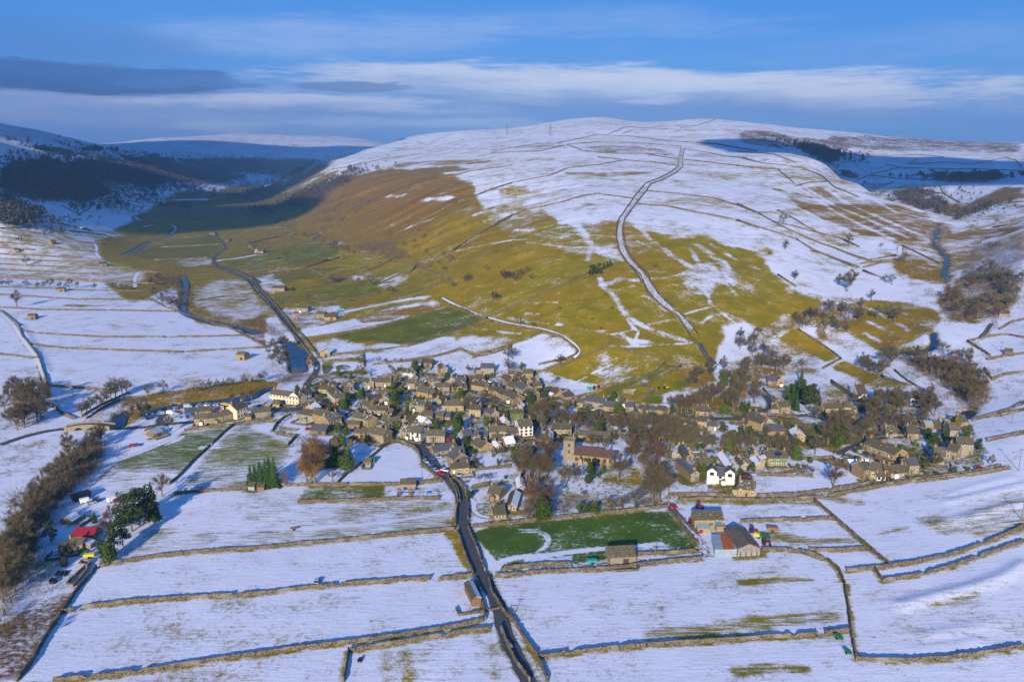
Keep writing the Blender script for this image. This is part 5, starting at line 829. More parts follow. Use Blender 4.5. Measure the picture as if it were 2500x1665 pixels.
class MB:
    def __init__(s): s.V = []; s.F = []; s.I = []
    def add(s, V, F, i=0): n = len(s.V); s.V += list(V); s.F += [tuple(k + n for k in f) for f in F]; s.I += [i] * len(F)
    def box(s, *a, i=0): s.add(boxv(*a), BF, i)
    def tube(s, p, q, r0, r1, n=5, i=0, cap=False):
        p, q = Vector(p), Vector(q); d = (q - p).normalized(); a = d.orthogonal().normalized(); b_ = d.cross(a)
        V = [c_ + (a * math.cos(t_) + b_ * math.sin(t_)) * r_ for c_, r_ in ((p, r0), (q, r1)) for t_ in [2 * math.pi * k / n for k in range(n)]]
        F = [(k, (k + 1) % n, n + (k + 1) % n, n + k) for k in range(n)]
        if cap: F += [tuple(range(n, 2 * n)), tuple(range(n))[::-1]]
        s.add(V, F, i)
    def me(s, name, mats): return mesh(name, s.V, s.F, [M[m_] for m_ in mats], mi=s.I)
_wm = {}
def window_mesh(wd, ht, sur='white'):
    k = (round(wd, 1), round(ht, 1), sur)
    if k not in _wm:
        m_ = MB(); m_.box(-wd / 2 - .13, -.07, -.12, wd / 2 + .13, 0, ht + .13, i=0); m_.box(-wd / 2, -.10, 0, -.05, -.05, ht, i=1); m_.box(.05, -.10, 0, wd / 2, -.05, ht, i=1)
        _wm[k] = m_.me('window', [sur, 'glass'])
    return _wm[k]
def door_mesh(c): 
    k = ('door', c)
    if k not in _wm: m_ = MB(); m_.box(-.6, -.08, 0, .6, 0, 2.15, i=0); m_.box(-.45, -.11, 0, .45, -.06, 2.0, i=1); _wm[k] = m_.me('door', ['stone', c])
    return _wm[k]
def chim_mesh():
    if 'chim' not in _wm:
        m_ = MB(); m_.box(-.5, -.32, -.9, .5, .32, 1.15, i=0); m_.box(-.56, -.38, 1.15, .56, .38, 1.3, i=0); m_.tube((-.25, 0, 1.3), (-.25, 0, 1.75), .14, .12, 6, 1, True); m_.tube((.25, 0, 1.3), (.25, 0, 1.7), .14, .12, 6, 1, True); _wm['chim'] = m_.me('chimney', ['stone', 'clay'])
    return _wm['chim']
STY = dict(w='render_white', c='cream', b='blue_shed', t='tin', o='wood')
HOUSES = []
def house(p0, p1, he, dep=6.5, st='', label=None, cat='house', name=None, what=None, rnd=None):
    """p0-p1: photo pixels of the front wall's foot, he: height of the eaves in pixels, dep: depth in metres"""
    rs = random.Random(int(p0[0] * 7 + p0[1] * 13)); rnd = rs
    A = np.array(ground(*p0)); B = np.array(ground(*p1)); mid = (A + B) / 2; wd = float(np.hypot(*(B - A))); d = (B - A) / wd; nrm = np.array([-d[1], d[0]])
    if nrm @ mid < 0: nrm = -nrm
    Dm = math.hypot(*mid); sl = math.hypot(Dm, CAMH); h = he * sl / FPX / (Dm / sl); h = max(1.8, h)
    gz = [float(hz(*(mid + nrm * dep * k + d * wd * .5 * e))) for k in (0, 1) for e in (-1, 1)]; z0 = sum(gz[:2]) / 2
    barn = 'l' in st; gf = 'g' in st; nm = name or ('barn' if 'B' in st else 'shed' if barn else 'stone_house')
    root = link(nm, None, loc=(mid[0], mid[1], z0), rz=math.atan2(d[1], d[0])); root.empty_display_size = 1
    # local frame: x along the front, y into the house (front at y=0, facing -y)
    L, Dp = (wd, dep); pitch = math.tan(R(34 if not barn else 28)); m_ = MB(); lo = min(gz) - z0 - 1.0
    half = (L if gf else Dp) / 2; rise = half * pitch; wmat = next((STY[c_] for c_ in st if c_ in STY), rs.choice(['stone', 'stone', 'darkstone', 'oldstone']))
    m_.box(-L / 2, 0, lo, L / 2, Dp, h)
    if gf: m_.add([(-L / 2, 0, h), (L / 2, 0, h), (0, 0, h + rise), (-L / 2, Dp, h), (L / 2, Dp, h), (0, Dp, h + rise)], [(0, 1, 2), (4, 3, 5)])
    else: m_.add([(-L / 2, 0, h), (-L / 2, Dp, h), (-L / 2, Dp / 2, h + rise), (L / 2, 0, h), (L / 2, Dp, h), (L / 2, Dp / 2, h + rise)], [(1, 0, 2), (3, 4, 5)])
    link('wall', m_.me('wall', [wmat]), root)
    rmat = 'slate' if 'd' in st else 'roof_red' if 'r' in st else 'tin' if 'm' in st else 'asb' if 'a' in st else 'redtin' if 'R' in st else 'roof'
    if rmat == 'roof' and rs.random() < .09: rmat = 'patchy'
    ov, th = .22, .16; m_ = MB(); cz, sz_ = math.cos(root.rotation_euler[2]), math.sin(root.rotation_euler[2]); slopes = []
    for sg in (-1, 1):
        e = half + ov; ez = h - ov * pitch + .02; rz_ = h + rise + .02
        if gf: q = [(sg * e, -ov, ez), (sg * e, Dp + ov, ez), (0, Dp + ov, rz_), (0, -ov, rz_)]; nl = (sg * pitch, 0, 1)
        else: q = [(-L / 2 - ov, Dp / 2 + sg * e, ez), (L / 2 + ov, Dp / 2 + sg * e, ez), (L / 2 + ov, Dp / 2, rz_), (-L / 2 - ov, Dp / 2, rz_)]; nl = (0, sg * pitch, 1)
        nw = Vector((nl[0] * cz - nl[1] * sz_, nl[0] * sz_ + nl[1] * cz, nl[2])).normalized(); snow = nw.dot(sd) < .28 or 's' in st
        m2 = MB(); top = [(x, y, z + th) for x, y, z in q]; m2.add(q + top, [(4, 5, 6, 7), (3, 2, 1, 0), (0, 1, 5, 4), (1, 2, 6, 5), (2, 3, 7, 6), (3, 0, 4, 7)], 0)
        slopes.append((snow, m2))
    for snow, m2 in slopes: link('roof', m2.me('roof', ['roof_snow' if snow else rmat]), root)
    if 'n' not in st and not barn:
        ends = [(-.93, 0), (.93, 0)] if not gf else [(0, .07), (0, .93)]
        for ex, ey in ends[:2 if L > 7 or gf else 1]:
            if gf: link('chimney', chim_mesh(), root, loc=(0, Dp * ey, h + rise), rz=0)
            else: link('chimney', chim_mesh(), root, loc=(ex * (L / 2 - .5), Dp / 2, h + rise), rz=math.pi / 2)
    if not barn:
        fl = 3 if '3' in st else 2 if h > 3.9 else 1; n = max(1, int(round(L / (2.9 if wmat == 'stone' else 2.6)))); sur = 'white' if wmat != 'render_white' else 'iron'
        ww, wh = 1.05, min(1.3, h / fl * .5); dcol = rnd.randrange(n)
        for f_ in range(fl):
            zf = h / fl * (f_ + .38)
            for k in range(n):
                x = -L / 2 + L * (k + .5) / n
                if f_ == 0 and k == dcol and h > 2.3: link('door', door_mesh(rnd.choice(['door_dark', 'green', 'white', 'door_dark'])), root, loc=(x, 0, .02)); continue
                link('window', window_mesh(ww, wh, sur), root, loc=(x, 0, zf))
        # windows on the end wall that can be seen
        e = -1 if mid[0] > 40 else 1; vx = -math.copysign(1, mid @ d)
        if not gf and Dp > 5 and L < 26 and rnd.random() < .55: link('window', window_mesh(.9, wh, sur), root, loc=(vx * L / 2, Dp / 2, h / fl * (fl - 1 + .35)), rz=math.pi / 2 * vx)
        if gf and rise > 1.6 and rnd.random() < .4: link('window', window_mesh(.8, .9, sur), root, loc=(0, 0, h + .1))
    elif L > 5 and h > 2.2:
        m_ = MB(); m_.box(-1.1, -.05, 0, 1.1, .0, 2.3); link('door', m_.me('barn_door', ['door_dark']), root, loc=(L * .12, -.01, 0))
    if not barn and L > 5.5:
        if rnd.random() < .42:
            sx = rnd.choice((-1, 1)); ew, ed, eh = rnd.uniform(2.2, 3.6), rnd.uniform(3, 4.5), min(h * .62, 2.6); xa, xb = (L / 2, L / 2 + ew) if sx > 0 else (-L / 2 - ew, -L / 2); y0 = rnd.uniform(.6, 1.6); m_ = MB(); m_.box(xa, y0, lo, xb, y0 + ed, eh); ex_ = link('extension', m_.me('extension', [wmat]), root)
            hi, lw = (eh + 1.1, eh) if sx > 0 else (eh, eh + 1.1); m_ = MB(); m_.add([(xa, y0 - .2, hi), (xb, y0 - .2, lw), (xb, y0 + ed + .2, lw), (xa, y0 + ed + .2, hi), (xa, y0 - .2, hi + .15), (xb, y0 - .2, lw + .15), (xb, y0 + ed + .2, lw + .15), (xa, y0 + ed + .2, hi + .15)], BF); link('extension_roof', m_.me('extension_roof', [rnd.choice([rmat, 'roof_snow', 'slate'])]), ex_)
        if rnd.random() < .35:
            x = rnd.uniform(-L * .3, L * .3); m_ = MB(); m_.box(x - .9, -1.4, lo, x + .9, -.02, 2.1); m_.add([(x - 1.1, -1.6, 2.1), (x + 1.1, -1.6, 2.1), (x, -1.6, 3.0), (x - 1.1, -.02, 2.1), (x + 1.1, -.02, 2.1), (x, -.02, 3.0)], [(0, 1, 2), (0, 2, 5, 3), (1, 4, 5, 2), (0, 3, 4, 1), (3, 5, 4)], 1); link('porch', m_.me('porch', [wmat if rnd.random() < .6 else 'white', rmat]), root)
    if 'v' in st:
        m_ = MB()
        for k in range(900):
            x, z = rnd.uniform(-L / 2, L / 2), rnd.uniform(0, h + .4); s_ = rnd.uniform(.15, .32); y = -rnd.uniform(.05, .4); m_.add([(x, y, z), (x + s_, y - .1, z - .1), (x + s_ * .6, y + .03, z + s_)], [(0, 1, 2)])
        link('ivy', m_.me('ivy', ['ivy']), root)
    if 'P' in st: bx('solar_panel', (-L * .1, Dp * .12, h + Dp * .12 * pitch + .25, L * .2, Dp * .36, h + Dp * .36 * pitch + .3), 'solar', root)
    cx, cy = (p0[0] + p1[0]) / 2, (p0[1] + p1[1]) / 2 - he * .6
    thing(root, cat if cat != 'house' or not barn else ('barn' if 'B' in st else 'shed'), label, group='houses and barns of the village', at=(cx, cy), what=('house', st, L, h, rmat, wmat, barn))
    HOUSES.append((mid, max(L, Dp), nrm, root)); return root
def hs_(s):
    fr = 'O'
    for w_ in s.split():
        if w_ in FR: fr = w_; continue
        v = w_.split(','); n = []; st = ''
        for t_ in v:
            try: n.append(float(t_))
            except ValueError: st = t_
        p0, p1 = px(fr, n[0], n[1]), px(fr, n[2], n[3])
        house(p0, p1, n[4] * FR[fr][2], n[5] if len(n) > 5 else (6.5 if 'g' not in st else 9), st)
hs_(HDATA)

# ------------------------------------------------------------------ the church
def local_root(name, p0, p1):
    A = np.array(ground(*p0)); B = np.array(ground(*p1)); mid = (A + B) / 2; wd = float(np.hypot(*(B - A))); d = (B - A) / wd
    r_ = link(name, None, loc=(mid[0], mid[1], float(hz(*mid))), rz=math.atan2(d[1], d[0])); return r_, wd, mid
p0, p1 = px('W3', 340, 592), px('W3', 1000, 668); ch, L, mid = local_root('church', p0, p1)
def gabled(parent, nm, x0, x1, y0, y1, h, rise, wm, rm, alongx=True, parts=('wall', 'roof')):
    m_ = MB(); m_.box(x0, y0, -1.5, x1, y1, h)
    if alongx:
        ym = (y0 + y1) / 2; m_.add([(x0, y0, h), (x0, y1, h), (x0, ym, h + rise), (x1, y0, h), (x1, y1, h), (x1, ym, h + rise)], [(1, 0, 2), (3, 4, 5)])
        sl = [[(x0 - .2, y0 - .25, h - .12), (x1 + .2, y0 - .25, h - .12), (x1 + .2, ym, h + rise), (x0 - .2, ym, h + rise)], [(x1 + .2, y1 + .25, h - .12), (x0 - .2, y1 + .25, h - .12), (x0 - .2, ym, h + rise), (x1 + .2, ym, h + rise)]]
    else:
        xm = (x0 + x1) / 2; m_.add([(x0, y0, h), (x1, y0, h), (xm, y0, h + rise), (x0, y1, h), (x1, y1, h), (xm, y1, h + rise)], [(0, 1, 2), (4, 3, 5)])
        sl = [[(x0 - .25, y1 + .2, h - .12), (x0 - .25, y0 - .2, h - .12), (xm, y0 - .2, h + rise), (xm, y1 + .2, h + rise)], [(x1 + .25, y0 - .2, h - .12), (x1 + .25, y1 + .2, h - .12), (xm, y1 + .2, h + rise), (xm, y0 - .2, h + rise)]]
    w_ = link(parts[0], m_.me(parts[0], [wm]), parent)
    for k, q in enumerate(sl):
        m2 = MB(); m2.add([(x, y, z + .05) for x, y, z in q] + [(x, y, z + .22) for x, y, z in q], [(4, 5, 6, 7), (3, 2, 1, 0), (0, 1, 5, 4), (1, 2, 6, 5), (2, 3, 7, 6), (3, 0, 4, 7)]); link(parts[1], m2.me(parts[1], [rm if isinstance(rm, str) else rm[k]]), parent)
    return w_
gabled(ch, 'nave', -L / 2, L * .18, 0, 8.4, 4.4, 3.2, 'stone', ('roof_red', 'roof_snow')); gabled(ch, 'chancel', L * .18, L / 2, .6, 7.8, 4.0, 2.7, 'stone', ('roof_red', 'roof_snow')); gabled(ch, 'porch', -L * .36, -L * .27, -3, -.05, 2.6, 1.6, 'stone', 'roof', False)
m_ = MB(); tx0, tx1 = -L / 2 - 5.6, -L / 2 - .05; m_.box(tx0, 1.4, -1.5, tx1, 7, 10.6); [m_.box(tx0 - .15, 1.25, z, tx1 + .15, 7.15, z + .25) for z in (4, 7.6, 10.5)]
for k in range(6):
    x = tx0 + k * 1.02; m_.box(x, 1.3, 10.76, x + .6, 1.7, 11.5); m_.box(x, 6.7, 10.76, x + .6, 7.1, 11.5)
    y = 1.75 + k * .85; m_.box(tx0, y, 10.76, tx0 + .4, y + .45, 11.5); m_.box(tx1 - .4, y, 10.76, tx1, y + .45, 11.5)
link('tower', m_.me('tower', ['oldstone']), ch)
for x, z, wdt in ((tx0 + 2.9, 4.6, .8), (tx0 + 2.9, 8.0, 1.1)): link('window', window_mesh(wdt, 1.5, 'concrete'), ch, loc=(x, 1.39, z))
for k in range(7): link('window', window_mesh(1.3, 1.9, 'concrete'), ch, loc=(-L * .43 + k * L * .14 + (1.6 if k == 1 else 0), -.01 if k < 5 else .59, 1.4))
link('chimney', chim_mesh(), ch, loc=(L * .28, 5.5, 7.0)); link('flagpole', (lambda q: (q.tube((tx1 - 1, 5, 10.6), (tx1 - 1, 5, 14.6), .07, .04, 5, 0, True), q.me('flagpole', ['white']))[1])(MB()), ch)
thing(ch, 'church', 'stone church with crenellated square tower and long red-brown roof'); 
# ------------------------------------------------------------------ farm on the lower lane
p0, p1 = px('W8', 325, 600), px('W8', 800, 585); fb, L, mid = local_root('barn', p0, p1)
gabled(fb, 'barn', -L / 2, L / 2, 2.2, 9.4, 4.3, 2.5, 'stone', ('roof', 'roof_snow'))
m_ = MB(); m_.box(-L / 2 + .5, -1, -1, -L / 2 + 5.6, 2.1, 2.0); link('lean_to', m_.me('lean_to', ['stone']), fb); m_ = MB(); m_.add([(-L / 2 + .3, -1.2, 2.0), (-L / 2 + 5.8, -1.2, 2.0), (-L / 2 + 5.8, 2.1, 2.9), (-L / 2 + .3, 2.1, 2.9), (-L / 2 + .3, -1.2, 2.12), (-L / 2 + 5.8, -1.2, 2.12), (-L / 2 + 5.8, 2.1, 3.02), (-L / 2 + .3, 2.1, 3.02)], BF); link('lean_to_roof', m_.me('lean_to_roof', ['tin']), fb)
bx('door', (-L / 2 + 1.2, -1.12, 0, -L / 2 + 2.6, -1.02, 1.6), 'redtin', fb); bx('white_tank', (.1, .6, -.5, 1.6, 2.1, 2.9), 'concrete', fb); bx('annexe', (2.4, -.4, -1, 6.2, 2.1, 2.4), 'stone', fb); bx('blue_door', (L * .2, 2.06, 2.4, L * .2 + 2.8, 2.16, 3.5), 'blue_shed', fb)
thing(fb, 'barn', 'stone barn with mossy slate roof and blue-grey lean-to beside the farm lane')
def shedroot(name, p0, p1): r_, L, mid = local_root(name, p0, p1); return r_, L
p0, p1 = px('W8', 1012, 1000), px('W8', 1375, 978); sh, L = shedroot('cattle_shed', p0, p1); DS = 16
gabled(sh, 'shed', -L / 2, L / 2, 0, DS, 3.2, 1.9, 'concrete', 'asb', False); m_ = MB()
for k in range(12): m_.box(-L / 2 + k * L / 12 + .05, -.08, 0, -L / 2 + (k + .9) * L / 12, -.01, 1.7, i=k % 3 == 1)
link('front_boards', m_.me('front_boards', ['tin', 'wood']), sh)
for sg in (-1, 1):
    m_ = MB()
    for k in range(10): y = k * DS / 10; z0_, z1_ = 3.3, 5.15; m_.add([(sg * (L / 2 + .2), y, z0_), (sg * (L / 2 + .2), y + .35, z0_), (0, y + .35, z1_ + .05), (0, y, z1_ + .05), (sg * (L / 2 + .2), y, z0_ + .2), (sg * (L / 2 + .2), y + .35, z0_ + .2), (0, y + .35, z1_ + .25), (0, y, z1_ + .25)], BF)
    link('roof_batten', m_.me('roof_batten', ['asb']), sh)
for k in range(4): bx('side_panel', (L / 2 + .1, 2 + k * 3.2, 0, L / 2 + 1.5, 4.8 + k * 3.2, 1.6), 'slate', sh)
thing(sh, 'shed', 'large dark cement-roofed cattle shed beside the rusty sheet lean-to')
p0, p1 = px('W8', 640, 985), px('W8', 1000, 1000); ls, L = shedroot('sheet_shed', p0, p1)
m_ = MB(); m_.add([(-L / 2, 0, -1), (L / 2 - .1, 0, -1), (L / 2 - .1, 12.5, -1), (-L / 2, 12.5, -1), (-L / 2, 0, 2.5), (L / 2 - .1, 0, 3.3), (L / 2 - .1, 12.5, 3.3), (-L / 2, 12.5, 2.5)], BF); link('wall', m_.me('wall', ['tin']), ls)
for k, (y0, y1) in enumerate(((-.2, 6.2), (6.25, 12.7))):
    for j, (a0, a1) in enumerate(((-.52, -.12), (-.115, .38), (.385, .5))):
        xa, xb = L * a0, L * a1; za, zb = 2.55 + (a0 + .5) * .8, 2.55 + (a1 + .5) * .8; mm = 'rust' if j == 1 else 'tin'
        m_ = MB(); m_.add([(xa, y0, za), (xb, y0, zb), (xb, y1, zb), (xa, y1, za), (xa, y0, za + .12), (xb, y0, zb + .12), (xb, y1, zb + .12), (xa, y1, za + .12)], BF); o = link('roof_sheet', m_.me('roof_sheet', [mm]), ls)
        if mm == 'rust': o['label'] = 'orange rusted roof sheets'
thing(ls, 'shed', 'pale blue sheet metal lean-to with an orange rusted patch of roof')
# ------------------------------------------------------------------ arched stone bridge over the river
pts = gpoly('T5 560,1392 640,1388 720,1384 800,1382 880,1382 960,1384', 6); n = len(pts); P = pts; d = np.gradient(P, axis=0); nr = np.c_[-d[:, 1], d[:, 0]] / np.hypot(*d.T)[:, None]
br = link('stone_bridge', None, loc=(*P[n // 2], float(hz(*P[n // 2]))), rz=0); org = np.array(br.location); s_ = np.r_[0, np.cumsum(np.hypot(*(P[1:] - P[:-1]).T))]; T = s_ / s_[-1]
deck = org[2] + 1.6 + 1.0 * np.sin(np.pi * T); bedz = org[2] - 3
def under(t): 
    for c_, r_ in ((.30, .13), (.62, .20)):
        if abs(t - c_) < r_: return bedz + 4.9 * math.sqrt(1 - ((t - c_) / r_) ** 2)
    return bedz - 1
tt = np.linspace(0, 1, 90); PX = np.interp(tt, T, P[:, 0]); PY = np.interp(tt, T, P[:, 1]); DK = np.interp(tt, T, deck); NX = np.interp(tt, T, nr[:, 0]); NY = np.interp(tt, T, nr[:, 1])
for nm, o0, o1, lo_, hi_, mm in (('arch_barrel', -2.9, 2.9, None, 0, 'oldstone'), ('parapet', -3.2, -2.8, None, 1.0, 'oldstone'), ('parapet', 2.8, 3.2, None, 1.0, 'oldstone'), ('deck', -2.75, 2.75, .0, .14, 'asphalt')):
    V = []
    for k in range(90):
        lo2 = min(under(tt[k]), DK[k] - .6) if lo_ is None else DK[k] + lo_
        for oo in (o0, o1): V += [(PX[k] + NX[k] * oo - org[0], PY[k] + NY[k] * oo - org[1], lo2 - org[2]), (PX[k] + NX[k] * oo - org[0], PY[k] + NY[k] * oo - org[1], DK[k] + hi_ - org[2])]
    F = []
    for k in range(89):
        a = 4 * k; F += [(a, a + 1, a + 5, a + 4), (a + 2, a + 6, a + 7, a + 3), (a + 1, a + 3, a + 7, a + 5), (a, a + 4, a + 6, a + 2)]
    F += [(0, 2, 3, 1), (4 * 89, 4 * 89 + 1, 4 * 89 + 3, 4 * 89 + 2)]; link(nm, mesh(nm, V, F, [M[mm]]), br)
thing(br, 'bridge', 'humped stone road bridge with arches over the river')

# ------------------------------------------------------------------ low garden walls round the plots before the houses
rg_ = random.Random(9)
for mid, ext, nrm, root in list(HOUSES):
    st = root.get('category')
    if rg_.random() > .55 or math.hypot(*mid) > 620: continue
    d = np.array([-nrm[1], nrm[0]]); f = rg_.uniform(4, 7.5); hw = ext / 2 + rg_.uniform(-.5, 2.5)
    C_ = [mid - d * hw + nrm * .5, mid - d * hw - nrm * f, mid + d * hw - nrm * f, mid + d * hw + nrm * .5][:rg_.choice((3, 4, 4))]
    if any(np.hypot(*(c_ - nrm * 0 - (h_[0] + h_[2] * 3.2))) < h_[1] * .5 + .4 for c_ in C_[1:3] for h_ in HOUSES if h_[3] is not root): continue
    m_ = MB()
    for p, q in zip(C_[:-1], C_[1:]):
        n = max(1, int(np.hypot(*(q - p)) / 3)); t_ = (q - p) / np.hypot(*(q - p)); w_ = np.array([-t_[1], t_[0]]) * .2
        for k in range(n):
            a, b_ = p + (q - p) * k / n, p + (q - p) * (k + 1) / n; za, zb = float(hz(*a)), float(hz(*b_)); hh = rg_.uniform(.85, 1.1)
            m_.add([(*(a - w_), za - .4), (*(b_ - w_), zb - .4), (*(b_ + w_), zb - .4), (*(a + w_), za - .4), (*(a - w_), za + hh), (*(b_ - w_), zb + hh), (*(b_ + w_), zb + hh), (*(a + w_), za + hh)], BF)
    c0 = C_[1]; X_, Y_ = project(c0[0], c0[1], float(hz(*c0)))
    thing(link('garden_wall', m_.me('garden_wall', ['wall'])), 'garden wall', group='low garden walls', kind='thing', at=(X_, Y_), what=('gwall', ext))
# ------------------------------------------------------------------ trees
M['bark'] = mat('bark', rough=.95, build=varied((.20, .165, .115), (.13, .10, .07), 1.2), spec=.05)
def twigm(t, b):
    r_ = orand(t); c = t.mix(t.ramp(r_, .0, .45), (.12, .095, .062), (.145, .10, .055)); c = t.mix(t.ramp(r_, .55, 1.0), c, (.10, .085, .07)); return t.mix(t.ramp(t.noise(pos(t), .35, 3), .35, .65), c, (.11, .10, .045))
M['twig'] = mat('bare_twigs', rough=1, build=twigm, spec=.03)
M['twig_dark'] = mat('dark_thorn_twigs', rough=1, build=varied((.085, .065, .042), (.06, .05, .035), .5), spec=.03)
M['twig_red'] = mat('russet_twigs', rough=1, build=varied((.145, .092, .055), (.10, .065, .042), .5), spec=.03)
M['twig_ochre'] = mat('ochre_twigs', rough=1, build=varied((.30, .17, .05), (.20, .12, .04), .5), spec=.03)
M['needle'] = mat('dark_needles', rough=.9, build=varied((.022, .058, .016), (.045, .085, .016), .6, objvar=.2), spec=.05)
M['pine'] = mat('pine_needles', rough=.9, build=varied((.050, .075, .018), (.025, .042, .014), .6, objvar=.2), spec=.05)
M['leaf'] = mat('evergreen_leaves', rough=.9, build=varied((.075, .115, .012), (.030, .065, .012), .8, objvar=.35), spec=.05)
M['gold'] = mat('golden_conifer', rough=.9, build=varied((.24, .20, .012), (.14, .13, .01), .8), spec=.05)
def rv(rs): v = rs.randn(3); return v / np.linalg.norm(v)
def limb(MBo, p, q, r0, r1, n=4): MBo.tube(p, q, r0, r1, n)
def bare_tree(seed, H=12.0, spread=.42, ntw=700, base=.22, upright=.5):
    """trunk mesh and crown mesh (limbs, branches and a haze of thin twigs) of a leafless tree"""
    rs = np.random.RandomState(seed); tr = MB(); cr = MB(); tips = []
    top = np.array([rs.randn() * .3, rs.randn() * .3, H * .45]); limb(tr, (0, 0, -.5), (0, 0, H * base * .8), .030 * H, .022 * H, 6); limb(tr, (0, 0, H * base * .8), top, .022 * H, .012 * H, 6)
    def grow(p, d, l, r_, lev):
        q = p + d * l; limb(cr, p, q, r_, r_ * .62, 3 if lev > 0 else 4)
        if lev >= 2: tips.append((p, q)); return
        for _ in range(3 if lev else 4):
            nd = d + rv(rs) * .75 + np.array([0, 0, .18 * upright]); nd /= np.linalg.norm(nd); grow(q if _ else p + d * l * .7, nd, l * rs.uniform(.55, .8), r_ * .55, lev + 1)
        tips.append((p, q))
    for k in range(7):
        a = 2 * math.pi * k / 7 + rs.rand(); z = H * rs.uniform(base, .45); d = np.array([math.cos(a), math.sin(a), upright + rs.rand() * .9]); d /= np.linalg.norm(d); p = np.array([0, 0, z]); p[:2] = top[:2] * (z / top[2]); grow(p, d, H * spread * .5 * rs.uniform(.8, 1.15), .011 * H, 0)
    grow(top, np.array([0, 0, 1.0]), H * .22, .010 * H, 0)
    T0 = np.array([t_[0] for t_ in tips]); T1 = np.array([t_[1] for t_ in tips]); n0 = len(cr.V); V = []; F = []
    cen = np.array([0, 0, H * .6]); k_ = rs.randint(len(tips), size=ntw); f = rs.rand(ntw)[:, None]; P = T0[k_] * (1 - f) + T1[k_] * f; out = P - cen; out /= np.linalg.norm(out, axis=1)[:, None] + 1e-6
    dd = rs.randn(ntw, 3) * .65 + out * .8 + np.array([0, 0, .35]); dd /= np.linalg.norm(dd, axis=1)[:, None]; ln = H * rs.uniform(.06, .14, ntw)[:, None]; wv = np.cross(dd, rs.randn(ntw, 3)); wv /= np.linalg.norm(wv, axis=1)[:, None]; wv *= H * .0038 * (900 / ntw) ** .5
    for a, b_, c_, e_ in zip(P - wv, P + wv, P + dd * ln + wv * .5, P + dd * ln * 1.0 - wv * .2): cr.add([a, b_, c_, e_], [(0, 1, 2, 3)])
    return tr, cr
def blobs(seed, cl, nper, s_, out=None):
    """leaf clumps: small faces spread near the surface of ellipsoids (x,y,z,rx,rz)"""
    rs = np.random.RandomState(seed); m_ = out or MB()
    for x, y, z, rx, rz_ in cl:
        n = int(nper * max(.3, rx * rz_ / 4)); u = rs.randn(n, 3); u /= np.linalg.norm(u, axis=1)[:, None]; r_ = rs.uniform(.55, 1.08, n)[:, None]; P = u * r_ * np.array([rx, rx, rz_]) + np.array([x, y, z])
        t1 = np.cross(u + rs.randn(n, 3) * .5, rs.randn(n, 3)); t1 /= np.linalg.norm(t1, axis=1)[:, None]; t2 = np.cross(u, t1); ss = s_ * rs.uniform(.6, 1.4, n)[:, None]
        for a, b_, c_, e_ in zip(P - t1 * ss, P - t2 * ss, P + t1 * ss, P + t2 * ss * .8 + u * ss * .5): m_.add([a, b_, c_, e_], [(0, 1, 2, 3)])
    return m_
def spruce(seed, H=12.0, w=.24):
    rs = np.random.RandomState(seed); m_ = MB(); nl = 22
    for k in range(nl):
        t_ = k / nl; z = H * (.06 + .93 * t_); r_ = H * w * (1 - t_) ** .85 * rs.uniform(.85, 1.12) + .12
        for j in range(int(7 + 9 * (1 - t_))):
            a = rs.rand() * 6.28; c_, s_ = math.cos(a), math.sin(a); l = r_ * rs.uniform(.75, 1.15); wd = l * .22 + .12; dz = -l * rs.uniform(.18, .4); z1 = z + rs.randn() * .12
            m_.add([(0.0, 0, z1 + .35), (c_ * l * .55 - s_ * wd, s_ * l * .55 + c_ * wd, z1 + dz * .4), (c_ * l, s_ * l, z1 + dz), (c_ * l * .55 + s_ * wd, s_ * l * .55 - c_ * wd, z1 + dz * .4)], [(0, 1, 2, 3)])
    tr = MB(); tr.tube((0, 0, -.5), (0, 0, H * .9), .02 * H, .004 * H, 6); return tr, m_
def pine(seed, H=12.0):
    rs = np.random.RandomState(seed); tr = MB(); tr.tube((0, 0, -.5), (rs.randn() * .3, rs.randn() * .3, H * .85), .024 * H, .009 * H, 6); cl = []
    for k in range(26):
        a = rs.rand() * 6.28; z = H * rs.uniform(.22, .95); r_ = H * rs.uniform(.05, .24) * (1.2 - z / H * .7); c_ = (math.cos(a) * r_, math.sin(a) * r_, z); cl.append((*c_, H * rs.uniform(.09, .14), H * rs.uniform(.05, .085))); tr.tube((0, 0, z - .6), c_, .07, .03, 4)
    return tr, blobs(seed, cl, 150, H * .022)
def yew(seed, H=6.0, w=.35):
    rs = np.random.RandomState(seed); cl = [(rs.randn() * H * .08, rs.randn() * H * .08, H * z, H * w * r_, H * .2) for z, r_ in ((.2, .9), (.4, 1), (.6, .85), (.78, .6), (.9, .35))]
    tr = MB(); tr.tube((0, 0, -.4), (0, 0, H * .6), .03 * H, .01 * H, 5); return tr, blobs(seed, cl, 260 / max(1, H / 6), H * .035)
def shrub(seed, H=2.4, w=.6):
    rs = np.random.RandomState(seed); cl = [(rs.randn() * H * .2, rs.randn() * H * .2, H * rs.uniform(.3, .6), H * w * rs.uniform(.5, .8), H * .4) for _ in range(4)]; return None, blobs(seed, cl, 210, H * .07)
KINDS = {}
def mk(kind, variants, cm, tm_='bark'):
    KINDS[kind] = []
    for tr, cr in variants:
        KINDS[kind].append((tr.me('trunk', [tm_]) if tr else None, cr.me('crown', [cm])))
mk('bare', [bare_tree(s, ntw=1300, spread=sp_, upright=u) for s, sp_, u in ((1, .44, .5), (2, .40, .7), (3, .46, .45), (4, .36, .9), (5, .42, .6))], 'twig')
mk('bigbare', [bare_tree(s, ntw=2800, spread=sp_, upright=u) for s, sp_, u in ((11, .40, .7), (12, .36, 1.0), (13, .44, .6))], 'twig')
mk('slim', [bare_tree(s, ntw=800, spread=.24, upright=1.4) for s in (21, 22, 23)], 'twig')
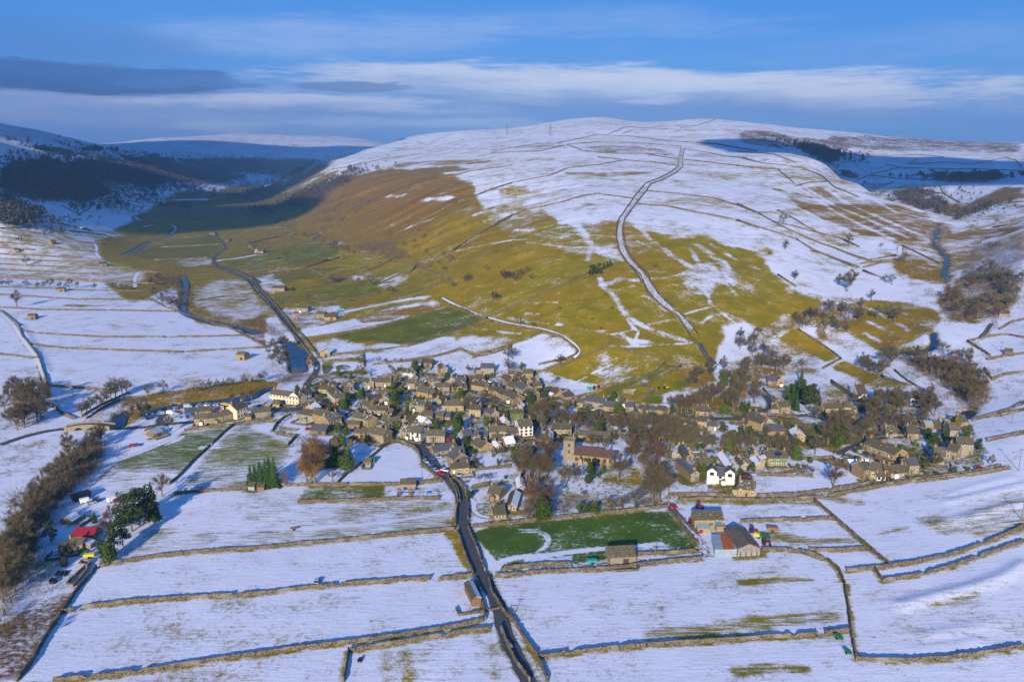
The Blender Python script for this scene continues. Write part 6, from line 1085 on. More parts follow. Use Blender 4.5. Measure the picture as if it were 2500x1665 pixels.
mk('russet', [bare_tree(s, ntw=1700, spread=.36, upright=.8) for s in (31, 32)], 'twig_red'); mk('ochre', [bare_tree(s, ntw=2000, spread=.30, base=.1, upright=.9) for s in (41, 42)], 'twig_ochre')
mk('thorn', [bare_tree(s, H=12, ntw=900, spread=.60, base=.12, upright=.3) for s in (51, 52, 53)], 'twig_dark')
mk('spruce', [spruce(s) for s in (61, 62, 63)], 'needle'); mk('pine', [pine(s) for s in (71, 72, 73)], 'pine'); mk('yew', [yew(s, 12, .22) for s in (81, 82)], 'leaf'); mk('bushy', [yew(s, 12, .42) for s in (83, 84)], 'leaf')
mk('golden', [yew(85, 12, .30)], 'gold'); mk('shrub', [shrub(s, 12, .5) for s in (91, 92, 93)], 'leaf'); mk('brownshrub', [shrub(s, 12, .5) for s in (94, 95)], 'twig'); 
INFO = {'bare': ('bare_tree', 'bare tree', 'tree'), 'bigbare': ('bare_tree', 'large bare tree', 'tree'), 'slim': ('bare_tree', 'slim bare tree', 'tree'), 'russet': ('russet_tree', 'russet bare tree', 'tree'), 'ochre': ('willow_tree', 'ochre-twigged bare willow', 'tree'), 'thorn': ('thorn_tree', 'low thorn tree', 'tree'), 'spruce': ('spruce_tree', 'dark green pointed conifer', 'conifer'), 'pine': ('pine_tree', 'olive green pine', 'conifer'),
  'yew': ('yew_tree', 'narrow green evergreen', 'conifer'), 'bushy': ('evergreen_tree', 'rounded green evergreen', 'conifer'), 'golden': ('golden_conifer', 'golden yellow conifer', 'conifer'), 'shrub': ('garden_shrub', 'low green shrub', 'shrub'), 'brownshrub': ('leafless_shrub', 'low brown leafless shrub', 'shrub')}
GRP = {'tree': 'bare trees of the dale', 'conifer': 'evergreens of the village', 'shrub': 'shrubs of gardens and verges'}
NTREE = {}
def plant(kind, x, y, hp, wsc=1.0, hm=None):
    """x,y: photo pixel of the foot, hp: height in photo pixels"""
    P = ground(x, y); D = math.hypot(*P); sl = math.hypot(D, CAMH - 5); h = hm or hp * sl / FPX / (D / sl); rs = random.Random(int(x * 31 + y * 17)); vs = KINDS[kind]; tr, cr = vs[rs.randrange(len(vs))]; s = h / 12.0; nm, ds, cat = INFO[kind]
    loc = (P[0], P[1], float(hz(*P)) - .05); rz = rs.random() * 6.28; sc = (s * wsc * rs.uniform(.9, 1.12), s * wsc * rs.uniform(.9, 1.12), s); px_h = h * (D / sl) * FPX / sl
    if tr is None or px_h < 26:
        key = (cr.name, 'one')
        if tr is not None and key not in NTREE:
            m_ = cr.copy(); m_.name = nm; bm_v = np.zeros(len(tr.vertices) * 3); tr.vertices.foreach_get('co', bm_v); V2 = [v.co[:] for v in cr.vertices] + bm_v.reshape(-1, 3).tolist(); o_ = len(cr.vertices)
            F2 = [tuple(p.vertices) for p in cr.polygons] + [tuple(i + o_ for i in p.vertices) for p in tr.polygons]; NTREE[key] = mesh(nm, V2, F2, [cr.materials[0], tr.materials[0]], mi=[0] * len(cr.polygons) + [1] * len(tr.polygons))
        r_ = link(nm, NTREE.get(key, cr), loc=loc, rz=rz, scale=sc)
    else:
        r_ = link(nm, None, loc=loc, rz=rz, scale=sc); r_.empty_display_size = 1; link('trunk', tr, r_); link('crown', cr, r_)
    thing(r_, cat, group=GRP[cat], kind='thing', at=(x, y - hp / 2), what=('plant', kind, h, ds)); return r_
def plants(s, kind=None, ws=1.0):
    fr = 'O'
    for w_ in s.split():
        if w_ in FR: fr = w_; continue
        if w_ in KINDS: kind = w_; continue
        v = [float(t_) for t_ in w_.split(',')]; x, y = px(fr, v[0], v[1]); plant(kind, x, y, v[2] * FR[fr][2], ws)
def inpoly(p, x, y):
    c = False
    for (x0, y0), (x1, y1) in zip(p, p[1:] + p[:1]):
        if (y0 > y) != (y1 > y) and x < (x1 - x0) * (y - y0) / (y1 - y0) + x0: c = not c
    return c
def clear(x, y, r_=1.5):
    P = np.array(ground(x, y))
    return all(np.hypot(*(P - (h_[0] + h_[2] * 3))) > h_[1] * .5 + r_ for h_ in HOUSES)
def scatter(s, n, kinds, hm, seed, mind=7, avoid=True):
    rs = random.Random(seed); P = [q[:2] for q in parse(s)]; x0, x1 = min(p[0] for p in P), max(p[0] for p in P); y0, y1 = min(p[1] for p in P), max(p[1] for p in P); got = []; t_ = 0
    while len(got) < n and t_ < n * 40:
        t_ += 1; x, y = rs.uniform(x0, x1), rs.uniform(y0, y1)
        if y > 1660 or not inpoly(P, x, y) or any(abs(x - a) < mind and abs(y - b_) < mind * .6 for a, b_ in got) or (avoid and not clear(x, y)): continue
        got.append((x, y))
    for x, y in sorted(got, key=lambda q: q[1]): plant(rs.choice(kinds), x, y, 20, rs.uniform(.85, 1.2), hm=rs.uniform(*hm))
plants('''bare T5 20,180,72 80,180,70 230,190,72 325,190,60 375,190,60 425,192,88 510,192,60 590,195,88 660,190,62 810,202,66 965,207,72 1040,207,60 1075,207,55 russet 145,352,135 bare 1265,1120,125 1390,1078,112 bigbare 575,1545,130 bare 150,1040,90
 bare 700,1285,125 740,1268,130 775,1248,140 830,1215,120 865,1188,125 910,1155,120 945,1132,155 985,1122,175 1045,1112,165 1080,1088,115 1660,1078,78 1720,1062,78 1785,1052,98 1850,1042,88 1905,1032,78 1970,1027,88 2080,1012,98 2150,1002,72 2215,987,88 2250,982,105 slim 1970,1142,150 2070,1132,150 2140,1122,130
 bigbare 1130,1335,150 1200,1305,150 1260,1265,120 W7 1100,665,300 bare T1 230,1392,82 T2 thorn 340,1325,62 1740,1355,62 1870,1215,36 1435,1192,36 1520,1155,38 2050,1435,50 2200,1505,60 2245,1482,52 1860,1525,60 1890,1500,55 860,1290,70 760,1250,80 600,1180,70 500,1150,50 190,1120,25
 T3 thorn 100,1492,80 150,1502,70 200,1527,95 240,1482,75 300,1452,60 340,1512,60 pine 850,1482,105 872,1475,92 912,1467,105 952,1432,65 985,1412,62 1012,1402,62 T7 thorn 40,292,80 bigbare 180,792,115 thorn 150,905,100 bushy 260,880,60 bare 590,832,95 thorn 240,512,82 350,522,60 bare 560,982,62 thorn 1400,12,40
 T4 bare 380,1002,95 395,1212,90 915,1168,95 475,1452,72 1180,1192,40 bigbare 830,1502,95 940,1502,130 bare 1270,1500,90 1210,1480,70 thorn 270,1255,32 bare 1040,682,42 1130,742,65 2125,1002,50 thorn 1980,950,30 1920,1035,35 1340,1310,60 1380,1300,70 1145,960,20 1050,945,20 2060,1220,70 2120,1210,60 1150,1050,30
 T8 bare 470,110,80 bigbare 900,210,150 bare 1100,280,95 1150,440,130 1250,420,110 1290,460,120 1320,430,100 bigbare 1680,745,120 bare 1850,740,70 1900,740,75 1530,770,90 1500,760,80 1760,740,50 W4 russet 2050,290,60 1900,300,60 T6 bare 740,150,90 bushy 405,210,30 bare 960,150,75 1070,165,90 thorn 1240,240,75 bare 1760,180,60 thorn 890,300,30 T6 thorn 1890,130,70 2200,110,80 2110,300,95
 T6 bare 1130,830,70 russet 1195,830,60 bare 1275,820,45 1325,815,42 980,850,110 960,960,130 ochre 545,860,130 russet 1890,900,70 bushy 1960,905,40 1440,900,80 yew 1500,930,60 1300,920,60 bare 2230,800,110 thorn 2235,900,120 B1 bigbare 1010,410,140 bare 410,140,90 210,1330,100 russet 690,600,130
 V1 yew 2290,350,150 bushy 1860,650,110 V2 spruce 385,980,240 920,700,190 bushy 1010,790,90 1440,870,250 1420,820,200 1860,800,90 yew 1430,1310,150 1490,1330,200 bushy 2130,1250,150 spruce 2100,1220,120 yew 1920,980,80 bushy 1780,320,190 yew 1510,330,90 bushy 1800,190,60 golden 1000,800,40 golden 920,1490,60
 V3 bushy 760,340,90 yew 420,1360,330 bushy 460,1300,260 yew 940,1240,200 bushy 1090,1230,80 bushy 1810,510,90 yew 820,860,80 bushy 735,870,80 bare 850,330,60 thorn 2120,210,150 thorn 2060,530,130 bare 660,1000,340 russet 650,340,130 yew 335,350,110 bigbare 1830,1200,420 1760,1190,400 1900,1200,330 2110,1210,330 2180,1200,300 2230,1190,280 slim 1850,1300,380
 V4 bigbare 370,1330,400 1100,1360,420 russet 1080,1370,330 spruce 770,1370,220 bare 910,1060,100 bigbare 1950,990,300 2110,1000,330 2180,1000,280 2300,1010,350 2050,980,300
 V5 bigbare 90,1000,330 190,1000,330 300,960,330 470,800,300 600,780,280 slim 770,820,260 bigbare 930,990,400 yew 740,440,170 yew 930,630,190 bushy 820,1010,150 spruce 1080,950,160 1190,970,200 ochre 1110,780,250 bigbare 1290,850,350 1330,700,300 bigbare 1650,330,300 1560,310,230 bare 1310,260,180 spruce 2060,520,260 1920,900,360 2010,760,300 2100,840,300 pine 2240,760,260 2180,960,420 2150,940,380 bushy 1850,790,200 bigbare 2300,1110,280 bare 2080,250,170 bigbare 2300,900,200 spruce 2330,860,280
 V6 russet 1250,1000,360 bigbare 1220,1150,420 1090,1020,200 slim 1570,980,330 1620,970,300 1590,960,290 1450,1010,160 bigbare 1520,920,300 1300,1030,220 bushy 690,1130,140 yew 330,1350,190 bushy 660,1520,260 1040,960,180 bigbare 470,1520,280 bare 1160,310,200 1130,300,180 1060,310,230 1320,380,160 1500,230,220
 W2 bigbare 1630,880,520 1500,850,500 1890,860,430 1850,870,380 1580,900,480 bushy 1960,460,130 russet 1800,1400,500 1700,1180,360 1640,1250,380 1950,1350,420 bigbare 1760,1510,420 bushy 1860,1530,330 slim 1590,1530,320 yew 1110,640,110 bushy 1240,860,60 yew 1250,1120,130 bushy 650,1180,110 ochre 590,960,130 bare 740,640,170 bushy 610,470,100 720,450,90 thorn 800,910,130 900,900,140 980,900,130 russet 800,680,120
 W3 bigbare 210,980,380 yew 600,920,360 630,780,240 bushy 820,780,120 ochre 820,680,120 bushy 760,830,70 bigbare 1070,890,470 russet 390,920,260 bigbare 1740,1290,620 1600,1150,500 1700,1180,560 1480,700,340 1560,760,360 ochre 1650,1080,430 bigbare 1640,1290,480 1330,1385,340 bare 1130,1395,260 950,1400,250 bigbare 740,330,200 630,360,250 860,420,260 yew 420,1440,180 bushy 560,1430,150 690,1440,170 yew 1390,1360,110 bare 500,1170,130 russet 1900,1080,350
 bare W3 1220,330,160 bigbare 1350,400,300 1470,220,200 slim 1530,250,220 1600,260,200 bigbare 1720,290,300 bare 1850,300,240 bigbare 1980,320,280 slim 2180,350,300 2240,340,280 2090,330,250 W4 slim 165,350,230 330,330,240 bigbare 500,430,360 slim 600,380,240 bigbare 880,330,270 russet 900,380,240 1030,370,260 bigbare 1170,400,280 bare 1260,400,250 1740,400,280 1550,380,250 bigbare 1400,300,180 1960,420,300 slim 1840,520,330 bare 2290,460,330 bushy 1270,690,90 yew 1180,740,60 bushy 1060,800,100 1500,640,70 russet 2240,790,130 bare 2150,760,150 W5 russet 1940,720,130 bushy 1770,510,120 golden 1490,225,120 spruce 1570,400,180 1630,410,190 bushy 1190,450,140 1120,360,110 yew 1370,470,70 bigbare 1240,760,200 bare 1830,600,120 bushy 1330,340,80 golden 700,920,30 bushy 1090,680,60
 B4 russet 600,360,165 B1 spruce 1620,350,150 1560,340,120 1657,350,170 B2 spruce 100,355,150 150,350,190 180,355,180 60,345,130 russet 430,330,300 400,200,170 ochre 410,330,260 russet 380,320,220 ochre 240,340,100 bare 540,320,80 bushy 620,240,120 560,230,100 golden 650,105,50 bushy 590,90,60 yew 610,110,80 bushy 550,200,90
 W6 pine 1250,640,430 1150,700,420 1330,600,400 1080,640,360 spruce 1400,560,400 pine 900,1040,260 820,1060,230 960,950,300 1050,880,330 bushy 870,1060,200 russet 870,760,260 pine 220,830,240 spruce 720,600,130''')
plants('''yew V5 960,560,240 1000,720,230 880,900,200 bushy 800,560,180 860,760,150 yew 1880,760,220 1960,700,230 spruce 1860,930,260 1980,960,270 yew 1150,990,180 yew V6 60,700,240 spruce 240,760,220 bushy 420,1050,90 yew V4 800,1400,180 bushy 1330,1100,130
 yew W4 2300,350,180 bushy 2200,600,90 V3 1600,1000,80 yew V4 740,1340,200''')
scatter('T2 560,1180 900,1260 1250,1350 1700,1480 1750,1300 1300,1180 900,1180', 22, ['thorn'], (3, 6), 31, 12, False); scatter('T2 900,1000 1700,850 2200,900 2000,1200 1300,1150 900,1150', 14, ['thorn'], (3, 5), 32, 14, False); scatter('T2 450,1000 900,850 1100,800 1000,1000 600,1130', 24, ['thorn'], (3, 6), 33, 8, False); scatter('T7 0,100 800,50 1100,300 1000,600 400,480 0,350', 8, ['thorn'], (2, 4), 34, 25, False); scatter('T4 1500,900 2355,820 2355,1000 1750,1080', 26, ['thorn'], (2, 4.5), 35, 10, False)
NB0 = sum(1 for r_ in REG if isinstance(r_[3], tuple) and r_[3][0] == 'plant')
scatter('B1 0,1180 60,1080 180,860 210,700 320,480 480,300 640,180 700,120 640,60 560,60 430,200 200,440 60,680 0,820', 64, ['bare', 'bigbare', 'slim', 'bare'], (9, 15), 1, 9)
scatter('T5 0,1100 150,1060 390,1100 410,1180 420,1280 200,1390 60,1400 0,1400', 26, ['bigbare', 'bare', 'russet'], (12, 17), 2, 8)
scatter('T5 1250,170 1400,110 1550,180 1570,260 1620,360 1500,380 1300,290 1230,250', 22, ['bigbare', 'bare'], (8, 13), 3, 5)
scatter('T6 180,700 330,700 370,790 370,880 300,900 200,840 160,740', 12, ['bigbare', 'bare'], (8, 13), 4, 7)
scatter('T8 1350,760 1500,790 1880,810 2030,960 2060,1090 1950,1160 1850,1110 1750,950 1500,850', 30, ['bare', 'bigbare', 'russet'], (9, 14), 5, 9)
scatter('T8 1650,300 1800,180 2000,60 2355,20 2355,130 2290,320 2150,420 2000,470 1800,440', 30, ['russet', 'bare', 'bigbare'], (9, 15), 6, 9)
scatter('T8 700,370 900,300 1030,320 1040,440 870,560 640,520 400,520 100,640 0,620 0,580 300,540 500,440', 24, ['bare', 'bigbare', 'thorn'], (7, 12), 7, 9)
scatter('V6 350,1230 700,1180 1200,1180 1500,1050 2100,1000 2300,1130 2050,1220 1300,1350 1000,1480 800,1548 400,1530', 30, ['bare', 'bigbare', 'slim'], (8, 13), 8, 7)
scatter('V5 250,480 700,270 1000,270 1280,480 1400,640 1500,800 1250,930 900,930 600,930 250,850', 16, ['bigbare', 'russet'], (10, 16), 9, 10)
scatter('W1 0,250 500,250 700,600 500,700 200,740 0,880', 10, ['bushy', 'brownshrub', 'russet', 'shrub'], (3, 6), 12, 7)
GV = 'V2 100,380 700,350 1500,420 2355,330 V3 1200,380 1800,450 2300,600 V4 1400,850 2355,1100 V5 1200,1150 2200,1250 W4 1900,350 2100,700 1200,820 W3 2355,900 1900,600 1200,300 800,100 W2 1700,400 1200,620 600,560 W1 1900,200 900,280 V1 2300,1250 1900,1000'
scatter('W4 0,380 300,250 700,330 1200,330 1300,420 1000,440 500,440 100,430', 12, ['bare', 'slim', 'bigbare'], (7, 13), 21, 9)
scatter('V4 0,1000 500,1000 1000,1250 1400,1300 1300,1450 700,1330 100,1330', 12, ['bare', 'bigbare'], (7, 12), 22, 9)
scatter('V4 1200,1250 2355,1250 2355,1450 1800,1500 1300,1450', 14, ['bare', 'slim', 'bigbare'], (8, 14), 23, 8)
scatter('V6 950,850 1800,800 2100,700 2355,850 2355,1150 2000,1000 1400,1060 1000,1100', 20, ['bare', 'bigbare', 'russet'], (8, 14), 24, 8)
scatter('T8 0,640 120,620 250,760 450,740 480,860 250,860 100,1000 0,950', 16, ['bigbare', 'bare'], (9, 15), 25, 9)
scatter('T8 950,700 1100,760 1280,730 1330,800 1180,900 1050,870', 10, ['bare', 'bigbare'], (8, 12), 26, 8)
scatter('W2 1350,560 1500,480 2000,560 1950,900 1600,1000 1350,800', 9, ['bigbare', 'russet', 'bare'], (10, 16), 27, 8)
scatter('W3 1300,400 1900,600 2000,900 1700,1200 1550,900 1250,600', 8, ['bigbare', 'russet', 'bare'], (9, 15), 28, 9)
scatter(GV, 190, ['shrub', 'shrub', 'brownshrub', 'shrub', 'brownshrub'], (1.3, 3.2), 10, 5); scatter(GV, 48, ['bushy', 'yew', 'bushy'], (3, 7), 11, 8); scatter(GV, 40, ['bare', 'slim', 'russet', 'bare'], (4.5, 9), 14, 9)
scatter('W5 0,600 300,500 1000,400 1700,650 1800,760 1200,850 400,900', 30, ['shrub', 'brownshrub'], (1, 2.4), 13, 7)
# ------------------------------------------------------------------ woods and scrub that read as one mass
def mass(name, polys, per, hm, m_, seed, kind='wood', label=None, tri=16, wid=.30, twiggy=None):
    """per: trees per polygon; a dense field of small tufts"""
    rs = np.random.RandomState(seed); Vs = []
    for s, n in polys:
        Wp = gpoly(s, 20, close=True); x0, y0 = Wp.min(0); x1, y1 = Wp.max(0); P = np.zeros((0, 2))
        while len(P) < n:
            c = np.c_[rs.uniform(x0, x1, 4 * n), rs.uniform(y0, y1, 4 * n)]; c = c[pmask(Wp, c[:, 0], c[:, 1])]; P = np.r_[P, c]
            if len(c) == 0: break
        P = P[:n]; P = P + (rs.rand(n, 1) < .3) * rs.randn(n, 2) * np.hypot(*Wp.mean(0)) * .02; h = rs.uniform(*hm, len(P)) * (1 + .25 * fbm(P[:, 0] / 60, P[:, 1] / 60, 2, 3)); z = hz(P[:, 0], P[:, 1])
        u = rs.randn(len(P), tri, 3); u /= np.linalg.norm(u, axis=2)[..., None]; u[..., 2] = np.abs(u[..., 2]) * 1.0; c = np.stack([P[:, 0], P[:, 1], z], -1)[:, None] + u * np.stack([h * wid, h * wid, h * .62], -1)[:, None] + np.array([0, 0, .35]) * h[:, None, None]
        a = rs.randn(len(P), tri, 3); a /= np.linalg.norm(a, axis=2)[..., None]; b_ = np.cross(a, u); s_ = (h * .14)[:, None, None]
        if m_ == 'scrub':
            g0 = np.stack([P[:, 0], P[:, 1], z], -1)[:, None] + u * np.array([.25, .25, .1]) * h[:, None, None]; d_ = u * np.stack([h * wid * 1.6, h * wid * 1.6, h * .95], -1)[:, None]; a2 = np.cross(d_, rs.randn(len(P), tri, 3)); a2 /= np.linalg.norm(a2, axis=2)[..., None] + 1e-9; w2 = (.03 + h * .009)[:, None, None]; st_ = g0 + d_ * rs.uniform(.1, .5, (len(P), tri, 1))
            Vs.append(np.stack([st_ - a2 * w2, st_ + a2 * w2, g0 + d_ * rs.uniform(.8, 1.15, (len(P), tri, 1))], 2).reshape(-1, 3)); continue
        tris = np.stack([c - a * s_, c + a * s_ * .7 + b_ * s_, c + a * s_ - b_ * s_ + np.array([0, 0, 1]) * s_], 2); Vs.append(tris.reshape(-1, 3))
    V = np.concatenate(Vs); Q = np.arange(len(V)).reshape(-1, 3); o = link(name, npmesh(name, V, Q, [M[m_]])); thing(o, None, label, kind='stuff'); return o
M['wood_mass'] = mat('distant_wood', rough=1, build=varied((.085, .068, .052), (.050, .045, .038), .05), spec=0)
M['fir_mass'] = mat('distant_plantation', rough=1, build=varied((.014, .030, .020), (.010, .020, .014), .05), spec=0)
M['scrub'] = mat('scrub', rough=1, build=varied((.16, .115, .07), (.12, .10, .06), .1), spec=0)
mass('hillside_wood', [('T1 0,690 60,600 200,540 420,520 560,560 700,520 850,520 1000,560 1000,620 1400,700 1300,720 1000,700 800,620 750,640 950,800 760,870 540,860 400,850 250,830 100,790 0,760', 6500), ('T1 0,830 60,850 150,900 330,990 250,1050 120,1070 0,1050', 900), ('T1 1180,690 1500,640 1900,600 2100,640 1900,700 1700,700', 1500), ('T1 850,560 1100,560 1500,600 1900,600 2000,660 1500,690 1100,680 900,640', 2600), ('T1 1000,560 1200,580 1500,600 1700,560 1500,540 1300,500', 1200)], 0, (11, 18), 'wood_mass', 1, label='dark leafless wood on the shaded western valley side', tri=10)
mass('fir_plantation', [('T1 295,405 440,420 610,450 600,456 450,440 300,412', 260), ('T1 700,405 870,402 875,430 700,430', 160), ('T1 945,410 1010,412 1012,436 945,432', 60), ('T1 810,485 980,510 990,540 850,500', 200), ('T1 1040,470 1180,490 1480,490 1480,530 1200,540 1050,500', 500), ('T1 1280,462 1360,468 1360,482 1280,480', 60)], 0, (14, 20), 'fir_mass', 2, label='dark fir plantations on the snowy western fellside')
mass('dale_head_wood', [('T1 1500,500 2265,490 2265,600 1900,600 1700,560', 2600), ('T2 0,490 600,500 500,600 300,650 100,610 0,600', 2600)], 0, (14, 22), 'wood_mass', 3, label='deep blue shaded wood across the head of the dale', tri=8)
mass('spur_wood', [('T2 480,760 850,620 900,680 760,740 600,800 480,860 400,900 300,880', 900), ('T2 870,570 1000,570 1050,600 930,640 860,620', 160), ('T2 20,900 200,880 240,960 60,960', 160)], 0, (7, 12), 'wood_mass', 4, label='dark narrow wood running down the spur', tri=10)
mass('hill_scrub', [('T2 250,1010 420,980 440,1120 320,1140', 170), ('T2 440,1120 560,1100 760,1180 900,1250 760,1260 600,1190', 120), ('T2 900,1240 1100,1190 1250,1230 1400,1320 1250,1350 1160,1310', 260), ('T2 900,900 1100,810 1080,850 920,960', 90), ('T2 600,920 900,820 880,860 660,960', 120), ('T2 1100,1100 1260,1080 1260,1150 1180,1150', 30), ('T2 560,1000 860,980 820,1010 640,1030', 80), ('T2 470,900 700,830 700,860 500,960', 90), ('T2 1370,1370 1600,1400 1560,1420', 12), ('T2 690,1480 860,1470 850,1520 720,1540', 40)], 0, (5, 8.5), 'scrub', 5, label='brown leafless scrub along the foot of the big hill', tri=40)
mass('moor_plantation', [('T4 490,370 620,368 840,425 850,448 760,515 690,470', 900)], 0, (12, 16), 'fir_mass', 6, label='dark wedge of plantation in the moorland gill'); mass('beech_clump', [('T4 1735,640 1745,625 2130,625 2145,650 2000,664 1740,662', 260), ('T4 1640,620 1710,625 1700,640 1640,636', 30)], 0, (14, 17), 'wood_mass', 7, label='long clump of bare beeches on the snowy moor pasture', tri=24)
plants('bare T4 1250,628,50 1335,640,60 1390,642,55 1435,635,45 1470,632,55 1510,632,60 1560,636,45 1600,634,40 thorn 1495,725,30')
mass('gill_wood', [('T4 1260,760 1450,720 1650,770 1740,830 1690,910 1500,870 1330,810', 420), ('T4 780,530 930,590 1000,640 900,630', 110), ('T4 1950,900 2100,850 2100,870 1800,970 1790,950', 120)], 0, (6, 10), 'wood_mass', 8, label='dark thicket in the shaded moorland gill', tri=14)
mass('ravine_scrub', [('T8 1650,260 1880,40 2355,0 2355,130 2290,330 2140,420 2000,470 1700,420', 800), ('T8 1330,760 1500,790 1900,810 2060,980 2070,1100 1930,1170 1750,980 1500,870', 600), ('T4 1880,1310 2000,1180 2200,1160 2355,1100 2355,1300 2200,1400 1950,1514 1850,1450', 700)], 0, (3, 6.5), 'scrub', 9, label='tangled brown scrub filling the ravine right of the village', tri=24)
mass('river_scrub', [('B1 0,1480 40,1180 200,900 240,700 350,500 500,320 640,190 620,60 480,170 200,440 60,680 0,820', 650), ('T5 1650,380 1800,400 2100,470 2265,500 2265,560 2000,520 1800,450', 90), ('T5 1230,230 1300,130 1400,60 1560,150 1660,260 1640,360 1520,370 1350,310', 300), ('T1 1340,1290 1420,1290 1500,1400 1500,1560 1350,1560', 90), ('T1 1200,1235 1300,1160 1440,1120 1530,1060 1540,1100 1400,1150 1250,1240', 60), ('T6 120,480 330,560 330,620 200,600 100,540', 60), ('T6 280,960 480,890 500,930 380,1010 260,1030', 60), ('T1 990,1090 1100,1100 1200,1140 1000,1120', 20), ('T1 1180,1160 1260,1150 1450,1130 1440,1160 1240,1200', 40), ('T1 980,1290 1100,1300 1090,1330 980,1320', 24), ('T1 1360,1290 1480,1330 1700,1520 1500,1540 1350,1430', 120), ('T1 1050,920 1150,920 1150,960 1080,960', 22), ('T1 1250,1050 1310,1050 1310,1090 1200,1100', 20), ('T1 800,1040 870,1040 860,1090 810,1085', 14), ('T1 1640,1060 1790,1050 1760,1090 1650,1090', 20), ('T1 2100,900 2265,860 2265,940 2130,960', 60), ('T6 200,300 360,240 530,250 520,310 300,340', 60), ('T6 480,190 840,80 860,110 600,180', 50), ('T1 1500,900 1640,880 1610,930', 30), ('T1 1140,900 1700,830 1600,880 1300,920', 70)], 0, (3.5, 6.5), 'scrub', 10, label='leafless scrub lining the river through the dale', tri=24)
mass('thicket_floor', [('V5 0,600 400,450 700,270 1000,260 1300,500 1500,700 1300,900 600,950 200,900', 180), ('W3 0,1150 900,1180 1500,1250 1700,1150 1800,1320 800,1430 0,1480', 90), ('W2 1350,600 2000,600 2000,1480 1560,1500 1560,950', 150), ('W1 0,200 500,250 650,600 300,700 0,900', 110), ('V6 350,1250 1200,1200 2100,1020 2300,1130 1300,1350 800,1530 400,1520', 170), ('T5 0,1100 390,1100 420,1280 200,1390 0,1400', 130)], 0, (1.2, 3.0), 'scrub', 11, label='brown undergrowth beneath the village trees', tri=36, wid=.6)

mass('dale_head_trees', [('T1 1300,880 1650,880 1640,900 1300,900', 60), ('T1 1400,770 2265,760 2265,772 1400,785', 90), ('T1 1350,700 1900,745 1890,760 1350,740', 120), ('T1 1650,640 1900,620 1900,690 1750,690', 120), ('T1 1960,800 2265,790 2265,830 2000,835', 60), ('T2 0,700 200,760 350,790 340,820 0,800', 160), ('T1 1040,730 1350,720 1340,860 1150,830', 120)], 0, (9, 15), 'wood_mass', 15, label='hedgerow trees dotting the shaded meadows of the dale head', tri=14)
# only the 295 largest bare trees stay single; the rest are one mass
bt = [(o, w_[2] * FPX / math.hypot(o.location.x, o.location.y, CAMH)) for o, x, y, w_ in REG if isinstance(w_, tuple) and w_[0] == 'plant' and INFO[w_[1]][0] == 'bare_tree']
bt.sort(key=lambda q: -q[1]); Vs, Qs, n0 = [], [], 0; bpy.context.view_layer.update(); gone = set()
for o, h_ in bt[295:]:
    for c_ in ([o] if o.type == 'MESH' else list(o.children)):
        me = c_.data; v = np.zeros(len(me.vertices) * 3); me.vertices.foreach_get('co', v); v = v.reshape(-1, 3); Mx = np.array(o.matrix_world); v = v @ Mx[:3, :3].T + Mx[:3, 3]
        q = [p.vertices[:] for p in me.polygons if len(p.vertices) == 4]; Vs.append(v); Qs.append(np.array(q) + n0); n0 += len(v)
    gone.add(o.name)
for o in [q[0] for q in bt[295:]]:
    for c_ in list(o.children): bpy.data.objects.remove(c_)
REG[:] = [r_ for r_ in REG if r_[0].name not in gone]
for o in [q[0] for q in bt[295:]]: bpy.data.objects.remove(o)
if Vs: thing(link('distant_bare_trees', npmesh('distant_bare_trees', np.concatenate(Vs), np.concatenate(Qs), [M['twig']])), None, 'smallest of the bare trees scattered through village and dale', kind='stuff')
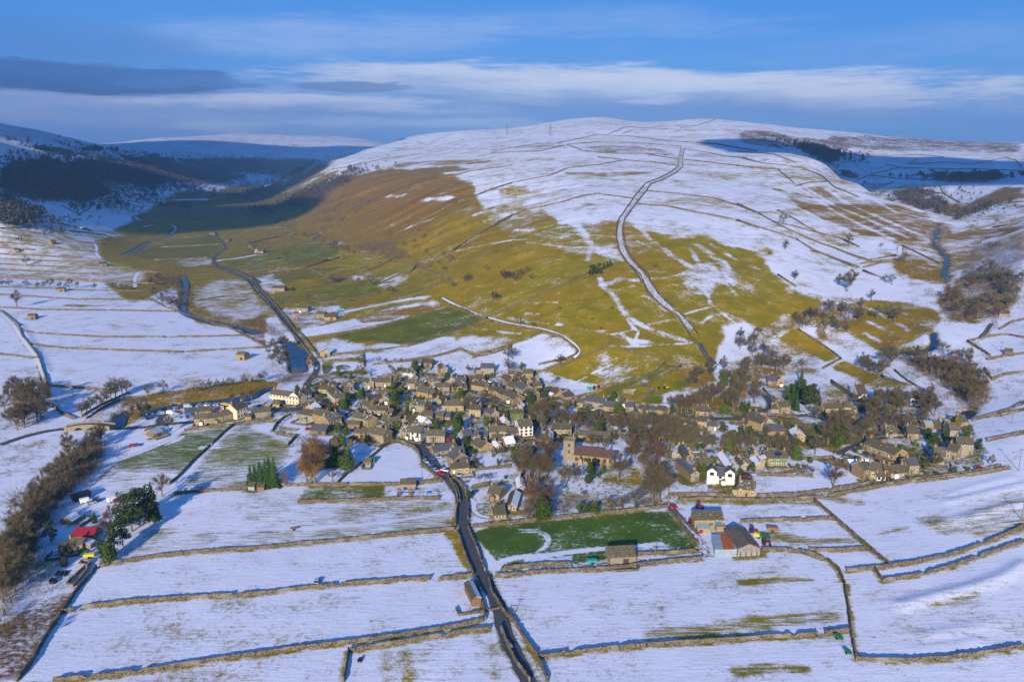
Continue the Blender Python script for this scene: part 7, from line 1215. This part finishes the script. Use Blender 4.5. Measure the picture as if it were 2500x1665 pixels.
# ------------------------------------------------------------------ vehicles
PAINT = {k: mat('car_paint_' + k, c, rough=.3, spec=.5) for k, c in dict(white=(.75, .76, .78), silver=(.38, .42, .47), black=(.02, .022, .03), blue=(.02, .07, .28), red=(.45, .015, .03), grey=(.12, .13, .15), pale=(.30, .42, .52), maroon=(.18, .01, .06), yellow=(.75, .42, .02)).items()}
M['tyre'] = mat('tyre_rubber', (.02, .02, .02), rough=.9)
def prism(prof, w_):
    n = len(prof); V = [(x, -w_, z) for x, z in prof] + [(x, w_, z) for x, z in prof]; F = [tuple(range(n)), tuple(range(2 * n - 1, n - 1, -1))] + [(k, n + k, n + (k + 1) % n, (k + 1) % n) for k in range(n)]; return V, F
def tubey(m_, x, z, y0, y1, r_): m_.tube((x, y0, z), (x, y1, z), r_, r_, 10, 0, True)
_car = {}
def car_parts(kind, col):
    k = (kind, col)
    if k in _car: return _car[k]
    if kind == 'van': prof = [(-2.5, .35), (-2.5, 2.1), (-2.3, 2.25), (1.2, 2.25), (1.9, 1.4), (2.5, 1.15), (2.55, .35)]; gl = [(1.1, 1.3), (1.15, 2.05), (1.35, 2.05), (1.85, 1.35)]; w_ = .95; hf = 2.55; snow_ = None
    elif kind == 'coach': prof = [(-5, .4), (-5, 3.0), (-4.8, 3.2), (4.7, 3.2), (5, 2.9), (5, .4)]; gl = [(-4.6, 1.6), (-4.6, 2.6), (4.8, 2.6), (4.95, 1.6)]; w_ = 1.25; hf = 5
    else: prof = [(-2.1, .32), (-2.15, .85), (-1.95, 1.0), (1.0, 1.0), (1.95, .88), (2.1, .65), (2.1, .32)]; gl = [(-1.85, .98), (-1.35, 1.47), (.25, 1.5), (1.05, .98)]; w_ = .88; hf = 2.1
    bd = MB(); bd.add(*prism(prof, w_))
    if kind == 'car': bd.add(*prism([(-1.3, 1.47), (-1.15, 1.53), (.1, 1.54), (.25, 1.5)], w_ - .16))
    body = mesh('body', bd.V, bd.F, [PAINT[col]]); g = MB(); g.add(*prism(gl, w_ + (.02 if kind != 'car' else -.12))); wh = MB(); tubey(wh, 0, 0, -.11, .11, .33)
    if 'wheel' not in _car: _car['wheel'] = wh.me('wheel', ['tyre'])
    _car[k] = (body, g.me('windows', ['glass']), _car['wheel'], w_, hf); return _car[k]
def car(x, y, col, deg=0, kind='car', fr='O', park='cars parked about the village', what=None):
    X, Y = px(fr, x, y); P = ground(X, Y); body, gl, wh, w_, hf = car_parts(kind, col); z = float(hz(*P)) + .16
    nm = {'car': 'parked_car', 'van': 'parked_van', 'coach': 'parked_coach'}[kind]; r_ = link(nm, None, loc=(P[0], P[1], z), rz=R(deg)); link('body', body, r_); link('windows', gl, r_)
    for sx in (-.62, .62):
        for sy in (-1, 1): link('wheel', wh, r_, loc=(sx * hf, sy * (w_ - .05), .33))
    thing(r_, kind, group=park, at=(X, Y), what=('car', col, kind)); return r_
def cars(s, deg=0):
    fr = 'O'
    for w_ in s.split():
        if w_ in FR: fr = w_; continue
        v = w_.split(','); car(float(v[0]), float(v[1]), v[2], float(v[3]) if len(v) > 3 else deg, v[4] if len(v) > 4 else 'car', fr)
cars('''V1 375,875,white,80 430,875,silver,80 510,872,pale,80 565,868,silver,80 670,862,black,85 715,862,blue,85 765,860,silver,85 815,857,maroon,85 855,855,red,85 905,855,black,85 955,855,white,85 995,857,white,85 1045,857,blue,85 60,910,pale,20,van 55,885,pale,20,van 275,865,pale,60 715,930,yellow,150,coach 625,945,silver,110,van 585,965,maroon,100 1250,895,blue,60 1300,885,silver,60 2190,270,pale,75 2280,885,red,110
 W7 780,335,pale,30 960,325,pale,30 1035,285,black,30 1095,275,grey,40 1145,260,blue,50 1185,250,silver,50 1265,250,red,60 1225,260,pale,60 1130,345,white,-10,van 1225,350,silver,-10 865,390,blue,20 765,430,blue,60 1220,420,pale,20 500,880,red,20 570,870,blue,20 1595,215,pale,60
 V2 465,885,red,20 850,960,blue,-40 890,950,silver,-40 670,1045,grey,-30 1440,935,black,0 25,1275,red,40 1330,560,black,0 2310,1440,red,90 2345,1405,red,90 1780,1200,pale,0 590,1320,blue,60 1395,1340,pale,45
 V3 975,500,white,0 1130,545,blue,-30 1170,575,black,-30 1210,585,grey,-30 780,680,blue,20 830,675,silver,20 905,665,red,-20 680,840,blue,60 1390,690,blue,-40 610,1490,black,10 560,1500,blue,10 1590,1090,black,-50 1575,1060,silver,-50
 W1 1945,600,silver,-60 1915,560,blue,-60 2060,555,blue,0 2130,530,pale,0 2110,745,silver,-40 2060,705,grey,-40 2265,745,white,-30 2310,740,blue,-30 2190,800,red,-45
 W2 130,525,pale,0 455,830,silver,-10 730,1100,blue,60 930,320,blue,20 1420,300,grey,10
 V4 625,960,white,5 770,975,blue,0 2240,1040,grey,0 W4 175,420,yellow,5,van 570,440,blue,0 330,440,silver,0 1145,870,red,0 1155,820,black,0 800,25,maroon,0
 V5 2090,1010,silver,0 1240,1190,white,0 V6 70,1010,silver,0 560,1170,pale,-30 1030,1110,blue,20 560,1230,blue,40 1700,1110,grey,0 1310,1120,maroon,0 W5 340,685,white,-10,van 520,705,white,-10 100,620,grey,-20 700,760,black,0 1790,765,red,10 1440,475,pale,0 530,350,grey,20
 W6 620,365,white,40,van 680,380,silver,40 745,355,black,40 935,350,white,50,van 990,350,maroon,50 T6 250,370,black,-50 610,870,silver,80 430,400,red,0 350,390,pale,0 W3 1975,1345,red,-60 B2 445,950,silver,90''')
# ------------------------------------------------------------------ farm machines, tanks, poles, stones
def at(fr, x, y, nm, deg=0): X, Y = px(fr, x, y); P = ground(X, Y); return link(nm, None, loc=(P[0], P[1], float(hz(*P))), rz=R(deg)), (X, Y)
def tractor(fr, x, y, deg, lab, body='redtin'):
    r_, c = at(fr, x, y, 'tractor', deg); m_ = MB(); m_.add(*prism([(.2, .9), (.2, 1.5), (1.9, 1.35), (2.0, .8)], .4)); m_.box(-1.4, -.75, .8, .1, .75, 1.3); link('body', m_.me('body', [body]), r_)
    m_ = MB(); m_.box(-1.2, -.7, 1.3, .1, .7, 2.5); link('cab_glass', m_.me('cab', ['glass']), r_); bx('cab_roof', (-1.3, -.8, 2.5, .2, .8, 2.65), body, r_)
    for sx, rr in ((-.8, .85), (1.5, .5)):
        for sy in (-1, 1): m_ = MB(); tubey(m_, sx, rr, sy * .8 - .2, sy * .8 + .2, rr); link('wheel', m_.me('wheel', ['tyre']), r_)
    thing(r_, 'tractor', lab, group='farm machines')
tractor('W8', 385, 200, -35, 'red tractor with loader standing in the snowy paddock behind the farm'); tractor('W8', 1270, 600, -20, 'red tractor beside the grey sheets right of the cattle shed'); tractor('W8', 1480, 800, -15, 'red tractor nearest the wall right of the cattle shed')
tractor('W8', 255, 490, -40, 'rusty red tractor parked against the farm lane barn'); tractor('V4', 690, 610, 10, 'orange-red tractor on the snow by the hillside wall', 'orange'); tractor('V4', 765, 590, 10, 'smaller orange-red machine right of its twin by the hillside wall', 'orange'); tractor('V4', 1850, 600, 0, 'yellow digger above the walled garden', 'yellow')
def spreader(fr, x, y, deg, lab, mm, nm='trailer', sc=1.0, cat='trailer'):
    r_, c = at(fr, x, y, nm, deg); m_ = MB(); m_.add(*prism([(-2 * sc, .7), (-2.2 * sc, 1.9 * sc), (2.2 * sc, 1.9 * sc), (2 * sc, .7)], 1.0 * sc)); link('body', m_.me('body', [mm]), r_); m_ = MB(); m_.tube((2 * sc, 0, .7), (3.6 * sc, 0, .5), .08, .06, 4); link('drawbar', m_.me('drawbar', ['iron']), r_)
    for sy in (-1, 1): m_ = MB(); tubey(m_, 0, .45, sy * 1.05 * sc - .12, sy * 1.05 * sc + .12, .45); link('wheel', m_.me('wheel', ['tyre']), r_)
    thing(r_, cat, lab, group='farm machines')
spreader('W8', 1370, 690, -30, 'bright yellow machine between the two red tractors', 'yellow'); spreader('W8', 1460, 720, -50, 'green implement behind the yellow machine', 'green'); spreader('W8', 1585, 575, -8, 'grey wooden trailer alone in the snowy paddock', 'wood'); spreader('V4', 610, 620, 0, 'teal trailer left of the orange-red tractor', 'teal')
spreader('W6', 565, 330, 50, 'dark covered trailer at the top of the snowy yard', 'iron', sc=1.8); spreader('W6', 700, 690, 10, 'red and white machine in front of the blue shed', 'redtin', sc=.8); spreader('B3', 625, 828, 5, 'teal trailer beside the round-roofed barn in the green field', 'teal', sc=.9); spreader('B4', 630, 1300, -70, 'dark green feed trough near the short wall end', 'green', sc=.7, cat='trough'); spreader('B4', 688, 1390, -70, 'dark green feed trough beside the wall corner', 'green', sc=.6, cat='trough')
spreader('B2', 710, 1440, 80, 'round dark feeder lying in the snowy field corner', 'iron', sc=.5, cat='feeder'); spreader('B2', 298, 620, 20, 'tiny wooden cart in the streaked snow field', 'wood', sc=.6); spreader('W6', 660, 1000, 10, 'yellow cabin trailer by the works lane', 'yellow', sc=.9); spreader('W6', 600, 980, 80, 'green skip by the works lane', 'green', sc=.8, cat='skip'); spreader('T6', 750, 410, 20, 'red trailer in the cluttered valley farmyard', 'redtin', sc=1.2); spreader('T6', 800, 390, 20, 'teal trailer in the cluttered valley farmyard', 'teal', sc=1.2); spreader('T6', 420, 450, 20, 'orange implement by the valley road farm', 'orange', sc=1.0)
def pole(fr, x, y, hp, lab, arm=True, twin=False):
    X, Y = px(fr, x, y); P = ground(X, Y); D = math.hypot(*P); sl = math.hypot(D, CAMH); h = hp * FR[fr][2] * sl / FPX / (D / sl); r_ = link('telegraph_pole', None, loc=(P[0], P[1], float(hz(*P)))); m_ = MB(); m_.tube((0, 0, -.5), (0, 0, h), .16, .11, 7, 0, True)
    if twin: m_.tube((1.8, 0, -.5), (1.8, 0, h), .16, .11, 7, 0, True)
    link('pole', m_.me('pole', ['wood']), r_)
    if arm: m_ = MB(); m_.box(-1.1 + (.9 if twin else 0), -.07, h - .5, 1.1 + (.9 if twin else 0), .07, h - .35); [m_.tube((x_, 0, h - .35), (x_, 0, h - .1), .06, .05, 5, 0, True) for x_ in (-.9, 0, .9)]; link('crossarm', m_.me('crossarm', ['iron']), r_)
    thing(r_, 'pole', lab, group='poles carrying wires')
for a in [('W5', 2285, 780, 230, 'tall telegraph pole with crossarms by the eastern lane corner'), ('W5', 2195, 180, 150, 'telegraph pole on the snowy slope beyond the golden conifer'), ('W1', 1893, 945, 270, 'telegraph pole beside the playground barn'), ('W1', 690, 720, 240, 'telegraph pole at the wall below the white tunnel roof'), ('W1', 2045, 345, 150, 'telegraph pole before the long stone house by the junction'), ('W1', 1625, 275, 110, 'pole in front of the brown half of the double house'), ('T7', 600, 585, 70, 'telegraph pole beside the curved snowy track'), ('B3', 140, 1150, 60, 'slender pole on the verge by the bottom road'), ('B3', 1018, 785, 65, 'thin pole by the farm lane wall'), ('T6', 2000, 355, 50, 'pole on the olive hillside above the curved track'), ('V2', 2045, 1520, 120, 'short pole by the street junction'), ('T8', 2165, 705, 75, 'pole on the snowy bank right of the beck'), ('B4', 1770, 560, 100, 'leaning pole above the curved wall on the eastern slope')]: pole(*a)
pole('T7', 990, 680, 85, 'twin pole transformer at the wall corner above the village', True, True)
def pylon(fr, x, y, h, lab):
    r_, c = at(fr, x, y, 'pylon'); m_ = MB()
    for sx in (-1, 1):
        for sy in (-1, 1): m_.tube((sx * h * .1, sy * h * .1, 0), (sx * h * .015, sy * h * .015, h), .5, .35, 4)
    for k in range(7): z = h * k / 7; w0 = h * (.1 - .085 * k / 7); w1 = h * (.1 - .085 * (k + 1) / 7); m_.tube((-w0, -w0, z), (w1, w1, z + h / 7), .3, .3, 3); m_.tube((w0, -w0, z), (-w1, w1, z + h / 7), .3, .3, 3)
    link('lattice', m_.me('lattice', ['iron']), r_); m_ = MB(); [m_.tube((-h * .16, 0, h * z), (h * .16, 0, h * z), .35, .35, 4) for z in (.7, .85)]; link('arm', m_.me('arm', ['iron']), r_); thing(r_, 'pylon', lab, group='distant masts')
pylon('T3', 500, 285, 42, 'faint lattice mast on the snowy moor below the summit'); pylon('T3', 135, 275, 42, 'faint lattice mast on the far left moor ridge'); 
gm_ = MB(); gm_.box(-.35, -.07, -.2, .35, .07, 1.0); gme = gm_.me('gravestone', ['grave']); rg = random.Random(5); ON = ['first', 'second', 'third', 'fourth', 'fifth', 'sixth', 'seventh', 'eighth', 'ninth', 'tenth', 'eleventh']
for row in range(9):
    cnt = 0
    for k in range(11):
        x, y = px('W3', 140 + k * 100 + rg.uniform(-30, 30), 720 + row * 56 + rg.uniform(-12, 12))
        if rg.random() < .3 or not clear(x, y, 0): continue
        P = ground(x, y); o = link('gravestone', gme, loc=(*P, float(hz(*P))), rz=rg.uniform(-.15, .15), scale=(rg.uniform(.8, 1.3), 1, rg.uniform(.8, 1.4))); thing(o, 'gravestone', f'dark gravestone, {ON[cnt]} from left in the {ON[row]} row below the church', group='gravestones in rows before the church'); cnt += 1
# treatment works by the left river bank
def tank(nm, s, h, mm, lab, inner='iron'):
    W_ = gpoly(s, 8, close=True, sm=0)[:-1]; c = W_.mean(0); z = float(hz(*c)); r_ = link(nm, None, loc=(c[0], c[1], z)); n = len(W_); q = W_ - c; qi = q * (1 - .9 / (np.hypot(*q.T)[:, None] + 1e-6)); V = []
    for a, zz in ((q, -.8), (q, h), (qi, h), (qi, h - .7)): V += [(p[0], p[1], zz) for p in a]
    F = [(a * n + k, a * n + (k + 1) % n, (a + 1) * n + (k + 1) % n, (a + 1) * n + k) for a in range(3) for k in range(n)]; link('rim', mesh('rim', V, F, [M[mm]]), r_); link('bed', mesh('bed', [(p[0], p[1], h - .6) for p in qi], [tuple(range(n))], [M[inner]]), r_); thing(r_, 'tank', lab, group='tanks of the treatment works'); return r_
tank('treatment_tank', 'W6 440,1260 620,1110 645,1130 625,1180 500,1320 470,1345 410,1345 385,1320', 1.2, 'concrete', 'long round-ended concrete treatment tank with dark filter bed', 'asb'); tank('treatment_tank', 'W6 530,1110 560,1060 660,1050 680,1075 640,1115', 1.4, 'concrete', 'short dark tank at the head of the long treatment tank', 'asb'); tank('round_tank', 'W6 320,1080 345,1050 395,1055 410,1085 390,1110 340,1115', 4.2, 'iron', 'tall round dark tank in the works yard'); tank('round_tank', 'W6 185,1290 220,1260 280,1260 290,1290 250,1310 200,1310', .9, 'iron', 'low round dark tank nearest the river')
for k in range(3): tank('settling_bed', 'W6 %d,1220 %d,1165 %d,1165 %d,1220' % (255 + k * 50, 290 + k * 50, 320 + k * 50, 285 + k * 50), .5, 'iron', ['left', 'middle', 'right'][k] + 'most of three dark settling beds' if k != 1 else 'middle one of three dark settling beds', 'green')
# playground
r_, c = at('B2', 990, 405, 'climbing_frame'); m_ = MB()
for sx in (-2.6, 2.6): m_.box(sx - .8, -.8, 0, sx + .8, .8, 1.5); m_.add([(sx - 1, -1, 2.6), (sx + 1, -1, 2.6), (sx + 1, 1, 2.6), (sx - 1, 1, 2.6), (sx, 0, 3.6)], [(0, 1, 4), (1, 2, 4), (2, 3, 4), (3, 0, 4)])
link('tower', m_.me('tower', ['wood']), r_); m_ = MB(); m_.tube((-1.8, 0, 1.4), (1.8, 0, 1.4), .15, .15, 6); m_.tube((-3, -.8, 1.4), (-3.2, -3.6, .1), .3, .3, 5); link('slide', m_.me('slide', ['blue_shed']), r_); thing(r_, 'climbing frame', 'twin-towered wooden climbing frame in the snowy playground', group='playground equipment')
r_, c = at('B2', 1135, 395, 'spring_rocker'); m_ = MB(); m_.box(-.8, -.5, .3, .8, .5, 1.1); m_.tube((0, 0, 0), (0, 0, .4), .2, .2, 6); link('seat', m_.me('seat', ['blue_shed']), r_); thing(r_, 'play equipment', 'small blue rocker right of the climbing frame', group='playground equipment')
r_, c = at('B2', 1180, 400, 'swing_set'); m_ = MB(); [m_.tube((sx, sy * 1.0, 0), (sx, 0, 2.3), .07, .07, 4) for sx in (-1.8, 1.8) for sy in (-1, 1)]; m_.tube((-1.8, 0, 2.3), (1.8, 0, 2.3), .07, .07, 4); link('frame', m_.me('frame', ['iron']), r_); m_ = MB(); [m_.box(x_ - .25, -.12, .45, x_ + .25, .12, .5) for x_ in (-.8, .8)]; link('swing_seat', m_.me('swing_seat', ['tyre']), r_); thing(r_, 'swing', 'swing frame at the right end of the playground', group='playground equipment')
def conserv(fr, x0, y0, x1, y1, mm, lab):
    r_, L, mid = local_root('lean_to_glasshouse' if mm == 'teal' else 'arched_tunnel', px(fr, x0, y0), px(fr, x1, y1)); m_ = MB(); n = 9
    V = [(-L / 2 if e == 0 else L / 2, 3 - 3 * math.cos(math.pi * k / (n - 1)), 2.6 * math.sin(math.pi * k / (n - 1))) for e in (0, 1) for k in range(n)]; F = [(k, k + 1, n + k + 1, n + k) for k in range(n - 1)] + [tuple(range(n))[::-1], tuple(range(n, 2 * n))]; link('cover', mesh('cover', V, F, [M[mm]]), r_); m_ = MB(); m_.box(-L / 2 - .05, .1, -.5, L / 2 + .05, .3, .5); link('base_wall', m_.me('base_wall', ['wood']), r_); thing(r_, 'greenhouse', lab)
conserv('W1', 690, 480, 800, 500, 'roof_snow', 'arched white tunnel roof among the garden trees'); conserv('W1', 1030, 615, 1110, 615, 'green', 'small green arched shelter beside the wooden hut in the white field')
# awnings and porches that single a house out
for fr, a, nm, mm, lab in (('W5', (1550, 580, 1665, 575), 'awning', 'teal', 'wide teal awning shading a terrace before the stone house'), ('W4', (1570, 660, 1810, 655), 'veranda', 'teal', 'teal-roofed glass veranda across the front of the solar-panelled house')):
    r_, L, mid = local_root(nm, px(fr, a[0], a[1]), px(fr, a[2], a[3])); m_ = MB(); m_.add([(-L / 2, 0, 2.2), (L / 2, 0, 2.2), (L / 2, 2.2, 3.0), (-L / 2, 2.2, 3.0), (-L / 2, 0, 2.32), (L / 2, 0, 2.32), (L / 2, 2.2, 3.12), (-L / 2, 2.2, 3.12)], BF); link('canopy', m_.me('canopy', [mm]), r_)
    m_ = MB(); [m_.box(-L / 2 + k * L / 6 - .06, .05, 0, -L / 2 + k * L / 6 + .06, .17, 2.2) for k in range(7)]; link('post', m_.me('post', ['white']), r_); thing(r_, nm, lab)
# two gabled dormers on the white pair of houses
wr = [h_ for h_ in HOUSES if h_[3].get('category') == 'house' and abs(h_[0][0] - ground(*px('W4', 770, 951))[0]) < 3 and abs(h_[0][1] - ground(*px('W4', 770, 951))[1]) < 4]
if wr:
    for k, x in enumerate((-5.2, 3.0)): gabled(wr[0][3], 'dormer', x - 2.2, x + 2.2, -.6, 4.2, 6.0, 1.7, 'render_white', 'slate', False, parts=('gable_wall', 'gable_roof')); link('window', window_mesh(1.6, 1.3, 'iron'), wr[0][3], loc=(x, -.62, 4.2))
# low stone blocks of the ruined sheepfold
tank('ruined_fold', 'V4 1150,660 1340,620 1400,620 1330,700', 1.6, 'stone', 'ruined stone fold above the row of hillside houses', 'roof_snow')
# ------------------------------------------------------------------ labels: look first, then the nearest landmark, then the order from the left
LM = [('church tower', 1392, 1100), ('church porch', 1420, 1140), ('long white inn', 695, 985), ('three-storey white inn', 1285, 1040), ('white double-gabled house', 1765, 1165), ('oval bowling lawn', 840, 895), ('stone road bridge', 232, 1050), ('red-roofed hut', 168, 1268), ('cattle shed', 1827, 1330), ('playground', 1060, 1205), ('green walled field', 1400, 1290), ('sharp road bend', 1125, 1210), ('field barn by the river', 592, 870), ('riverside car park', 520, 985), ('ivy-covered house', 1262, 1008),
 ('purple-roofed bungalow', 2097, 958), ('dormered house in the wood', 1895, 930), ('hillside pine clump', 1465, 655), ('top of the hill track', 1660, 370), ('wide river pool', 725, 870), ('beck bend', 2285, 830), ('valley roadside farm', 760, 775), ('beech clump', 2370, 435), ('teal awning', 2360, 1105), ('frosted corner field', 520, 1110), ('roadside timber shed', 1163, 1462), ('treatment tanks', 190, 1410), ('lane by the bridge', 100, 1080), ('round-roofed barn', 1515, 1355), ('solar-panelled house', 1895, 1125), ('twin pole transformer', 1484, 840),
 ('river meadow avenue', 290, 970), ('western hillside wood', 200, 450), ('far white fell', 700, 345), ('snowy summit', 1470, 292), ('crest of the brown flank', 1080, 440), ('forked drive', 1885, 985), ('long stone barn', 1455, 1070), ('main street', 880, 1010), ('village road junction', 1045, 1085), ('walled track bend', 1425, 860), ('hill track bend', 1520, 560), ('moor plantation', 1990, 385), ('lone snow-field tree', 2035, 1150), ('eastern terrace', 2165, 1105), ('valley road bend', 530, 600), ('ravine trees', 2380, 700), ('steep olive bank', 2150, 800), ('eastern slope wall', 2400, 1350), ('lower wall gap', 2005, 1550), ('bottom road', 1240, 1580), ('tractor paddock', 2000, 1330), ('left river belt', 110, 1300), ('lower left field corner', 160, 1500), ('far meadow row of trees', 130, 700), ('gill mouth', 2300, 545), ('curved village track', 1130, 760), ('brown ditch', 1000, 780)]
COLN = dict(white='white', silver='silver', black='black', blue='dark blue', red='red', grey='grey', pale='pale blue', maroon='maroon', yellow='yellow')
def desc(o, x, y, w_):
    if w_[0] == 'wall':
        (xa, ya), (xb, yb) = w_[1][0][:2], w_[1][-1][:2]; L_ = math.hypot(xb - xa, yb - ya); sz = 'long' if L_ > 260 else 'short' if L_ < 90 else 'mid-length'; t_ = abs(yb - ya) / (abs(xb - xa) + 1); mids = w_[1][len(w_[1]) // 2]
        dev = abs((mids[0] - xa) * (yb - ya) - (mids[1] - ya) * (xb - xa)) / (L_ + 1); sh = 'curving ' if dev > .07 * L_ and len(w_[1]) > 2 else ''
        return f"{sz} {sh}stone wall running " + ('crosswise' if t_ < .35 else 'diagonally' if t_ < 1.6 else 'away')
    if w_[0] == 'gwall': return ('long ' if w_[1] > 11 else 'short ') + 'low garden wall before a house'
    if w_[0] == 'house':
        _, st, L, h, rm, wm, barn = w_; a = 'long ' if L > 15 else 'small ' if L < 6.5 else ''; k = 'outbuilding' if barn else 'house'
        wc = {'stone': 'stone', 'darkstone': 'stone', 'oldstone': 'grey stone', 'render_white': 'white-rendered', 'cream': 'cream-rendered', 'blue_shed': 'blue-walled', 'tin': 'sheet-metal', 'wood': 'timber'}[wm]; sn = 'snow-topped ' if 's' in st else ''; ro = {'roof': 'mossy-roofed', 'slate': 'dark-slated', 'roof_red': 'red-brown-roofed', 'tin': 'pale-roofed', 'asb': 'grey-roofed', 'redtin': 'red-roofed', 'patchy': 'snow-patched'}[rm]
        g = 'gable-fronted ' if 'g' in st and not sn else ''; return (a + sn + (g or (ro + ' ' if not sn else '')) + wc + ' ' + k)
    if w_[0] == 'plant':
        _, kind, h, ds = w_; lim = (6, 11) if kind not in ('shrub', 'brownshrub') else (1.8, 2.6); return ('short ' if h < lim[0] else 'tall ' if h > lim[1] else 'mid-sized ') + ds
    if w_[0] == 'car': return ('' if w_[2] != 'car' else 'parked ') + COLN[w_[1]] + ' ' + w_[2]
    return str(w_)
groups = {}
for o, x, y, w_ in REG:
    if o.get('label'): continue
    d_ = desc(o, x, y, w_); nm, lx, ly = min(LM, key=lambda l: math.hypot(l[1] - x, (l[2] - y) * 1.5)); dx, dy = x - lx, (y - ly) * 1.5; r_ = math.hypot(dx, dy)
    if r_ < 14: rel = 'at'
    elif abs(dx) > 1.6 * abs(dy): rel = 'left of' if dx < 0 else 'right of'
    elif abs(dy) > 1.6 * abs(dx): rel = 'beyond' if dy < 0 else 'below'
    else: rel = ('above-' if dy < 0 else 'below-') + ('left of' if dx < 0 else 'right of')
    if r_ < 45 and rel != 'at': rel = 'just ' + rel
    groups.setdefault((d_, rel, nm), []).append((x, o))
ORD = ['', 'second', 'third', 'fourth', 'fifth', 'sixth', 'seventh', 'eighth', 'ninth', 'tenth', 'eleventh', 'twelfth', 'thirteenth', 'fourteenth', 'fifteenth', 'sixteenth', 'seventeenth', 'eighteenth', 'nineteenth', 'twentieth', 'twenty-first', 'twenty-second', 'twenty-third', 'twenty-fourth', 'twenty-fifth', 'twenty-sixth', 'twenty-seventh', 'twenty-eighth']
for (d_, rel, nm), L_ in groups.items():
    L_.sort(key=lambda q: q[0])
    for k, (x, o) in enumerate(L_):
        base = f"{d_} {rel} the {nm}"
        if len(L_) > 1: base += ', leftmost' if k == 0 else ', rightmost' if k == len(L_) - 1 else ', ' + ORD[min(k, len(ORD) - 1)] + ' from left'
        o['label'] = base
print('OBJECTS', len(S.objects), 'things', len(REG), 'bare', sum(1 for r_ in REG if isinstance(r_[3], tuple) and r_[3][0] == 'plant' and INFO[r_[3][1]][2] == 'tree'))
